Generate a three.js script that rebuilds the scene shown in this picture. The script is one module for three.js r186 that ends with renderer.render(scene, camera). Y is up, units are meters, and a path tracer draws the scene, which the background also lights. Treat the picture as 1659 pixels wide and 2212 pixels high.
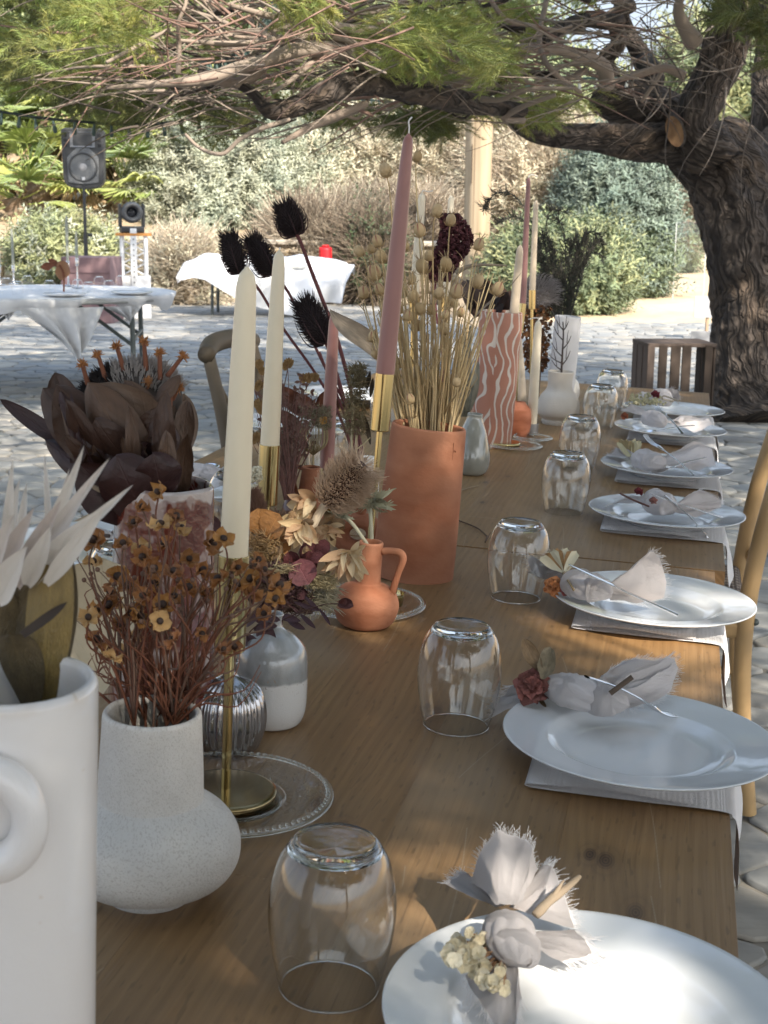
import * as THREE from 'three';
import { mergeGeometries, mergeVertices } from 'three/addons/utils/BufferGeometryUtils.js';
import { RoundedBoxGeometry } from 'three/addons/geometries/RoundedBoxGeometry.js';
import { FontLoader } from 'three/addons/loaders/FontLoader.js';
import { TextGeometry } from 'three/addons/geometries/TextGeometry.js';

// ---------------------------------------------------------------- camera, sky, sun, exposure
const scene = new THREE.Scene();
const V = (x, y, z) => new THREE.Vector3(x, y, z);
const FOC = 3100, CX = 829.5, CY = 1106;              // measured on a 1659 x 2212 copy of the photograph
const HC = 1.335;                                     // camera height
const camera = new THREE.PerspectiveCamera(2 * Math.atan(CY / FOC) * 180 / Math.PI, 0.75, 0.05, 400);
camera.position.set(0, HC, 0);
camera.rotation.order = 'YXZ';
camera.rotation.set(-12.0 * Math.PI / 180, 0, 0.7 * Math.PI / 180);
camera.focus = 1.9; camera.userData.fStop = 20;
camera.updateMatrixWorld(true);
scene.add(camera);
const renderer = new THREE.WebGLRenderer({ antialias: true });
renderer.toneMapping = THREE.LinearToneMapping;
renderer.toneMappingExposure = 2.8;
const SKY = 1.0;
renderer.shadowMap.enabled = true;
const SUN_EL = 38 * Math.PI / 180, SUN_AZ = 30 * Math.PI / 180;      // behind the camera, to its right
const sunDir = V(Math.sin(SUN_AZ) * Math.cos(SUN_EL), Math.sin(SUN_EL), Math.cos(SUN_AZ) * Math.cos(SUN_EL));
{ // clear, slightly hazy morning sky: paler towards the horizon and towards the sun
  const w = 512, h = 256, d = new Float32Array(w * h * 4);
  for (let y = 0; y < h; y++) for (let x = 0; x < w; x++) {
    const el = ((y + 0.5) / h - 0.5) * Math.PI, az = ((x + 0.5) / w - 0.5) * 2 * Math.PI, v = [Math.cos(az) * Math.cos(el), Math.sin(el), Math.sin(az) * Math.cos(el)];
    const cs = Math.max(-1, Math.min(1, v[0] * sunDir.x + v[1] * sunDir.y + v[2] * sunDir.z)), up = Math.max(0, v[1]), t = Math.pow(1 - up, 2.2), glow = 0.55 + 0.45 * cs, aure = Math.exp((cs - 1) * 7), i = (y * w + x) * 4;
    const zen = [0.20, 0.28, 0.42], hor = [0.41, 0.455, 0.50];
    for (let k = 0; k < 3; k++) d[i + k] = SKY * (zen[k] + (hor[k] - zen[k]) * t) * (0.8 + 0.7 * glow * glow) + SKY * aure * [1.25, 1.12, 0.92][k];
    d[i + 3] = 1;
  }
  const t = new THREE.DataTexture(d, w, h, THREE.RGBAFormat, THREE.FloatType); t.mapping = THREE.EquirectangularReflectionMapping; t.magFilter = t.minFilter = THREE.LinearFilter; t.needsUpdate = true;
  scene.background = t; scene.environment = t;
}
const sun = new THREE.DirectionalLight(new THREE.Color(1.0, 0.91, 0.79), 3.6);
sun.name = 'sun'; sun.position.copy(sunDir).multiplyScalar(40); sun.castShadow = true;
sun.shadow.camera.left = -20; sun.shadow.camera.right = 20; sun.shadow.camera.top = 20; sun.shadow.camera.bottom = -20; sun.shadow.camera.far = 120;
sun.shadow.mapSize.set(4096, 4096);
scene.add(sun, sun.target);

// ---------------------------------------------------------------- small tools
function rng(seed) { let a = seed >>> 0; return () => { a |= 0; a = a + 0x6D2B79F5 | 0; let t = Math.imul(a ^ a >>> 15, 1 | a); t = t + Math.imul(t ^ t >>> 7, 61 | t) ^ t; return ((t ^ t >>> 14) >>> 0) / 4294967296; }; }
let R = rng(7);
const rr = (a, b) => a + (b - a) * R();
const pick = (l) => l[Math.floor(R() * l.length)];
const lerp = THREE.MathUtils.lerp, clamp = THREE.MathUtils.clamp;
const smooth = (x, a, b) => { const t = clamp((x - a) / (b - a), 0, 1); return t * t * (3 - 2 * t); };
// rays through the photograph, used to measure where things stand
function ray(px, py) { return V((px - CX) / FOC, -(py - CY) / FOC, -1).applyQuaternion(camera.quaternion); }
const W = (px, py, z) => ray(px, py).multiplyScalar(z).add(camera.position);
function depthOf(p) { return -p.clone().sub(camera.position).applyQuaternion(camera.quaternion.clone().invert()).z; }
function G(px, py, y = 0) { const d = ray(px, py); return d.multiplyScalar((y - HC) / d.y).add(camera.position); }
// the dining tables stand on sloping ground: their tops share one slightly tilted plane
const qTilt0 = new THREE.Quaternion().setFromEuler(new THREE.Euler(-12.2 * Math.PI / 180, 0, 3.0 * Math.PI / 180, 'YXZ')).invert();
const NT = V(0, 1, 0).applyQuaternion(qTilt0).applyQuaternion(camera.quaternion).normalize();
const TD = 0.583;
function T(px, py, h = 0) { const d = ray(px, py); return d.multiplyScalar(-(TD - h) / d.dot(NT)).add(camera.position); }
const AX = T(1530, 850).sub(T(1640, 2080)).normalize();           // along the table, away from the camera
const RX = AX.clone().cross(NT).normalize();                      // across it, to the right
const qTable = new THREE.Quaternion().setFromRotationMatrix(new THREE.Matrix4().makeBasis(RX, NT, AX.clone().negate()));
const O_T = camera.position.clone().addScaledVector(NT, -TD);
const tab = (along, lat, h = 0) => O_T.clone().addScaledVector(AX, along).addScaledVector(RX, lat).addScaledVector(NT, h);
const tabOf = (p) => { const d = p.clone().sub(O_T); return [d.dot(AX), d.dot(RX), d.dot(NT)]; };
function hAt(B, py, n = NT) {                                     // height along n above B that is seen at picture row py
  const qi = camera.quaternion.clone().invert();
  const c = B.clone().sub(camera.position).applyQuaternion(qi), u = n.clone().applyQuaternion(qi), k = (CY - py) / FOC;
  return (k * -c.z - c.y) / (u.y + k * u.z);
}
const names = {};
function numbered(n) { const k = names[n] = (names[n] ?? -1) + 1; return k ? n + '_' + String(k).padStart(3, '0') : n; }
function tag(o, label, category, group, kind) { if (label) o.userData.label = label; if (category) o.userData.category = category; if (group) o.userData.group = group; if (kind) o.userData.kind = kind; return o; }
function thing(name, label, category, pos, q, group) {
  const o = new THREE.Group(); o.name = numbered(name); tag(o, label, category, group, 'thing');
  if (pos) o.position.copy(pos); if (q) o.quaternion.copy(q); o.updateMatrixWorld(true); scene.add(o); return o;
}
function part(parent, name, geo, material, kind) {
  const m = new THREE.Mesh(geo, material); m.name = name; m.castShadow = m.receiveShadow = true;
  if (kind) m.userData.kind = kind; parent.add(m); return m;
}
function solo(name, label, category, geo, material, pos, q, group) {
  const m = new THREE.Mesh(geo, material); m.name = numbered(name); m.castShadow = m.receiveShadow = true; tag(m, label, category, group, category ? 'thing' : undefined);
  if (pos) m.position.copy(pos); if (q) m.quaternion.copy(q); scene.add(m); return m;
}
function struct(name, geo, material, pos) { const m = solo(name, null, null, geo, material, pos); m.userData.kind = 'structure'; return m; }
function copyOf(src, label, pos, q, group) { const c = src.clone(); c.name = numbered(src.name.replace(/_\d{3}$/, '')); c.userData = { ...src.userData }; if (label) c.userData.label = label; if (group) c.userData.group = group; if (pos) c.position.copy(pos); if (q) c.quaternion.copy(q); scene.add(c); return c; }
const yaw = (a) => new THREE.Quaternion().setFromAxisAngle(V(0, 1, 0), a);
const qT = (a = 0) => qTable.clone().multiply(yaw(a));
const inst = (parent, name, geo, material, mats, cols, kind = 'stuff') => {
  const m = new THREE.InstancedMesh(geo, material, mats.length); m.name = name; m.castShadow = m.receiveShadow = true; m.userData.kind = kind;
  mats.forEach((x, i) => m.setMatrixAt(i, x)); if (cols) cols.forEach((c, i) => m.setColorAt(i, c)); parent.add(m); return m;
};
function merge(list) {
  list = list.filter(Boolean).map((g) => {
    const n = g.index ? g.toNonIndexed() : g.clone();
    for (const k of Object.keys(n.attributes)) if (!['position', 'normal', 'uv'].includes(k)) n.deleteAttribute(k);
    if (!n.attributes.normal) n.computeVertexNormals();
    if (!n.attributes.uv) n.setAttribute('uv', new THREE.BufferAttribute(new Float32Array(n.attributes.position.count * 2), 2));
    return n;
  });
  return mergeGeometries(list);
}
const at = (g, pos, q, s) => { const m = new THREE.Matrix4().compose(pos, q ?? new THREE.Quaternion(), s ? (s.isVector3 ? s : V(s, s, s)) : V(1, 1, 1)); return g.clone().applyMatrix4(m); };
const local = (g, o) => { o.updateMatrixWorld(true); return g.clone().applyMatrix4(o.matrixWorld.clone().invert()); };   // world-space geometry into a thing's own axes
const box = (w, h, d, r = 0.003, s = 1) => new RoundedBoxGeometry(w, h, d, s, Math.min(r, w / 2.1, h / 2.1, d / 2.1));
const lathe = (pts, seg = 48) => { const g = new THREE.LatheGeometry(pts.map((p) => new THREE.Vector2(Math.max(p[0], 0), p[1])), seg); return g; };
const qTo = (dir, from = V(0, 1, 0)) => new THREE.Quaternion().setFromUnitVectors(from, dir.clone().normalize());
// a tube through points with a radius at each; rough(n, angle, along) roughens it
function tube(pts, rad, seg = 8, steps = 4, rough = null, cap = true) {
  const curve = new THREE.CatmullRomCurve3(pts, false, 'centripetal'), n = (pts.length - 1) * steps;
  const P = [], N = [], rs = [];
  for (let i = 0; i <= n; i++) { const t = i / n; P.push(curve.getPoint(t)); const f = t * (pts.length - 1), k = Math.min(Math.floor(f), pts.length - 2); rs.push(Array.isArray(rad) ? lerp(rad[k], rad[k + 1], f - k) : rad); }
  let up = Math.abs(P[1].clone().sub(P[0]).normalize().y) > 0.9 ? V(1, 0, 0) : V(0, 1, 0);
  const pos = [], uv = [], idx = []; let len = 0;
  for (let i = 0; i <= n; i++) {
    const tan = P[Math.min(i + 1, n)].clone().sub(P[Math.max(i - 1, 0)]).normalize();
    const side = tan.clone().cross(up).normalize(); up = side.clone().cross(tan).normalize();
    if (i) len += P[i].distanceTo(P[i - 1]);
    for (let j = 0; j <= seg; j++) {
      const a = j / seg * Math.PI * 2, r = rs[i] * (rough ? rough(len, a % (Math.PI * 2), rs[i]) : 1);
      const p = P[i].clone().addScaledVector(side, Math.cos(a) * r).addScaledVector(up, Math.sin(a) * r);
      pos.push(p.x, p.y, p.z); uv.push(j / seg * Math.max(rs[i], 0.004) * 6.283, len);
    }
  }
  for (let i = 0; i < n; i++) for (let j = 0; j < seg; j++) { const a = i * (seg + 1) + j, b = a + seg + 1; idx.push(a, b, a + 1, a + 1, b, b + 1); }
  if (cap) for (const [i, f] of [[0, 0], [n, 1]]) { const c = pos.length / 3; pos.push(P[i].x, P[i].y, P[i].z); uv.push(0.01, 0.01); for (let j = 0; j < seg; j++) { const a = i * (seg + 1) + j; f ? idx.push(a, c, a + 1) : idx.push(a, a + 1, c); } }
  const g = new THREE.BufferGeometry(); g.setAttribute('position', new THREE.Float32BufferAttribute(pos, 3)); g.setAttribute('uv', new THREE.Float32BufferAttribute(uv, 2)); g.setIndex(idx); g.computeVertexNormals();
  // join the normals along the seam
  const nn = g.attributes.normal; for (let i = 0; i <= n; i++) { const a = i * (seg + 1), b = a + seg; const v = V().fromBufferAttribute(nn, a).add(V().fromBufferAttribute(nn, b)).normalize(); nn.setXYZ(a, v.x, v.y, v.z); nn.setXYZ(b, v.x, v.y, v.z); }
  return g;
}
// a sheet given by f(u, v) -> Vector3
function sheet(f, nu, nv) {
  const pos = [], uv = [], idx = [];
  for (let i = 0; i <= nu; i++) for (let j = 0; j <= nv; j++) { const p = f(i / nu, j / nv); pos.push(p.x, p.y, p.z); uv.push(j / nv, i / nu); }
  for (let i = 0; i < nu; i++) for (let j = 0; j < nv; j++) { const a = i * (nv + 1) + j, b = a + nv + 1; idx.push(a, b, a + 1, a + 1, b, b + 1); }
  const g = new THREE.BufferGeometry(); g.setAttribute('position', new THREE.Float32BufferAttribute(pos, 3)); g.setAttribute('uv', new THREE.Float32BufferAttribute(uv, 2)); g.setIndex(idx); g.computeVertexNormals(); return g;
}
// a leaf or petal from p0 to p1, face towards n; cup bends it across, bow along, wave ripples its edge
function leaf(p0, p1, w, n, { cup = 0.3, bow = 0.1, tip = 1, base = 0.25, wave = 0, nu = 8, nv = 4, widest = 0.45, twist = 0, seed = 0 } = {}) {
  const d = p1.clone().sub(p0), L = d.length(); d.normalize();
  const side = d.clone().cross(n).normalize(), f = side.clone().cross(d).normalize();
  return sheet((u, v) => {
    let s = u < widest ? lerp(base, 1, Math.sin(u / widest * Math.PI / 2)) : Math.pow(Math.max(0, Math.cos((u - widest) / (1 - widest) * Math.PI / 2)), 0.55 * tip) ;
    const x = (v - 0.5) * 2, tw = twist * u, sx = side.clone().multiplyScalar(Math.cos(tw)).addScaledVector(f, Math.sin(tw)), fx = f.clone().multiplyScalar(Math.cos(tw)).addScaledVector(side, -Math.sin(tw));
    const e = wave * Math.sin(u * 9 + seed * 3 + (x > 0 ? 1.7 : 0)) * Math.abs(x) * w * 0.5;
    return p0.clone().addScaledVector(d, u * L).addScaledVector(sx, x * s * w / 2).addScaledVector(fx, cup * w * 0.5 * s * x * x * 1.0 + bow * L * Math.sin(u * Math.PI) * -1 + e);
  }, nu, nv);
}
// ---------------------------------------------------------------- noise and textures
const perm = new Uint8Array(512); { const q = rng(11); const p = [...Array(256).keys()]; for (let i = 255; i > 0; i--) { const j = Math.floor(q() * (i + 1)); [p[i], p[j]] = [p[j], p[i]]; } for (let i = 0; i < 512; i++) perm[i] = p[i & 255]; }
const h2 = (x, y) => perm[(perm[x & 255] + y) & 255] / 255;
function vn(x, y, px = 256, py = 256) {             // value noise, period px, py
  const xi = Math.floor(x), yi = Math.floor(y), fx = x - xi, fy = y - yi, u = fx * fx * (3 - 2 * fx), v = fy * fy * (3 - 2 * fy);
  const m = (a, b) => ((a % b) + b) % b, a = m(xi, px), b = m(xi + 1, px), c = m(yi, py), d = m(yi + 1, py);
  return lerp(lerp(h2(a, c), h2(b, c), u), lerp(h2(a, d), h2(b, d), u), v);
}
function fbm(x, y, o = 4, px = 256, py = 256) { let s = 0, a = 0.5, t = 0; for (let i = 0; i < o; i++) { s += a * vn(x, y, px, py); t += a; x *= 2; y *= 2; px *= 2; py *= 2; a *= 0.5; if (px > 256) px = 256; if (py > 256) py = 256; } return s / t; }
const toS = (c) => { c = clamp(c, 0, 1); return 255 * (c <= 0.0031308 ? c * 12.92 : 1.055 * Math.pow(c, 1 / 2.4) - 0.055); };
function tex(w, h, f, srgb = true) {
  const d = new Uint8Array(w * h * 4);
  for (let y = 0; y < h; y++) for (let x = 0; x < w; x++) { const c = f(x / w, y / h), i = (y * w + x) * 4; for (let k = 0; k < 3; k++) d[i + k] = srgb ? toS(Array.isArray(c) ? c[k] : c) : 255 * clamp(Array.isArray(c) ? c[k] : c, 0, 1); d[i + 3] = 255; }
  const t = new THREE.DataTexture(d, w, h); t.wrapS = t.wrapT = THREE.RepeatWrapping; t.magFilter = THREE.LinearFilter; t.minFilter = THREE.LinearMipmapLinearFilter; t.generateMipmaps = true; if (srgb) t.colorSpace = THREE.SRGBColorSpace; t.needsUpdate = true; return t;
}
const rep = (t, x, y) => { const c = t.clone(); c.repeat.set(x, y); c.needsUpdate = true; return c; };
const mix3 = (a, b, t) => [0, 1, 2].map((k) => lerp(a[k], b[k], t));
const C = (r, g, b) => new THREE.Color().setRGB(r, g, b);
function mat(c, rough = 0.7, o = {}) { const P = ['transmission', 'clearcoat', 'sheen', 'thickness', 'ior', 'specularIntensity', 'iridescence', 'sheenColor'].some((k) => k in o); const m = new (P ? THREE.MeshPhysicalMaterial : THREE.MeshStandardMaterial)({ roughness: rough, side: THREE.DoubleSide, ...o }); if (c) m.color.setRGB(...c); return m; }
const uvScale = (g, sx, sy, ox = 0, oy = 0) => { const u = g.attributes.uv; for (let i = 0; i < u.count; i++) u.setXY(i, u.getX(i) * sx + ox, u.getY(i) * sy + oy); return g; };
const grainTex = tex(256, 256, (u, v) => 0.75 + 0.5 * (fbm(u * 16, v * 16, 5, 16, 16) - 0.5), false);     // soft mottling, for bump and roughness
const fineTex = tex(256, 256, (u, v) => fbm(u * 64, v * 64, 2, 64, 64), false);
const linenTex = tex(256, 256, (u, v) => 0.5 + 0.25 * Math.sin(u * 6.283 * 40 + 2 * vn(u * 16, v * 40, 16, 40)) * (0.6 + 0.8 * vn(u * 60, v * 12, 60, 12)) + 0.25 * Math.sin(v * 6.283 * 40 + 2 * vn(u * 40, v * 16, 40, 16)) * (0.6 + 0.8 * vn(u * 12, v * 60, 12, 60)), false);
// ---------------------------------------------------------------- ground, path, hill
const pathX = (Z) => 3.0 + (Z - 17.5) * 0.235;                       // middle line of the sandy path
function groundH(x, Z) {
  if (Z < 17) return -0.03;
  const rise = 0.035 * Math.max(0, Z - 18);
  const leftOf = pathX(Z) - 1.0 - x, rightOf = x - pathX(Z) - 1.1;
  let h = rise + 0.22 * Math.max(0, leftOf) * smooth(leftOf, 0, 2) + 0.15 * Math.max(0, rightOf);
  if (x < 0.8) h = Z > 20.4 ? lerp(rise + 0.3, 0.82 + 0.17 * (Z - 20.4), smooth(0.8 - x, 0, 0.6)) : -0.02;
  return Math.min(h, 7 + rise) - (Z < 17.6 && x > 0.8 ? 0.0 : 0);
}
{
  R = rng(21);
  const soilTex = tex(512, 512, (u, v) => { const n = fbm(u * 8, v * 8, 5, 8, 8), m = vn(u * 90, v * 90, 90, 90); return mix3(mix3([0.34, 0.25, 0.16], [0.46, 0.36, 0.24], n), [0.22, 0.16, 0.10], smooth(m, 0.72, 0.95) * 0.6); });
  const soil = mat([1, 1, 1], 0.95, { map: rep(soilTex, 0.5, 0.5), bumpMap: rep(soilTex, 0.5, 0.5), bumpScale: 0.02 });
  const xs = [], zs = [];
  for (let i = -60; i <= 60; i++) xs.push(Math.sign(i) * (Math.abs(i) * 0.25 + Math.pow(Math.max(0, Math.abs(i) - 40), 2.6) * 0.07));
  for (let i = 0; i <= 60; i++) zs.push(-40 + i * 0.95); zs.push(17.4, 17.8, 18.3, 18.8, 19.4, 20, 20.38, 20.42); for (let i = 0; i < 40; i++) zs.push(20.9 + i * 0.6 + Math.pow(Math.max(0, i - 25), 2.3) * 0.4);
  const g = sheet((u, v) => { const x = xs[Math.round(u * (xs.length - 1))], Z = zs[Math.round(v * (zs.length - 1))]; return V(x, groundH(x, Z) + 0.05 * (fbm(x * 1.3 + 50, Z * 1.3 + 50, 3) - 0.5) * smooth(Z, 17, 18), -Z); }, xs.length - 1, zs.length - 1);
  const p = g.attributes.position, uv = g.attributes.uv; for (let i = 0; i < p.count; i++) uv.setXY(i, p.getX(i), p.getZ(i));
  struct('ground', g, soil);
  // sandy path running up to the right
  const sand = mat([1, 1, 1], 0.95, { map: tex(256, 256, (u, v) => mix3([0.46, 0.35, 0.22], [0.62, 0.50, 0.34], fbm(u * 6, v * 6, 5, 6, 6))), bumpMap: grainTex, bumpScale: 0.03 });
  const pg = sheet((u, v) => { const Z = 17.15 + u * 36, x = pathX(Z) + (v - 0.5) * (2.3 + 0.3 * Math.sin(Z)) + 0.2 * Math.sin(Z * 0.7); return V(x, Math.max(groundH(x, Z), 0) + 0.06 * fbm(x * 2, Z * 2, 3) * smooth(u, 0.004, 0.04) + 0.012 * smooth(u, 0.0, 0.01) + 0.006, -Z); }, 60, 10);
  uvScale(pg, 1, 14); struct('path', pg, sand);
}
// ---------------------------------------------------------------- stone patio: every flag cut as its own cell
{
  R = rng(5);
  const mortarTex = tex(256, 256, (u, v) => mix3([0.20, 0.185, 0.16], [0.30, 0.28, 0.245], fbm(u * 20, v * 20, 4, 20, 20)));
  const bed = sheet((u, v) => V(lerp(-9.5, 8, v), 0.0, -lerp(-8, 20.25, u)), 8, 8); uvScale(bed, 8, 14);
  const patio = struct('patio', bed, mat([1, 1, 1], 0.95, { map: mortarTex }));
  const flagTex = tex(512, 512, (u, v) => { const n = fbm(u * 5, v * 5, 6, 5, 5), s = fbm(u * 3, v * 24, 4, 3, 24); return 0.72 + 0.42 * (n - 0.5) + 0.22 * (s - 0.5); });
  const cols = [[0.34, 0.345, 0.335], [0.40, 0.39, 0.36], [0.30, 0.31, 0.31], [0.44, 0.41, 0.355], [0.36, 0.355, 0.335], [0.32, 0.31, 0.29]];
  const flagMats = cols.map((c) => mat(c, 0.75, { map: flagTex, bumpMap: flagTex, bumpScale: 0.008 }));
  const SX = 0.215, SZ = 0.135, nodes = new Map();
  const node = (i, j) => { const k = i + ',' + j; if (!nodes.has(k)) { const q = rng(i * 7919 + j * 104729 + 33); nodes.set(k, [(i + (j & 1) * 0.5 + (q() - 0.5) * 0.75) * SX, (j + (q() - 0.5) * 0.7) * SZ]); } return nodes.get(k); };
  const stones = [];
  for (let j = -15; j <= 149; j++) for (let i = -42; i <= 36; i++) {
    const c = node(i, j); if (c[1] < -2 || c[1] > 20.1) continue;
    const seen = c[1] > 2.2 && Math.abs(c[0]) < c[1] * 0.285 + 0.5;
    if (!seen && (c[1] > 20 || Math.abs(c[0]) > 0.3 * c[1] + 2.5)) { if (c[1] > 3 || Math.abs(c[0]) > 3) continue; }
    let poly = [[c[0] - 0.35, c[1] - 0.35], [c[0] + 0.35, c[1] - 0.35], [c[0] + 0.35, c[1] + 0.35], [c[0] - 0.35, c[1] + 0.35]];
    for (let dj = -3; dj <= 3; dj++) for (let di = -2; di <= 2; di++) {
      if (!di && !dj) continue; const o = node(i + di, j + dj), mx = (c[0] + o[0]) / 2, mz = (c[1] + o[1]) / 2, nx = o[0] - c[0], nz = o[1] - c[1], out = [];
      for (let k = 0; k < poly.length; k++) { const a = poly[k], b = poly[(k + 1) % poly.length], da = (a[0] - mx) * nx + (a[1] - mz) * nz, db = (b[0] - mx) * nx + (b[1] - mz) * nz; if (da <= 0) out.push(a); if ((da < 0 && db > 0) || (da > 0 && db < 0)) { const t = da / (da - db); out.push([a[0] + (b[0] - a[0]) * t, a[1] + (b[1] - a[1]) * t]); } }
      poly = out; if (!poly.length) break;
    }
    if (poly.length < 3) continue;
    const q = rng(i * 31 + j * 977 + 5), hh = 0.008 + q() * 0.01, tx = (q() - 0.5) * 0.02, tz = (q() - 0.5) * 0.02, gap = 0.004 + q() * 0.005;
    // soften corners: cut each one, then shrink towards the middle
    const cut = []; for (let k = 0; k < poly.length; k++) { const a = poly[k], b = poly[(k + 1) % poly.length]; cut.push([lerp(a[0], b[0], 0.16), lerp(a[1], b[1], 0.16)], [lerp(a[0], b[0], 0.84), lerp(a[1], b[1], 0.84)]); }
    const size = Math.sqrt(cut.reduce((s, p, k) => { const n = cut[(k + 1) % cut.length]; return s + (p[0] * n[1] - n[0] * p[1]) / 2; }, 0));
    if (!(size > 0.035)) continue;
    const ring = (inset, y) => cut.map((p) => { const dx = p[0] - c[0], dz = p[1] - c[1], l = Math.hypot(dx, dz), f = Math.max(0.3, 1 - inset / l); return [dx * f, y + dx * tx + dz * tz, -dz * f]; });
    const r0 = ring(gap, 0.001), r1 = ring(gap + 0.002, hh - 0.004), r2 = ring(gap + 0.009, hh), pos = [], uv = [], idx = [], n = cut.length;
    for (const r of [r0, r1, r2]) for (const p of r) { pos.push(...p); uv.push(p[0] * 1.4 + c[0], p[2] * 1.4 + c[1]); }
    pos.push(0, hh + 0.001, 0); uv.push(c[0], c[1]);
    for (let l = 0; l < 2; l++) for (let k = 0; k < n; k++) { const a = l * n + k, b = l * n + (k + 1) % n; idx.push(a, b, a + n, b, b + n, a + n); }
    for (let k = 0; k < n; k++) idx.push(2 * n + k, 2 * n + (k + 1) % n, 3 * n);
    const g = new THREE.BufferGeometry(); g.setAttribute('position', new THREE.Float32BufferAttribute(pos, 3)); g.setAttribute('uv', new THREE.Float32BufferAttribute(uv, 2)); g.setIndex(idx); g.computeVertexNormals();
    const pts = V(c[0], 0, -c[1]).sub(camera.position).applyQuaternion(camera.quaternion.clone().invert()), px = CX - pts.x / pts.z * FOC, py = CY + pts.y / pts.z * FOC;
    const inView = pts.z < 0 && px > -40 && px < 1700 && py > 400 && py < 2300 && !(px > 690 && px < 1560 && py > 840) && !(px > 420 && px < 1250 && py > 700 && py < 900 && false);
    stones.push({ g, c, hh, m: Math.floor(q() * 6), inView, d: c[1] });
  }
  const seen = stones.filter((s) => s.inView).sort((a, b) => a.d - b.d).slice(0, 298), set = new Set(seen);
  for (const s of seen) { const m = part(patio, 'paving_stone', s.g, flagMats[s.m]); m.position.set(s.c[0], 0, -s.c[1]); }
  const rest = cols.map(() => []); for (const s of stones) if (!set.has(s)) rest[s.m].push(at(s.g, V(s.c[0], 0, -s.c[1])));
  rest.forEach((l, k) => { if (l.length) part(patio, 'paving_stones', merge(l), flagMats[k], 'stuff'); });
}
// ---------------------------------------------------------------- retaining wall of rough stone blocks at the back
{
  R = rng(9);
  const wall = thing('stone_wall', 'low golden stone retaining wall along the back of the patio', 'wall', V(-2.6, 0, -20.4));
  const len = 7.2, hgt = 0.86, back = new THREE.BoxGeometry(len, hgt - 0.05, 0.3); back.translate(0, hgt / 2 - 0.03, 0);
  part(wall, 'mortar_core', back, mat([0.33, 0.27, 0.19], 0.95, { bumpMap: grainTex, bumpScale: 0.02 }));
  const stTex = tex(256, 256, (u, v) => 0.75 + 0.5 * (fbm(u * 6, v * 6, 5, 6, 6) - 0.5));
  const ms = [[0.52, 0.38, 0.22], [0.58, 0.45, 0.28], [0.46, 0.36, 0.24], [0.55, 0.47, 0.35], [0.42, 0.34, 0.25]].map((c) => mat(c, 0.9, { map: stTex, bumpMap: stTex, bumpScale: 0.02 }));
  for (let row = 0, y = 0; row < 5; row++) { const h = [0.17, 0.15, 0.16, 0.14, 0.15][row]; for (let x = -len / 2 + rr(0, 0.1); x < len / 2;) { const w = rr(0.16, 0.42); const g = box(w - 0.02, h - 0.018, 0.1, 0.03, 2), p = g.attributes.position; for (let i = 0; i < p.count; i++) p.setXYZ(i, p.getX(i) + 0.012 * (vn(p.getX(i) * 9 + x * 3 + 60, p.getY(i) * 9 + row * 5) - 0.5), p.getY(i) + 0.016 * (vn(p.getX(i) * 8 + x * 5 + 60, row * 3) - 0.5), p.getZ(i)); const m = part(wall, 'stone_block', g, pick(ms)); m.position.set(x + w / 2, y + h / 2, 0.13 + rr(-0.01, 0.02)); x += w; } y += h; }
  for (let x = -len / 2; x < len / 2;) { const w = rr(0.5, 0.9); const m = part(wall, 'coping_stone', box(w - 0.02, 0.07, 0.46, 0.02, 2), mat([0.55, 0.49, 0.40], 0.9, { map: stTex, bumpMap: stTex, bumpScale: 0.01 })); m.position.set(x + w / 2, hgt - 0.03 + rr(0, 0.012), 0.02); x += w; }
}
// ---------------------------------------------------------------- shrubs on the bank
function sprayGeo(n, L, w, spread, seed, bend = 0.2) {              // a twig set with small leaves
  const q = rng(seed), pos = [], idx = [];
  for (let i = 0; i < n; i++) {
    const t = 0.15 + 0.85 * i / n, a = i * 2.4 + q(), out = spread * (0.5 + q()), y = t * L, r = bend * L * t * t;
    const dx = Math.cos(a), dz = Math.sin(a), k = pos.length / 3, l = w * (1.6 + q() * 1.2), up = 0.5 + q() * 0.8;
    const bx = r + dx * 0.002, bz = dz * 0.002, sx = -dz * w * 0.5, sz = dx * w * 0.5;
    pos.push(bx, y, bz, bx + dx * out * 0.5 + sx, y + l * 0.5 * up, bz + dz * out * 0.5 + sz, bx + dx * out, y + l * up, bz + dz * out, bx + dx * out * 0.5 - sx, y + l * 0.5 * up, bz + dz * out * 0.5 - sz);
    idx.push(k, k + 1, k + 2, k, k + 2, k + 3);
  }
  const g = new THREE.BufferGeometry(); g.setAttribute('position', new THREE.Float32BufferAttribute(pos, 3)); g.setAttribute('uv', new THREE.Float32BufferAttribute(new Float32Array(pos.length / 3 * 2), 2)); g.setIndex(idx); g.computeVertexNormals(); return g;
}
const twigMat = mat([0.26, 0.21, 0.16], 0.9);
const leafW = (c, t = 0.25) => mat(c, 0.75, { transmission: t, thickness: 0, vertexColors: false });
const SPRAY = [sprayGeo(26, 0.34, 0.016, 0.05, 1), sprayGeo(22, 0.4, 0.014, 0.045, 2, 0.35), sprayGeo(16, 0.45, 0.006, 0.08, 3, 0.3)];
const strawGeo = (() => { const q = rng(8), l = []; for (let i = 0; i < 9; i++) { const a = q() * 6.28, s = 0.1 + q() * 0.3; l.push(tube([V(0, 0, 0), V(Math.cos(a) * s * 0.3, 0.16, Math.sin(a) * s * 0.3), V(Math.cos(a) * s, 0.26 + q() * 0.16, Math.sin(a) * s)], [0.006, 0.004, 0.0015], 3, 2, null, false)); } return merge(l); })();
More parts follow.
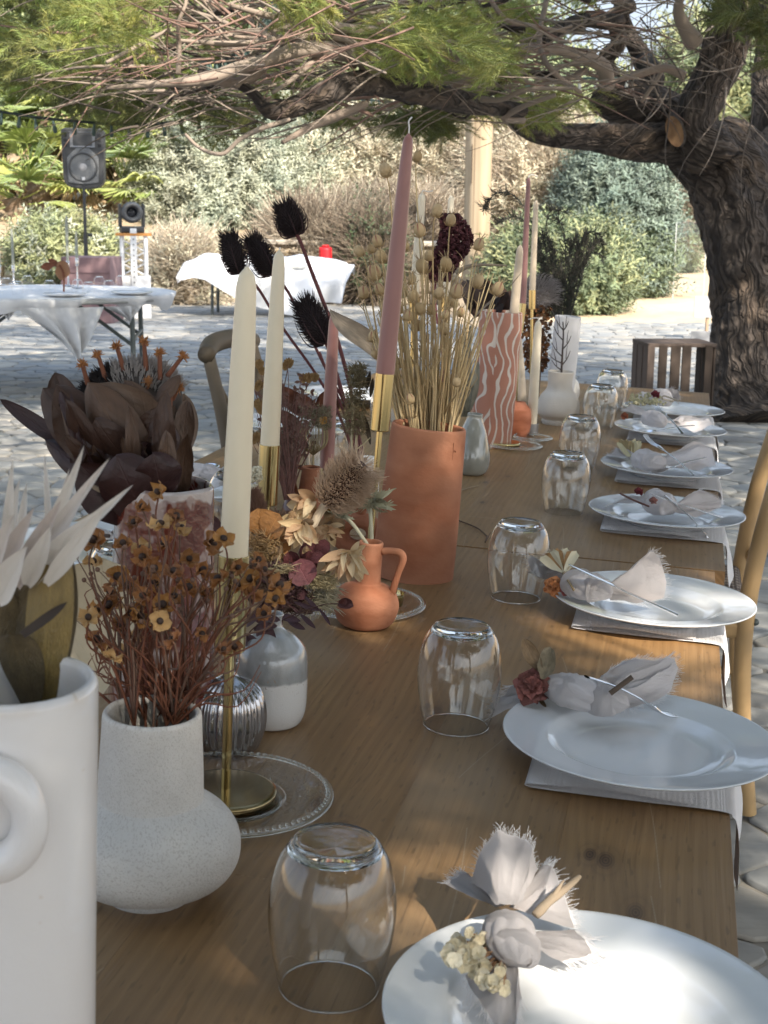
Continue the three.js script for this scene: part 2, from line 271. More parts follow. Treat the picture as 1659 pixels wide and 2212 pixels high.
function shrub(name, label, px, wpx, top, bottom, Z, kinds, count, seed, opts = {}) {
  R = rng(seed);
  const k = Z / FOC, c = W(px, (top + bottom) / 2, Z), w = wpx * k / 2, h = (bottom - top) * k / 2, base = W(px, bottom, Z), dp = opts.depth ?? w * 0.8;
  const o = thing(name, label, opts.category ?? 'shrub', V(base.x, base.y, base.z));
  const mid = V(0, h, 0), lump = (a, b) => 0.5 + 0.95 * fbm(a * 2.6 + seed, b * 2.6 + seed * 3, 3);
  const st = []; for (let i = 0; i < 12; i++) { const a = rr(0, 6.28), f = rr(0.4, 0.95); st.push(tube([V(rr(-0.2, 0.2) * w, 0, rr(-0.2, 0.2) * dp), V(Math.cos(a) * w * 0.35 * f, h * 0.8, Math.sin(a) * dp * 0.35 * f), V(Math.cos(a) * w * 0.75 * f, h * (1.1 + 0.6 * f), Math.sin(a) * dp * 0.7 * f)], [0.04, 0.025, 0.008], 5, 3)); }
  part(o, 'stem', merge(st), twigMat, 'stuff');
  for (const [geo, m, share, hue] of kinds) {
    const mats = [], cols = [], n = Math.round(count * share);
    for (let i = 0; i < n; i++) {
      const th = rr(0, 6.283), ph = Math.acos(rr(-0.85, 1)), f = Math.pow(R(), 0.28), l = lump(Math.cos(th) * Math.sin(ph) + 3, Math.cos(ph) + Math.sin(th) + 3) * f;
      const d = V(Math.sin(ph) * Math.cos(th), Math.cos(ph), Math.sin(ph) * Math.sin(th)), p = V(d.x * w * l, d.y * h * l, d.z * dp * l).add(mid);
      const dir = d.clone().multiplyScalar(0.8).add(V(rr(-0.6, 0.6), opts.up ?? 0.8, rr(-0.6, 0.6))).normalize();
      mats.push(new THREE.Matrix4().compose(p, qTo(dir).multiply(yaw(rr(0, 6.28))), V(1, 1, 1).multiplyScalar(rr(0.8, 1.7) * (opts.size ?? 1))));
      const b = rr(0.6, 1.35), patch = fbm(d.x * 3 + 9 + seed, d.y * 3 + 9, 2); cols.push(C(b * (1 + hue * (patch - 0.5)), b, b * (1 - hue * 0.5 * (patch - 0.5))));
    }
    inst(o, 'foliage', geo, m, mats, cols);
  }
  return o;
}
const silver = leafW([0.40, 0.425, 0.315]), pale = leafW([0.54, 0.50, 0.36]), strawM = mat([0.54, 0.46, 0.35], 0.9), greenM = leafW([0.18, 0.225, 0.115], 0.35), limeM = leafW([0.33, 0.35, 0.165], 0.35), brownM = mat([0.23, 0.18, 0.13], 0.9), deepM = leafW([0.065, 0.10, 0.035], 0.3), seaM = leafW([0.19, 0.245, 0.19], 0.3);
shrub('shrub', 'large silver green saltbush left of the post behind the covered buffet table', 480, 320, 275, 620, 22.2, [[SPRAY[0], silver, 1, 0.3]], 9000, 31);
shrub('shrub', 'silver green bush merging into straw just right of the largest saltbush', 650, 260, 270, 600, 23.6, [[SPRAY[0], silver, 0.6, 0.3], [SPRAY[1], pale, 0.4, 0.2]], 7000, 32);
shrub('shrub', 'pale straw coloured bush behind the tallest pink candle', 830, 300, 262, 590, 24, [[SPRAY[1], pale, 0.6, 0.2], [strawGeo, strawM, 0.25, 0.1], [SPRAY[0], silver, 0.15, 0.2]], 7000, 33);
shrub('shrub', 'brown dry twiggy bush low behind the red cylinder', 850, 300, 455, 600, 21.6, [[strawGeo, brownM, 0.6, 0.1], [strawGeo, strawM, 0.4, 0.1]], 1700, 34);
shrub('shrub', 'dry pale bush directly left of and behind the wooden post', 985, 230, 275, 620, 23.4, [[SPRAY[1], pale, 0.5, 0.2], [strawGeo, strawM, 0.4, 0.1]], 4500, 35);
shrub('shrub', 'wide dry straw bush right of the wooden post', 1150, 290, 270, 620, 22.4, [[SPRAY[1], pale, 0.5, 0.2], [strawGeo, strawM, 0.5, 0.1]], 6500, 36);
shrub('shrub', 'dark silver green bush right of the mauve candle', 1320, 190, 330, 640, 20.8, [[SPRAY[0], seaM, 1, 0.2]], 5500, 37);
shrub('shrub', 'low green bush at the patio edge behind the white cylinder vase', 1170, 170, 550, 690, 18.6, [[SPRAY[0], greenM, 0.7, 0.2], [SPRAY[1], limeM, 0.3, 0.2]], 2600, 38);
shrub('shrub', 'rounded green bush at the corner of patio and sandy path', 1232, 150, 540, 700, 18.4, [[SPRAY[0], greenM, 0.75, 0.2], [SPRAY[1], limeM, 0.25, 0.2]], 3300, 39);
shrub('shrub', 'green bush halfway along the left side of the sandy path', 1320, 180, 500, 665, 20.5, [[SPRAY[0], greenM, 0.6, 0.2], [SPRAY[0], seaM, 0.4, 0.2]], 3000, 40);
shrub('shrub', 'farthest green bush where the sandy path bends behind the trunk', 1415, 130, 480, 610, 25, [[SPRAY[0], greenM, 0.8, 0.2], [SPRAY[0], seaM, 0.2, 0.2]], 2300, 41);
shrub('shrub', 'brown dry bush beneath the left limb near the trunk', 1425, 170, 330, 540, 25, [[SPRAY[2], brownM, 0.5, 0.1], [strawGeo, brownM, 0.3, 0.1], [SPRAY[1], seaM, 0.2, 0.1]], 3600, 42);
shrub('shrub', 'grey brown bush on the bank close behind the trunk', 1530, 190, 340, 540, 30, [[SPRAY[2], brownM, 0.4, 0.1], [SPRAY[0], seaM, 0.6, 0.1]], 3000, 43);
shrub('shrub', 'bright green bush spilling over the stone wall below the loudspeaker', 145, 180, 522, 628, 19.75, [[SPRAY[0], limeM, 0.8, 0.2], [SPRAY[0], silver, 0.2, 0.2]], 2800, 44, { depth: 0.42 });
shrub('shrub', 'tan dried tuft at the wall between truss and covered buffet table', 400, 110, 555, 672, 19.7, [[strawGeo, strawM, 0.6, 0.1], [SPRAY[1], pale, 0.4, 0.1]], 800, 45, { depth: 0.4 });
shrub('shrub', 'dark bush in the shade behind the right end of the buffet table', 770, 170, 480, 610, 21.2, [[SPRAY[0], deepM, 0.6, 0.2], [strawGeo, brownM, 0.4, 0.1]], 1800, 46, { depth: 0.5 });
shrub('shrub', 'brown twigs hanging over the wall top behind the covered buffet table', 690, 190, 480, 590, 20.6, [[strawGeo, brownM, 0.6, 0.1], [strawGeo, strawM, 0.4, 0.1]], 1300, 47, { depth: 0.5, up: -0.2 });
shrub('shrub', 'dark ragged bush in front of the wall right of the buffet table', 800, 100, 500, 668, 20.05, [[SPRAY[0], deepM, 0.4, 0.2], [strawGeo, brownM, 0.6, 0.1]], 1100, 48, { depth: 0.4 });
// trees far behind
function farTree(name, label, px, wpx, top, bottom, foot, Z, kinds, count, seed) { return shrub(name, label, px, wpx, top, bottom, Z, kinds, count, seed, { category: 'tree', size: 2.3, up: 0.3 }); }
farTree('evergreen_tree', 'dark evergreen tree filling the upper left corner behind the palms', 90, 520, -160, 420, 560, 30, [[SPRAY[0], deepM, 0.75, 0.3], [SPRAY[1], limeM, 0.25, 0.2]], 9000, 51);
farTree('evergreen_tree', 'shaded evergreen tree behind the tamarisk twigs left of centre', 500, 480, -100, 420, 560, 31, [[SPRAY[0], greenM, 0.6, 0.3], [SPRAY[1], limeM, 0.4, 0.2]], 8000, 52);
farTree('evergreen_tree', 'dark evergreen tree behind the fairy lights', 900, 520, -60, 420, 560, 32, [[SPRAY[0], greenM, 0.65, 0.3], [SPRAY[1], limeM, 0.35, 0.2]], 8000, 53);
farTree('evergreen_tree', 'hazy green tree behind the wooden post top', 1140, 260, 190, 420, 560, 33, [[SPRAY[0], greenM, 0.6, 0.3], [SPRAY[1], limeM, 0.4, 0.2]], 5000, 54);
farTree('evergreen_tree', 'sunlit green tree seen between the trunk and its dark limb', 1580, 280, 100, 420, 560, 33, [[SPRAY[1], limeM, 0.6, 0.3], [SPRAY[0], greenM, 0.4, 0.2]], 4200, 55);
// ---------------------------------------------------------------- fan palms on the left
{
  const fan = (n, len, droop, seed, open = 2.3) => { const q = rng(seed), l = []; l.push(tube([V(0, 0, 0), V(0, 0.25, 0.02), V(0, 0.5, 0)], [0.016, 0.011, 0.008], 5, 2)); for (let i = 0; i < n; i++) { const a = (i / (n - 1) - 0.5) * open, L = len * (1 - 0.25 * Math.abs(a) / open * 2) * (0.85 + q() * 0.3), d = V(Math.sin(a), Math.cos(a), (q() - 0.5) * 0.2); const p0 = V(0, 0.5, 0), b = droop * (0.7 + q() * 0.6), w = 0.045; const side = V(Math.cos(a), -Math.sin(a), 0); const f = (t, v) => p0.clone().addScaledVector(d, L * t * (1 - 0.25 * b * t)).add(V(0, -b * L * t * t * 0.5, b * L * t * t * 0.4)).addScaledVector(side, (v - 0.5) * w * (t < 0.45 ? 0.35 + t * 1.4 : (1 - t) * 1.8 + 0.02)).add(V(0, 0, Math.abs(v - 0.5) * 0.03)); l.push(sheet(f, 5, 2)); } return merge(l); };
  const live = [fan(19, 0.62, 0.35, 1), fan(17, 0.56, 0.6, 2), fan(21, 0.66, 0.2, 3)], dead = [fan(13, 0.55, 1.3, 4, 1.5), fan(11, 0.5, 1.6, 5, 1.2), fan(15, 0.6, 1.1, 6, 1.8)];
  const lm = [[0.32, 0.38, 0.09], [0.42, 0.45, 0.12], [0.23, 0.31, 0.08]].map((c) => leafW(c, 0.35)), dm = [[0.48, 0.36, 0.21], [0.38, 0.27, 0.155], [0.55, 0.44, 0.27]].map((c) => mat(c, 0.85));
  const trunkM = mat([0.17, 0.12, 0.08], 0.95, { bumpMap: grainTex, bumpScale: 0.05 });
  const list = [[-20, 265, 22.5, 'fan palm at the left border with a hanging skirt of dead leaves'], [95, 240, 22.2, 'fan palm just left of the loudspeaker'], [215, 275, 22.6, 'fan palm behind the loudspeaker with pale dead leaves below'], [315, 285, 22.4, 'fan palm above the moving stage light with long straw skirt'], [30, 440, 21.5, 'short fan palm low at the left above the stone wall'], [75, 380, 21.8, 'fan palm with dead leaves between left border and loudspeaker'], [265, 385, 22.0, 'fan palm with straw skirt just right of the loudspeaker'], [335, 430, 22.0, 'ragged mostly dead fan palm beside the largest saltbush'], [150, 180, 25, 'tallest fan palm half in shade above the loudspeaker'], [375, 200, 26, 'fan palm in shade left of the largest saltbush']];
  list.forEach(([px, py, Z, label], n) => {
    R = rng(60 + n); const top = W(px, py, Z), gy = groundH(top.x, Z), p = thing('fan_palm', label, 'palm', V(top.x, gy, top.z)), H = Math.max(0.4, top.y - gy);
    part(p, 'trunk', tube([V(0, -0.1, 0), V(0.04, H * 0.5, 0), V(0, H, 0)], [0.2, 0.17, 0.15], 10, 6, (l, a) => 1 + 0.25 * Math.sin(l * 40 + a * 3)), trunkM);
    const nl = n >= 4 && n < 5 ? 14 : n > 6 ? 7 : 28, nd = n === 5 || n === 6 ? 10 : 44;
    for (let i = 0; i < nl; i++) { const az = rr(0, 6.283), el = rr(-0.15, 1.25); const m = part(p, 'frond', pick(live), pick(lm)); m.position.set(0, H - 0.05 + rr(-0.1, 0.1), 0); m.quaternion.copy(yaw(az).multiply(new THREE.Quaternion().setFromAxisAngle(V(1, 0, 0), Math.PI / 2 - el))); m.scale.setScalar(rr(0.95, 1.4)); }
    for (let i = 0; i < nd; i++) { const az = rr(0, 6.283), el = rr(-1.35, -0.75); const m = part(p, 'dry_frond', pick(dead), pick(dm)); m.position.set(0, Math.max(0.3, H - 0.15 - rr(0, Math.min(1.9, H * 0.75))), 0); m.quaternion.copy(yaw(az).multiply(new THREE.Quaternion().setFromAxisAngle(V(1, 0, 0), Math.PI / 2 - el))); m.scale.setScalar(rr(1.1, 1.7)); }
  });
}
// where gaps in the crown let the sun down on the tables: x, z, radius
const SHAFTS = [[T(1100, 1990, 0.05), 0.13], [T(940, 1930), 0.08], [T(1020, 1600), 0.05], [T(1330, 1390), 0.03], [T(1010, 1660), 0.02], [T(790, 1400), 0.03], [T(1150, 2160), 0.03], [T(1660, 1380), 0.3], [T(1440, 1410), 0.0], [W(690, 1120, 1.86), 0.10], [W(620, 1180, 1.86), 0.05], [W(790, 1240, 2.03), 0.05], [W(290, 1330, 1.22), 0.01], [W(140, 1250, 0.89), 0.0], [W(930, 1000, 2.3), 0.0], [W(1560, 250, 9.4), 0.25], [W(1600, 640, 9.3), 0.1]].map(([p, r]) => { const t = (p.y - 0.78) / sunDir.y; return [p.x - sunDir.x * t, p.z - sunDir.z * t, r]; });
// ---------------------------------------------------------------- the old tamarisk
const barkF = (u, v) => { const w = 1.4 * (fbm(u * 7, v * 7, 3, 7, 7) - 0.5), r = Math.abs(vn(u * 24 + w * 4, v * 4 + w, 24, 4) - 0.5) * 2, r2 = Math.abs(vn(u * 48 + w * 6, v * 11 + 3, 48, 11) - 0.5) * 2, cr = Math.abs(vn(u * 9 + w * 2, v * 22 + w * 5, 9, 22) - 0.5) * 2, f = fbm(u * 40, v * 32, 4, 40, 32); return [smooth(r, 0.03, 0.45) * (0.55 + 0.45 * smooth(r2, 0.02, 0.4)) * (0.7 + 0.3 * smooth(cr, 0.02, 0.25)), f]; };
const barkTex = tex(512, 512, (u, v) => { const [k, f] = barkF(u, v), g = fbm(u * 5, v * 5, 3, 5, 5); return mix3([0.028, 0.022, 0.019], mix3(mix3([0.095, 0.072, 0.057], [0.155, 0.128, 0.11], f), [0.15, 0.10, 0.06], smooth(g, 0.55, 0.75) * 0.5), k * (0.45 + 0.55 * f)); });
const barkH = tex(512, 512, (u, v) => { const [k, f] = barkF(u, v); return k * 0.7 + 0.3 * f; }, false);
const bark = mat([1, 1, 1], 0.92, { map: rep(barkTex, 1.6, 1.0), bumpMap: rep(barkH, 1.6, 1.0), bumpScale: 0.03 });
const barkThin = mat([0.28, 0.22, 0.175], 0.88, { bumpMap: rep(grainTex, 8, 3), bumpScale: 0.01 });
const barkRed = mat([0.26, 0.165, 0.13], 0.85), barkGrey = mat([0.29, 0.235, 0.19], 0.88), barkDark = mat([0.10, 0.08, 0.065], 0.9);
const ridge = (amp, k, seed) => { const k2 = Math.round(k * 1.7), k0 = Math.max(3, Math.round(k / 5)); return (l, a, r) => { const q = a / 6.2832, w = 1.6 * (vn(q * k0 + seed, l * 2.3 + 5, k0, 256) - 0.5); const n0 = vn(q * k0 + w, l * 1.1 + seed * 3, k0, 256), n1 = vn(q * k + w * 2 + seed * 13, l * 2.1 + seed, k, 256), n2 = vn(q * k2 + w * 3 + 3, l * 6 + seed * 5, k2, 256), n3 = vn(q * k2 * 2, l * 21 + seed, k2 * 2, 256), b = smooth(vn(q * 5 + seed * 7, l * 2.6 + seed, 5, 256), 0.7, 0.95); return 1 + amp * (1.5 * (n0 - 0.5) + 0.55 * (n1 - 0.5) + 0.55 * (n2 - 0.5) + 0.4 * (n3 - 0.5) + 0.9 * b); }; };
const limbPts = (l) => l.map(([x, y, z]) => W(x, y, z)), limbR = (l) => l.map(([, , z, r]) => r * z / FOC);
R = rng(77);
const tree = thing('tamarisk_tree', 'old gnarled tamarisk with thick ridged trunk at the right and limbs over the tables', 'tree', G(1612, 905));
tree.updateMatrixWorld(true);
const limb = (name, l, m, seg, steps, amp, k, seed) => part(tree, name, local(tube(limbPts(l), limbR(l), seg, steps, amp ? ridge(amp, k, seed) : null), tree), m);
limb('trunk', [[1632, 945, 9.4, 140], [1628, 905, 9.45, 110], [1624, 850, 9.5, 95], [1622, 760, 9.5, 86], [1626, 680, 9.5, 86], [1620, 600, 9.5, 86], [1612, 530, 9.5, 92], [1598, 455, 9.5, 94], [1572, 385, 9.5, 92], [1540, 335, 9.5, 80], [1512, 300, 9.5, 66]], bark, 144, 22, 0.2, 17, 1);
limb('limb', [[1560, 385, 9.5, 60], [1500, 325, 9.4, 52], [1440, 305, 9.3, 42], [1360, 300, 9.2, 33], [1280, 292, 9.1, 27], [1210, 292, 9.0, 25], [1150, 285, 8.9, 20], [1112, 266, 8.8, 14], [1085, 245, 8.7, 8]], bark, 40, 10, 0.22, 12, 2);
limb('limb', [[1540, 360, 9.5, 70], [1470, 285, 9.6, 66], [1400, 245, 9.6, 62], [1345, 222, 9.6, 52], [1300, 205, 9.6, 40], [1284, 196, 9.6, 24]], bark, 48, 10, 0.22, 14, 3);
limb('limb', [[1535, 345, 9.3, 66], [1500, 270, 9.2, 52], [1535, 180, 9.1, 47], [1570, 105, 9.0, 45], [1592, 30, 8.9, 44], [1600, -70, 8.8, 40]], bark, 40, 10, 0.2, 12, 4);
limb('limb', [[1660, 360, 10.2, 40], [1672, 260, 10.2, 44], [1660, 180, 10.3, 36], [1668, 90, 10.4, 34], [1672, -40, 10.4, 34]], bark, 32, 8, 0.22, 11, 5);
limb('limb', [[1620, 460, 9.6, 70], [1650, 380, 9.8, 55], [1690, 310, 10, 45], [1740, 240, 10, 40]], bark, 32, 8, 0.2, 11, 6);
// sawn stub facing the tables
{ const c = W(1457, 284, 9.02), d = W(1440, 292, 8.7).sub(c).normalize(), q = qTo(d);
  part(tree, 'branch_stub', local(at(lathe([[0.15, -0.25], [0.122, -0.1], [0.115, 0], [0, 0.001]], 28), c, q, V(0.46, 1, 0.86)), tree), bark);
  const cutT = tex(128, 128, (u, v) => { const r = Math.hypot(u - 0.5, v - 0.5) * 2; return mix3([0.24, 0.145, 0.075], [0.11, 0.055, 0.028], clamp(fbm(u * 5, v * 5, 4, 5, 5) * 1.2 - 0.25 + 0.15 * Math.sin(r * 50), 0, 1)); });
  part(tree, 'cut_face', local(at(new THREE.CircleGeometry(0.113, 32).rotateX(-Math.PI / 2), c.clone().addScaledVector(d, 0.006), q, V(0.46, 1, 0.86)), tree), mat([1, 1, 1], 0.85, { map: cutT })); }
const BR = [   // the branches one can follow in the photograph: x, y, distance, radius in picture units
  [[1385, 205, 9.6, 30], [1412, 170, 9.6, 24], [1378, 110, 9.6, 20], [1352, 60, 9.6, 17], [1335, 0, 9.5, 14]],
  [[1330, 205, 9.6, 24], [1308, 130, 9.5, 19], [1335, 95, 9.4, 17], [1330, 45, 9.3, 18], [1345, 20, 9.2, 20], [1370, 10, 9.2, 12]],
  [[1312, 185, 9.5, 18], [1305, 145, 9.3, 17], [1230, 112, 8.9, 12], [1140, 104, 8.4, 11], [1040, 112, 8.0, 10], [970, 92, 7.8, 8], [880, 80, 7.5, 6]],
  [[1335, 50, 9.3, 18], [1260, 45, 9.0, 15], [1200, 70, 8.7, 13], [1170, 95, 8.5, 10]],
  [[1130, 240, 8.7, 14], [1000, 222, 8.2, 24], [900, 200, 7.8, 26], [800, 180, 7.5, 27], [720, 195, 7.2, 25], [640, 232, 7.0, 23], [590, 242, 6.9, 19], [568, 232, 6.9, 13], [552, 208, 6.9, 11], [515, 180, 6.9, 10], [455, 165, 6.9, 12], [430, 150, 6.9, 7]],
  [[800, 180, 7.5, 22], [790, 132, 7.4, 19], [730, 112, 7.2, 18], [640, 108, 7.0, 15], [580, 128, 6.9, 14], [510, 148, 6.8, 14], [440, 172, 6.7, 13], [330, 182, 6.6, 8], [230, 190, 6.5, 4]],
  [[580, 128, 6.9, 13], [548, 160, 6.9, 13], [520, 178, 6.9, 12], [450, 172, 6.8, 9]],
  [[1000, 120, 8, 12], [900, 78, 7.6, 13], [830, 72, 7.4, 13], [740, 62, 7.2, 12], [690, 48, 7.0, 11], [600, 38, 6.8, 8], [500, 12, 6.6, 5]],
  [[830, 140, 7.4, 10], [740, 85, 7.2, 9], [640, 80, 7.1, 8], [520, 95, 6.9, 7], [390, 88, 6.7, 4]],
  [[790, 225, 7.4, 8], [730, 248, 7.2, 9], [660, 280, 7.0, 8], [610, 308, 6.9, 5]],
  [[625, 258, 6.9, 4], [560, 280, 6.8, 6], [520, 300, 6.8, 5], [478, 333, 6.7, 4.5], [432, 320, 6.7, 4], [400, 290, 6.7, 3.5]],
  [[1130, 260, 8.8, 8], [1090, 255, 8.6, 8], [1130, 230, 8.4, 6], [1200, 205, 8.3, 5]],
  [[385, 160, 6.6, 6], [387, 100, 6.6, 5], [385, 50, 6.5, 4], [402, 0, 6.5, 4], [380, -40, 6.5, 3]],
  [[700, 112, 7.2, 8], [620, 180, 6.9, 5], [590, 200, 6.8, 4]],
  [[230, 135, 6.5, 4], [300, 98, 6.6, 5], [370, 60, 6.7, 3]],
  [[1180, 0, 8.6, 6], [1165, 90, 8.4, 6], [1190, 150, 8.2, 6], [1255, 200, 8.4, 4]],
  [[1060, 0, 8.2, 5], [1090, 40, 8.2, 5], [1150, 55, 8.4, 4], [1230, 70, 8.6, 4]],
  [[1440, 135, 9.4, 4], [1420, 170, 9.4, 5], [1385, 220, 9.5, 4]],
  [[1480, 165, 9.2, 10], [1440, 148, 9.2, 9], [1395, 155, 9.2, 8], [1300, 185, 9.1, 4]],
  [[1500, 90, 8.9, 22], [1480, 60, 8.8, 16], [1465, 20, 8.7, 12], [1480, -40, 8.6, 8]],
  [[1040, 215, 8.1, 7], [1085, 215, 8.0, 5], [1130, 195, 7.9, 5], [1240, 190, 7.8, 4]],
];
BR.slice(2).forEach((l) => l.forEach((p) => { p[2] *= 0.86; }));
BR.forEach((l, i) => limb('branch', l, i < 2 || i === 4 || i === 3 ? bark : i % 3 ? barkGrey : barkThin, i < 7 ? 20 : 8, 6, i < 8 ? 0.16 : 0.08, 8, 10 + i));
{ // many middling branches, crooked and forking, spreading left from the limbs
  R = rng(79);
  for (let i = 0; i < 46; i++) { let x = rr(380, 1280), y = rr(-10, 190), z = rr(6.2, 8.2), a = Math.PI + rr(-0.5, 0.5), r = rr(3.5, 8.5); const l = []; const n = 6 + Math.floor(R() * 3); for (let k = 0; k < n; k++) { l.push([x, y, z, r]); const st = rr(28, 62); x += Math.cos(a) * st; y += Math.sin(a) * st; a += rr(-0.55, 0.55); if (y > 225) a = Math.PI + rr(0.1, 0.5); z += rr(-0.1, 0.1); r *= 0.82; } limb('branch', l, pick([barkGrey, barkThin, bark]), 8, 4, 0.1, 6, 60 + i); const f = l[2], m = []; let b = a + rr(0.5, 0.9) * (R() < 0.5 ? -1 : 1); x = f[0]; y = f[1]; r = f[3] * 0.6; for (let k = 0; k < 5; k++) { m.push([x, y, f[2], r]); x += Math.cos(b) * 34; y += Math.sin(b) * 30; b += rr(-0.5, 0.5); r *= 0.75; } limb('branch', m, barkGrey, 6, 4, 0.06, 5, 120 + i); }
}
{ // wrapped dark band on the upright branch
  const l = [[1402, 152, 9.58, 26], [1383, 120, 9.58, 23]]; part(tree, 'dark_band', local(tube(limbPts(l), limbR(l), 16, 3), tree), mat([0.02, 0.02, 0.022], 0.7)); }
{ // the mass of thin wands
  R = rng(78); const groups = [[], [], []];
  const wand = (x, y, z, len, ang, r, k) => { const p = []; let a = ang; const bend = rr(-0.34, 0.34); for (let i = 0; i <= 4; i++) { p.push(W(x, y, z)); x += Math.cos(a) * len / 4; y += Math.sin(a) * len / 4; z += rr(-0.25, 0.12); a += bend * (0.4 + i * 0.3) + rr(-0.2, 0.2); } groups[k].push(local(tube(p, [r, r * 0.8, r * 0.6, r * 0.4, r * 0.15].map((v) => v * z / FOC), 4, 2, null, false), tree)); };
  for (let i = 0; i < 150; i++) { const t = R(); const x = lerp(900, 230, t) + rr(-120, 120), y = rr(-30, 215) - 60 * t + 40; wand(x, y, rr(5.9, 8.0), rr(120, 360), Math.PI + rr(-0.5, 0.75) * (R() < 0.2 ? 2 : 1), rr(1.4, 5.0), R() < 0.4 ? 0 : R() < 0.8 ? 1 : 2); }
  for (let i = 0; i < 40; i++) wand(rr(300, 900), rr(-30, 170), rr(5.0, 5.8), rr(120, 330), Math.PI + rr(-0.7, 0.7), rr(1.2, 3.2), pick([0, 0, 1]));
  for (let i = 0; i < 190; i++) wand(rr(850, 1330), rr(-30, 205), rr(6.6, 9.0), rr(120, 380), (R() < 0.6 ? Math.PI : 0) + rr(-0.55, 0.55), rr(1.0, 3.4), R() < 0.3 ? 0 : 1);
  for (let i = 0; i < 60; i++) wand(rr(230, 760), rr(120, 275), rr(5.8, 7.2), rr(90, 260), Math.PI + rr(-0.5, 0.4), rr(1.2, 3.4), R() < 0.6 ? 2 : 1);
  for (let i = 0; i < 90; i++) wand(rr(1330, 1640), rr(-40, 230), rr(7.5, 9.5), rr(60, 260), rr(0, 6.28), rr(1, 3), pick([1, 2, 2]));
  for (let i = 0; i < 40; i++) wand(rr(820, 1300), rr(170, 265), rr(7, 8.6), rr(80, 240), Math.PI + rr(-0.6, 0.6), rr(1.2, 3), 1);
  part(tree, 'twigs', merge(groups[0]), barkRed, 'stuff'); part(tree, 'twigs', merge(groups[1]), barkGrey, 'stuff'); part(tree, 'twigs', merge(groups[2]), barkDark, 'stuff');
}
// feathery sprigs: a stalk with many thread-like leaves
const sprigGeo = (seed) => { const q = rng(seed), pos = [], idx = []; const L = 0.3; for (let i = 0; i < 34; i++) { const t = i / 34, a = i * 2.4 + q(), l = (0.10 + 0.05 * q()) * (1 - 0.6 * t), y = t * L, bend = 0.25 * L * t * t, dx = Math.cos(a), dz = Math.sin(a), w = 0.0048; const k = pos.length / 3; pos.push(bend - dz * w, y, dx * w, bend + dz * w, y, -dx * w, bend + dx * l * 0.6, y + l * 0.85, dz * l * 0.6); idx.push(k, k + 1, k + 2); } const k = pos.length / 3; pos.push(-0.002, 0, 0, 0.002, 0, 0, 0.25 * L, L, 0); idx.push(k, k + 1, k + 2); const g = new THREE.BufferGeometry(); g.setAttribute('position', new THREE.Float32BufferAttribute(pos, 3)); g.setAttribute('uv', new THREE.Float32BufferAttribute(new Float32Array(pos.length / 3 * 2), 2)); g.setIndex(idx); g.computeVertexNormals(); return g; };
const SPRIG = [sprigGeo(1), sprigGeo(2)];
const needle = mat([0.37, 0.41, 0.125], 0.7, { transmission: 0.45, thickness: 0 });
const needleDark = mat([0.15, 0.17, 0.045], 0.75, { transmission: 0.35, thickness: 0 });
function sprigs(owner, boxes, m, seed, scale = 1) {
  R = rng(seed); const mats = [], cols = []; owner.updateMatrixWorld(true); const inv = owner.matrixWorld.clone().invert();
  for (const [x0, x1, y0, y1, z0, z1, n] of boxes) {
    const cl = Math.max(4, Math.round(n / 45)), cs = []; for (let i = 0; i < cl; i++) cs.push([rr(x0, x1), rr(y0, y1), rr(z0, z1), rr(0, 6.28), rr(0.6, 1.4)]);
    for (let i = 0; i < n; i++) { const c = pick(cs), s = (x1 - x0) * 0.075 + 8, g = () => (R() + R() + R() - 1.5) * 1.3; const p = W(c[0] + g() * s * 1.4 * c[4], c[1] + g() * s * 0.7 * c[4], c[2] + g() * 0.25); const dir = V(Math.cos(c[3]) + rr(-0.6, 0.6), rr(-0.9, 0.5), Math.sin(c[3]) + rr(-0.6, 0.6)); mats.push(inv.clone().multiply(new THREE.Matrix4().compose(p, qTo(dir), V(1, 1, 1).multiplyScalar(rr(0.6, 1.2) * scale)))); const b = rr(0.6, 1.25); cols.push(C(b * rr(0.85, 1.15), b, b * 0.9)); }
  }
  inst(owner, 'foliage', SPRIG[seed & 1], m, mats, cols);
}
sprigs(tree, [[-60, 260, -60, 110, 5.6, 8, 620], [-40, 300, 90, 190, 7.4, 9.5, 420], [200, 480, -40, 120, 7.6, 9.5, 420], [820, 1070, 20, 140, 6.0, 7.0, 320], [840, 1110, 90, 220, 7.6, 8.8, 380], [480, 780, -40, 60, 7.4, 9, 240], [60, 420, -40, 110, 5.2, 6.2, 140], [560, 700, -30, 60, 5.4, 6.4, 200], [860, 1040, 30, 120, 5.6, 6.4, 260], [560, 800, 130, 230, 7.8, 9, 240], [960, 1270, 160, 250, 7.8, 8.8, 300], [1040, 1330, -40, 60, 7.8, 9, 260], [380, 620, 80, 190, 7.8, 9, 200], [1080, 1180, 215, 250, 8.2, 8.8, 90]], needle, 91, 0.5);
sprigs(tree, [[-60, 130, -60, 180, 6.4, 8, 420], [180, 540, 205, 275, 7.6, 9.4, 520], [60, 330, 140, 225, 7.4, 9, 300], [860, 985, 225, 285, 8.4, 9.6, 360], [640, 860, 222, 262, 8, 9, 120], [1580, 1720, -70, 40, 6.5, 8, 340], [1600, 1700, 40, 140, 7, 8.4, 160]], needleDark, 92, 0.5);
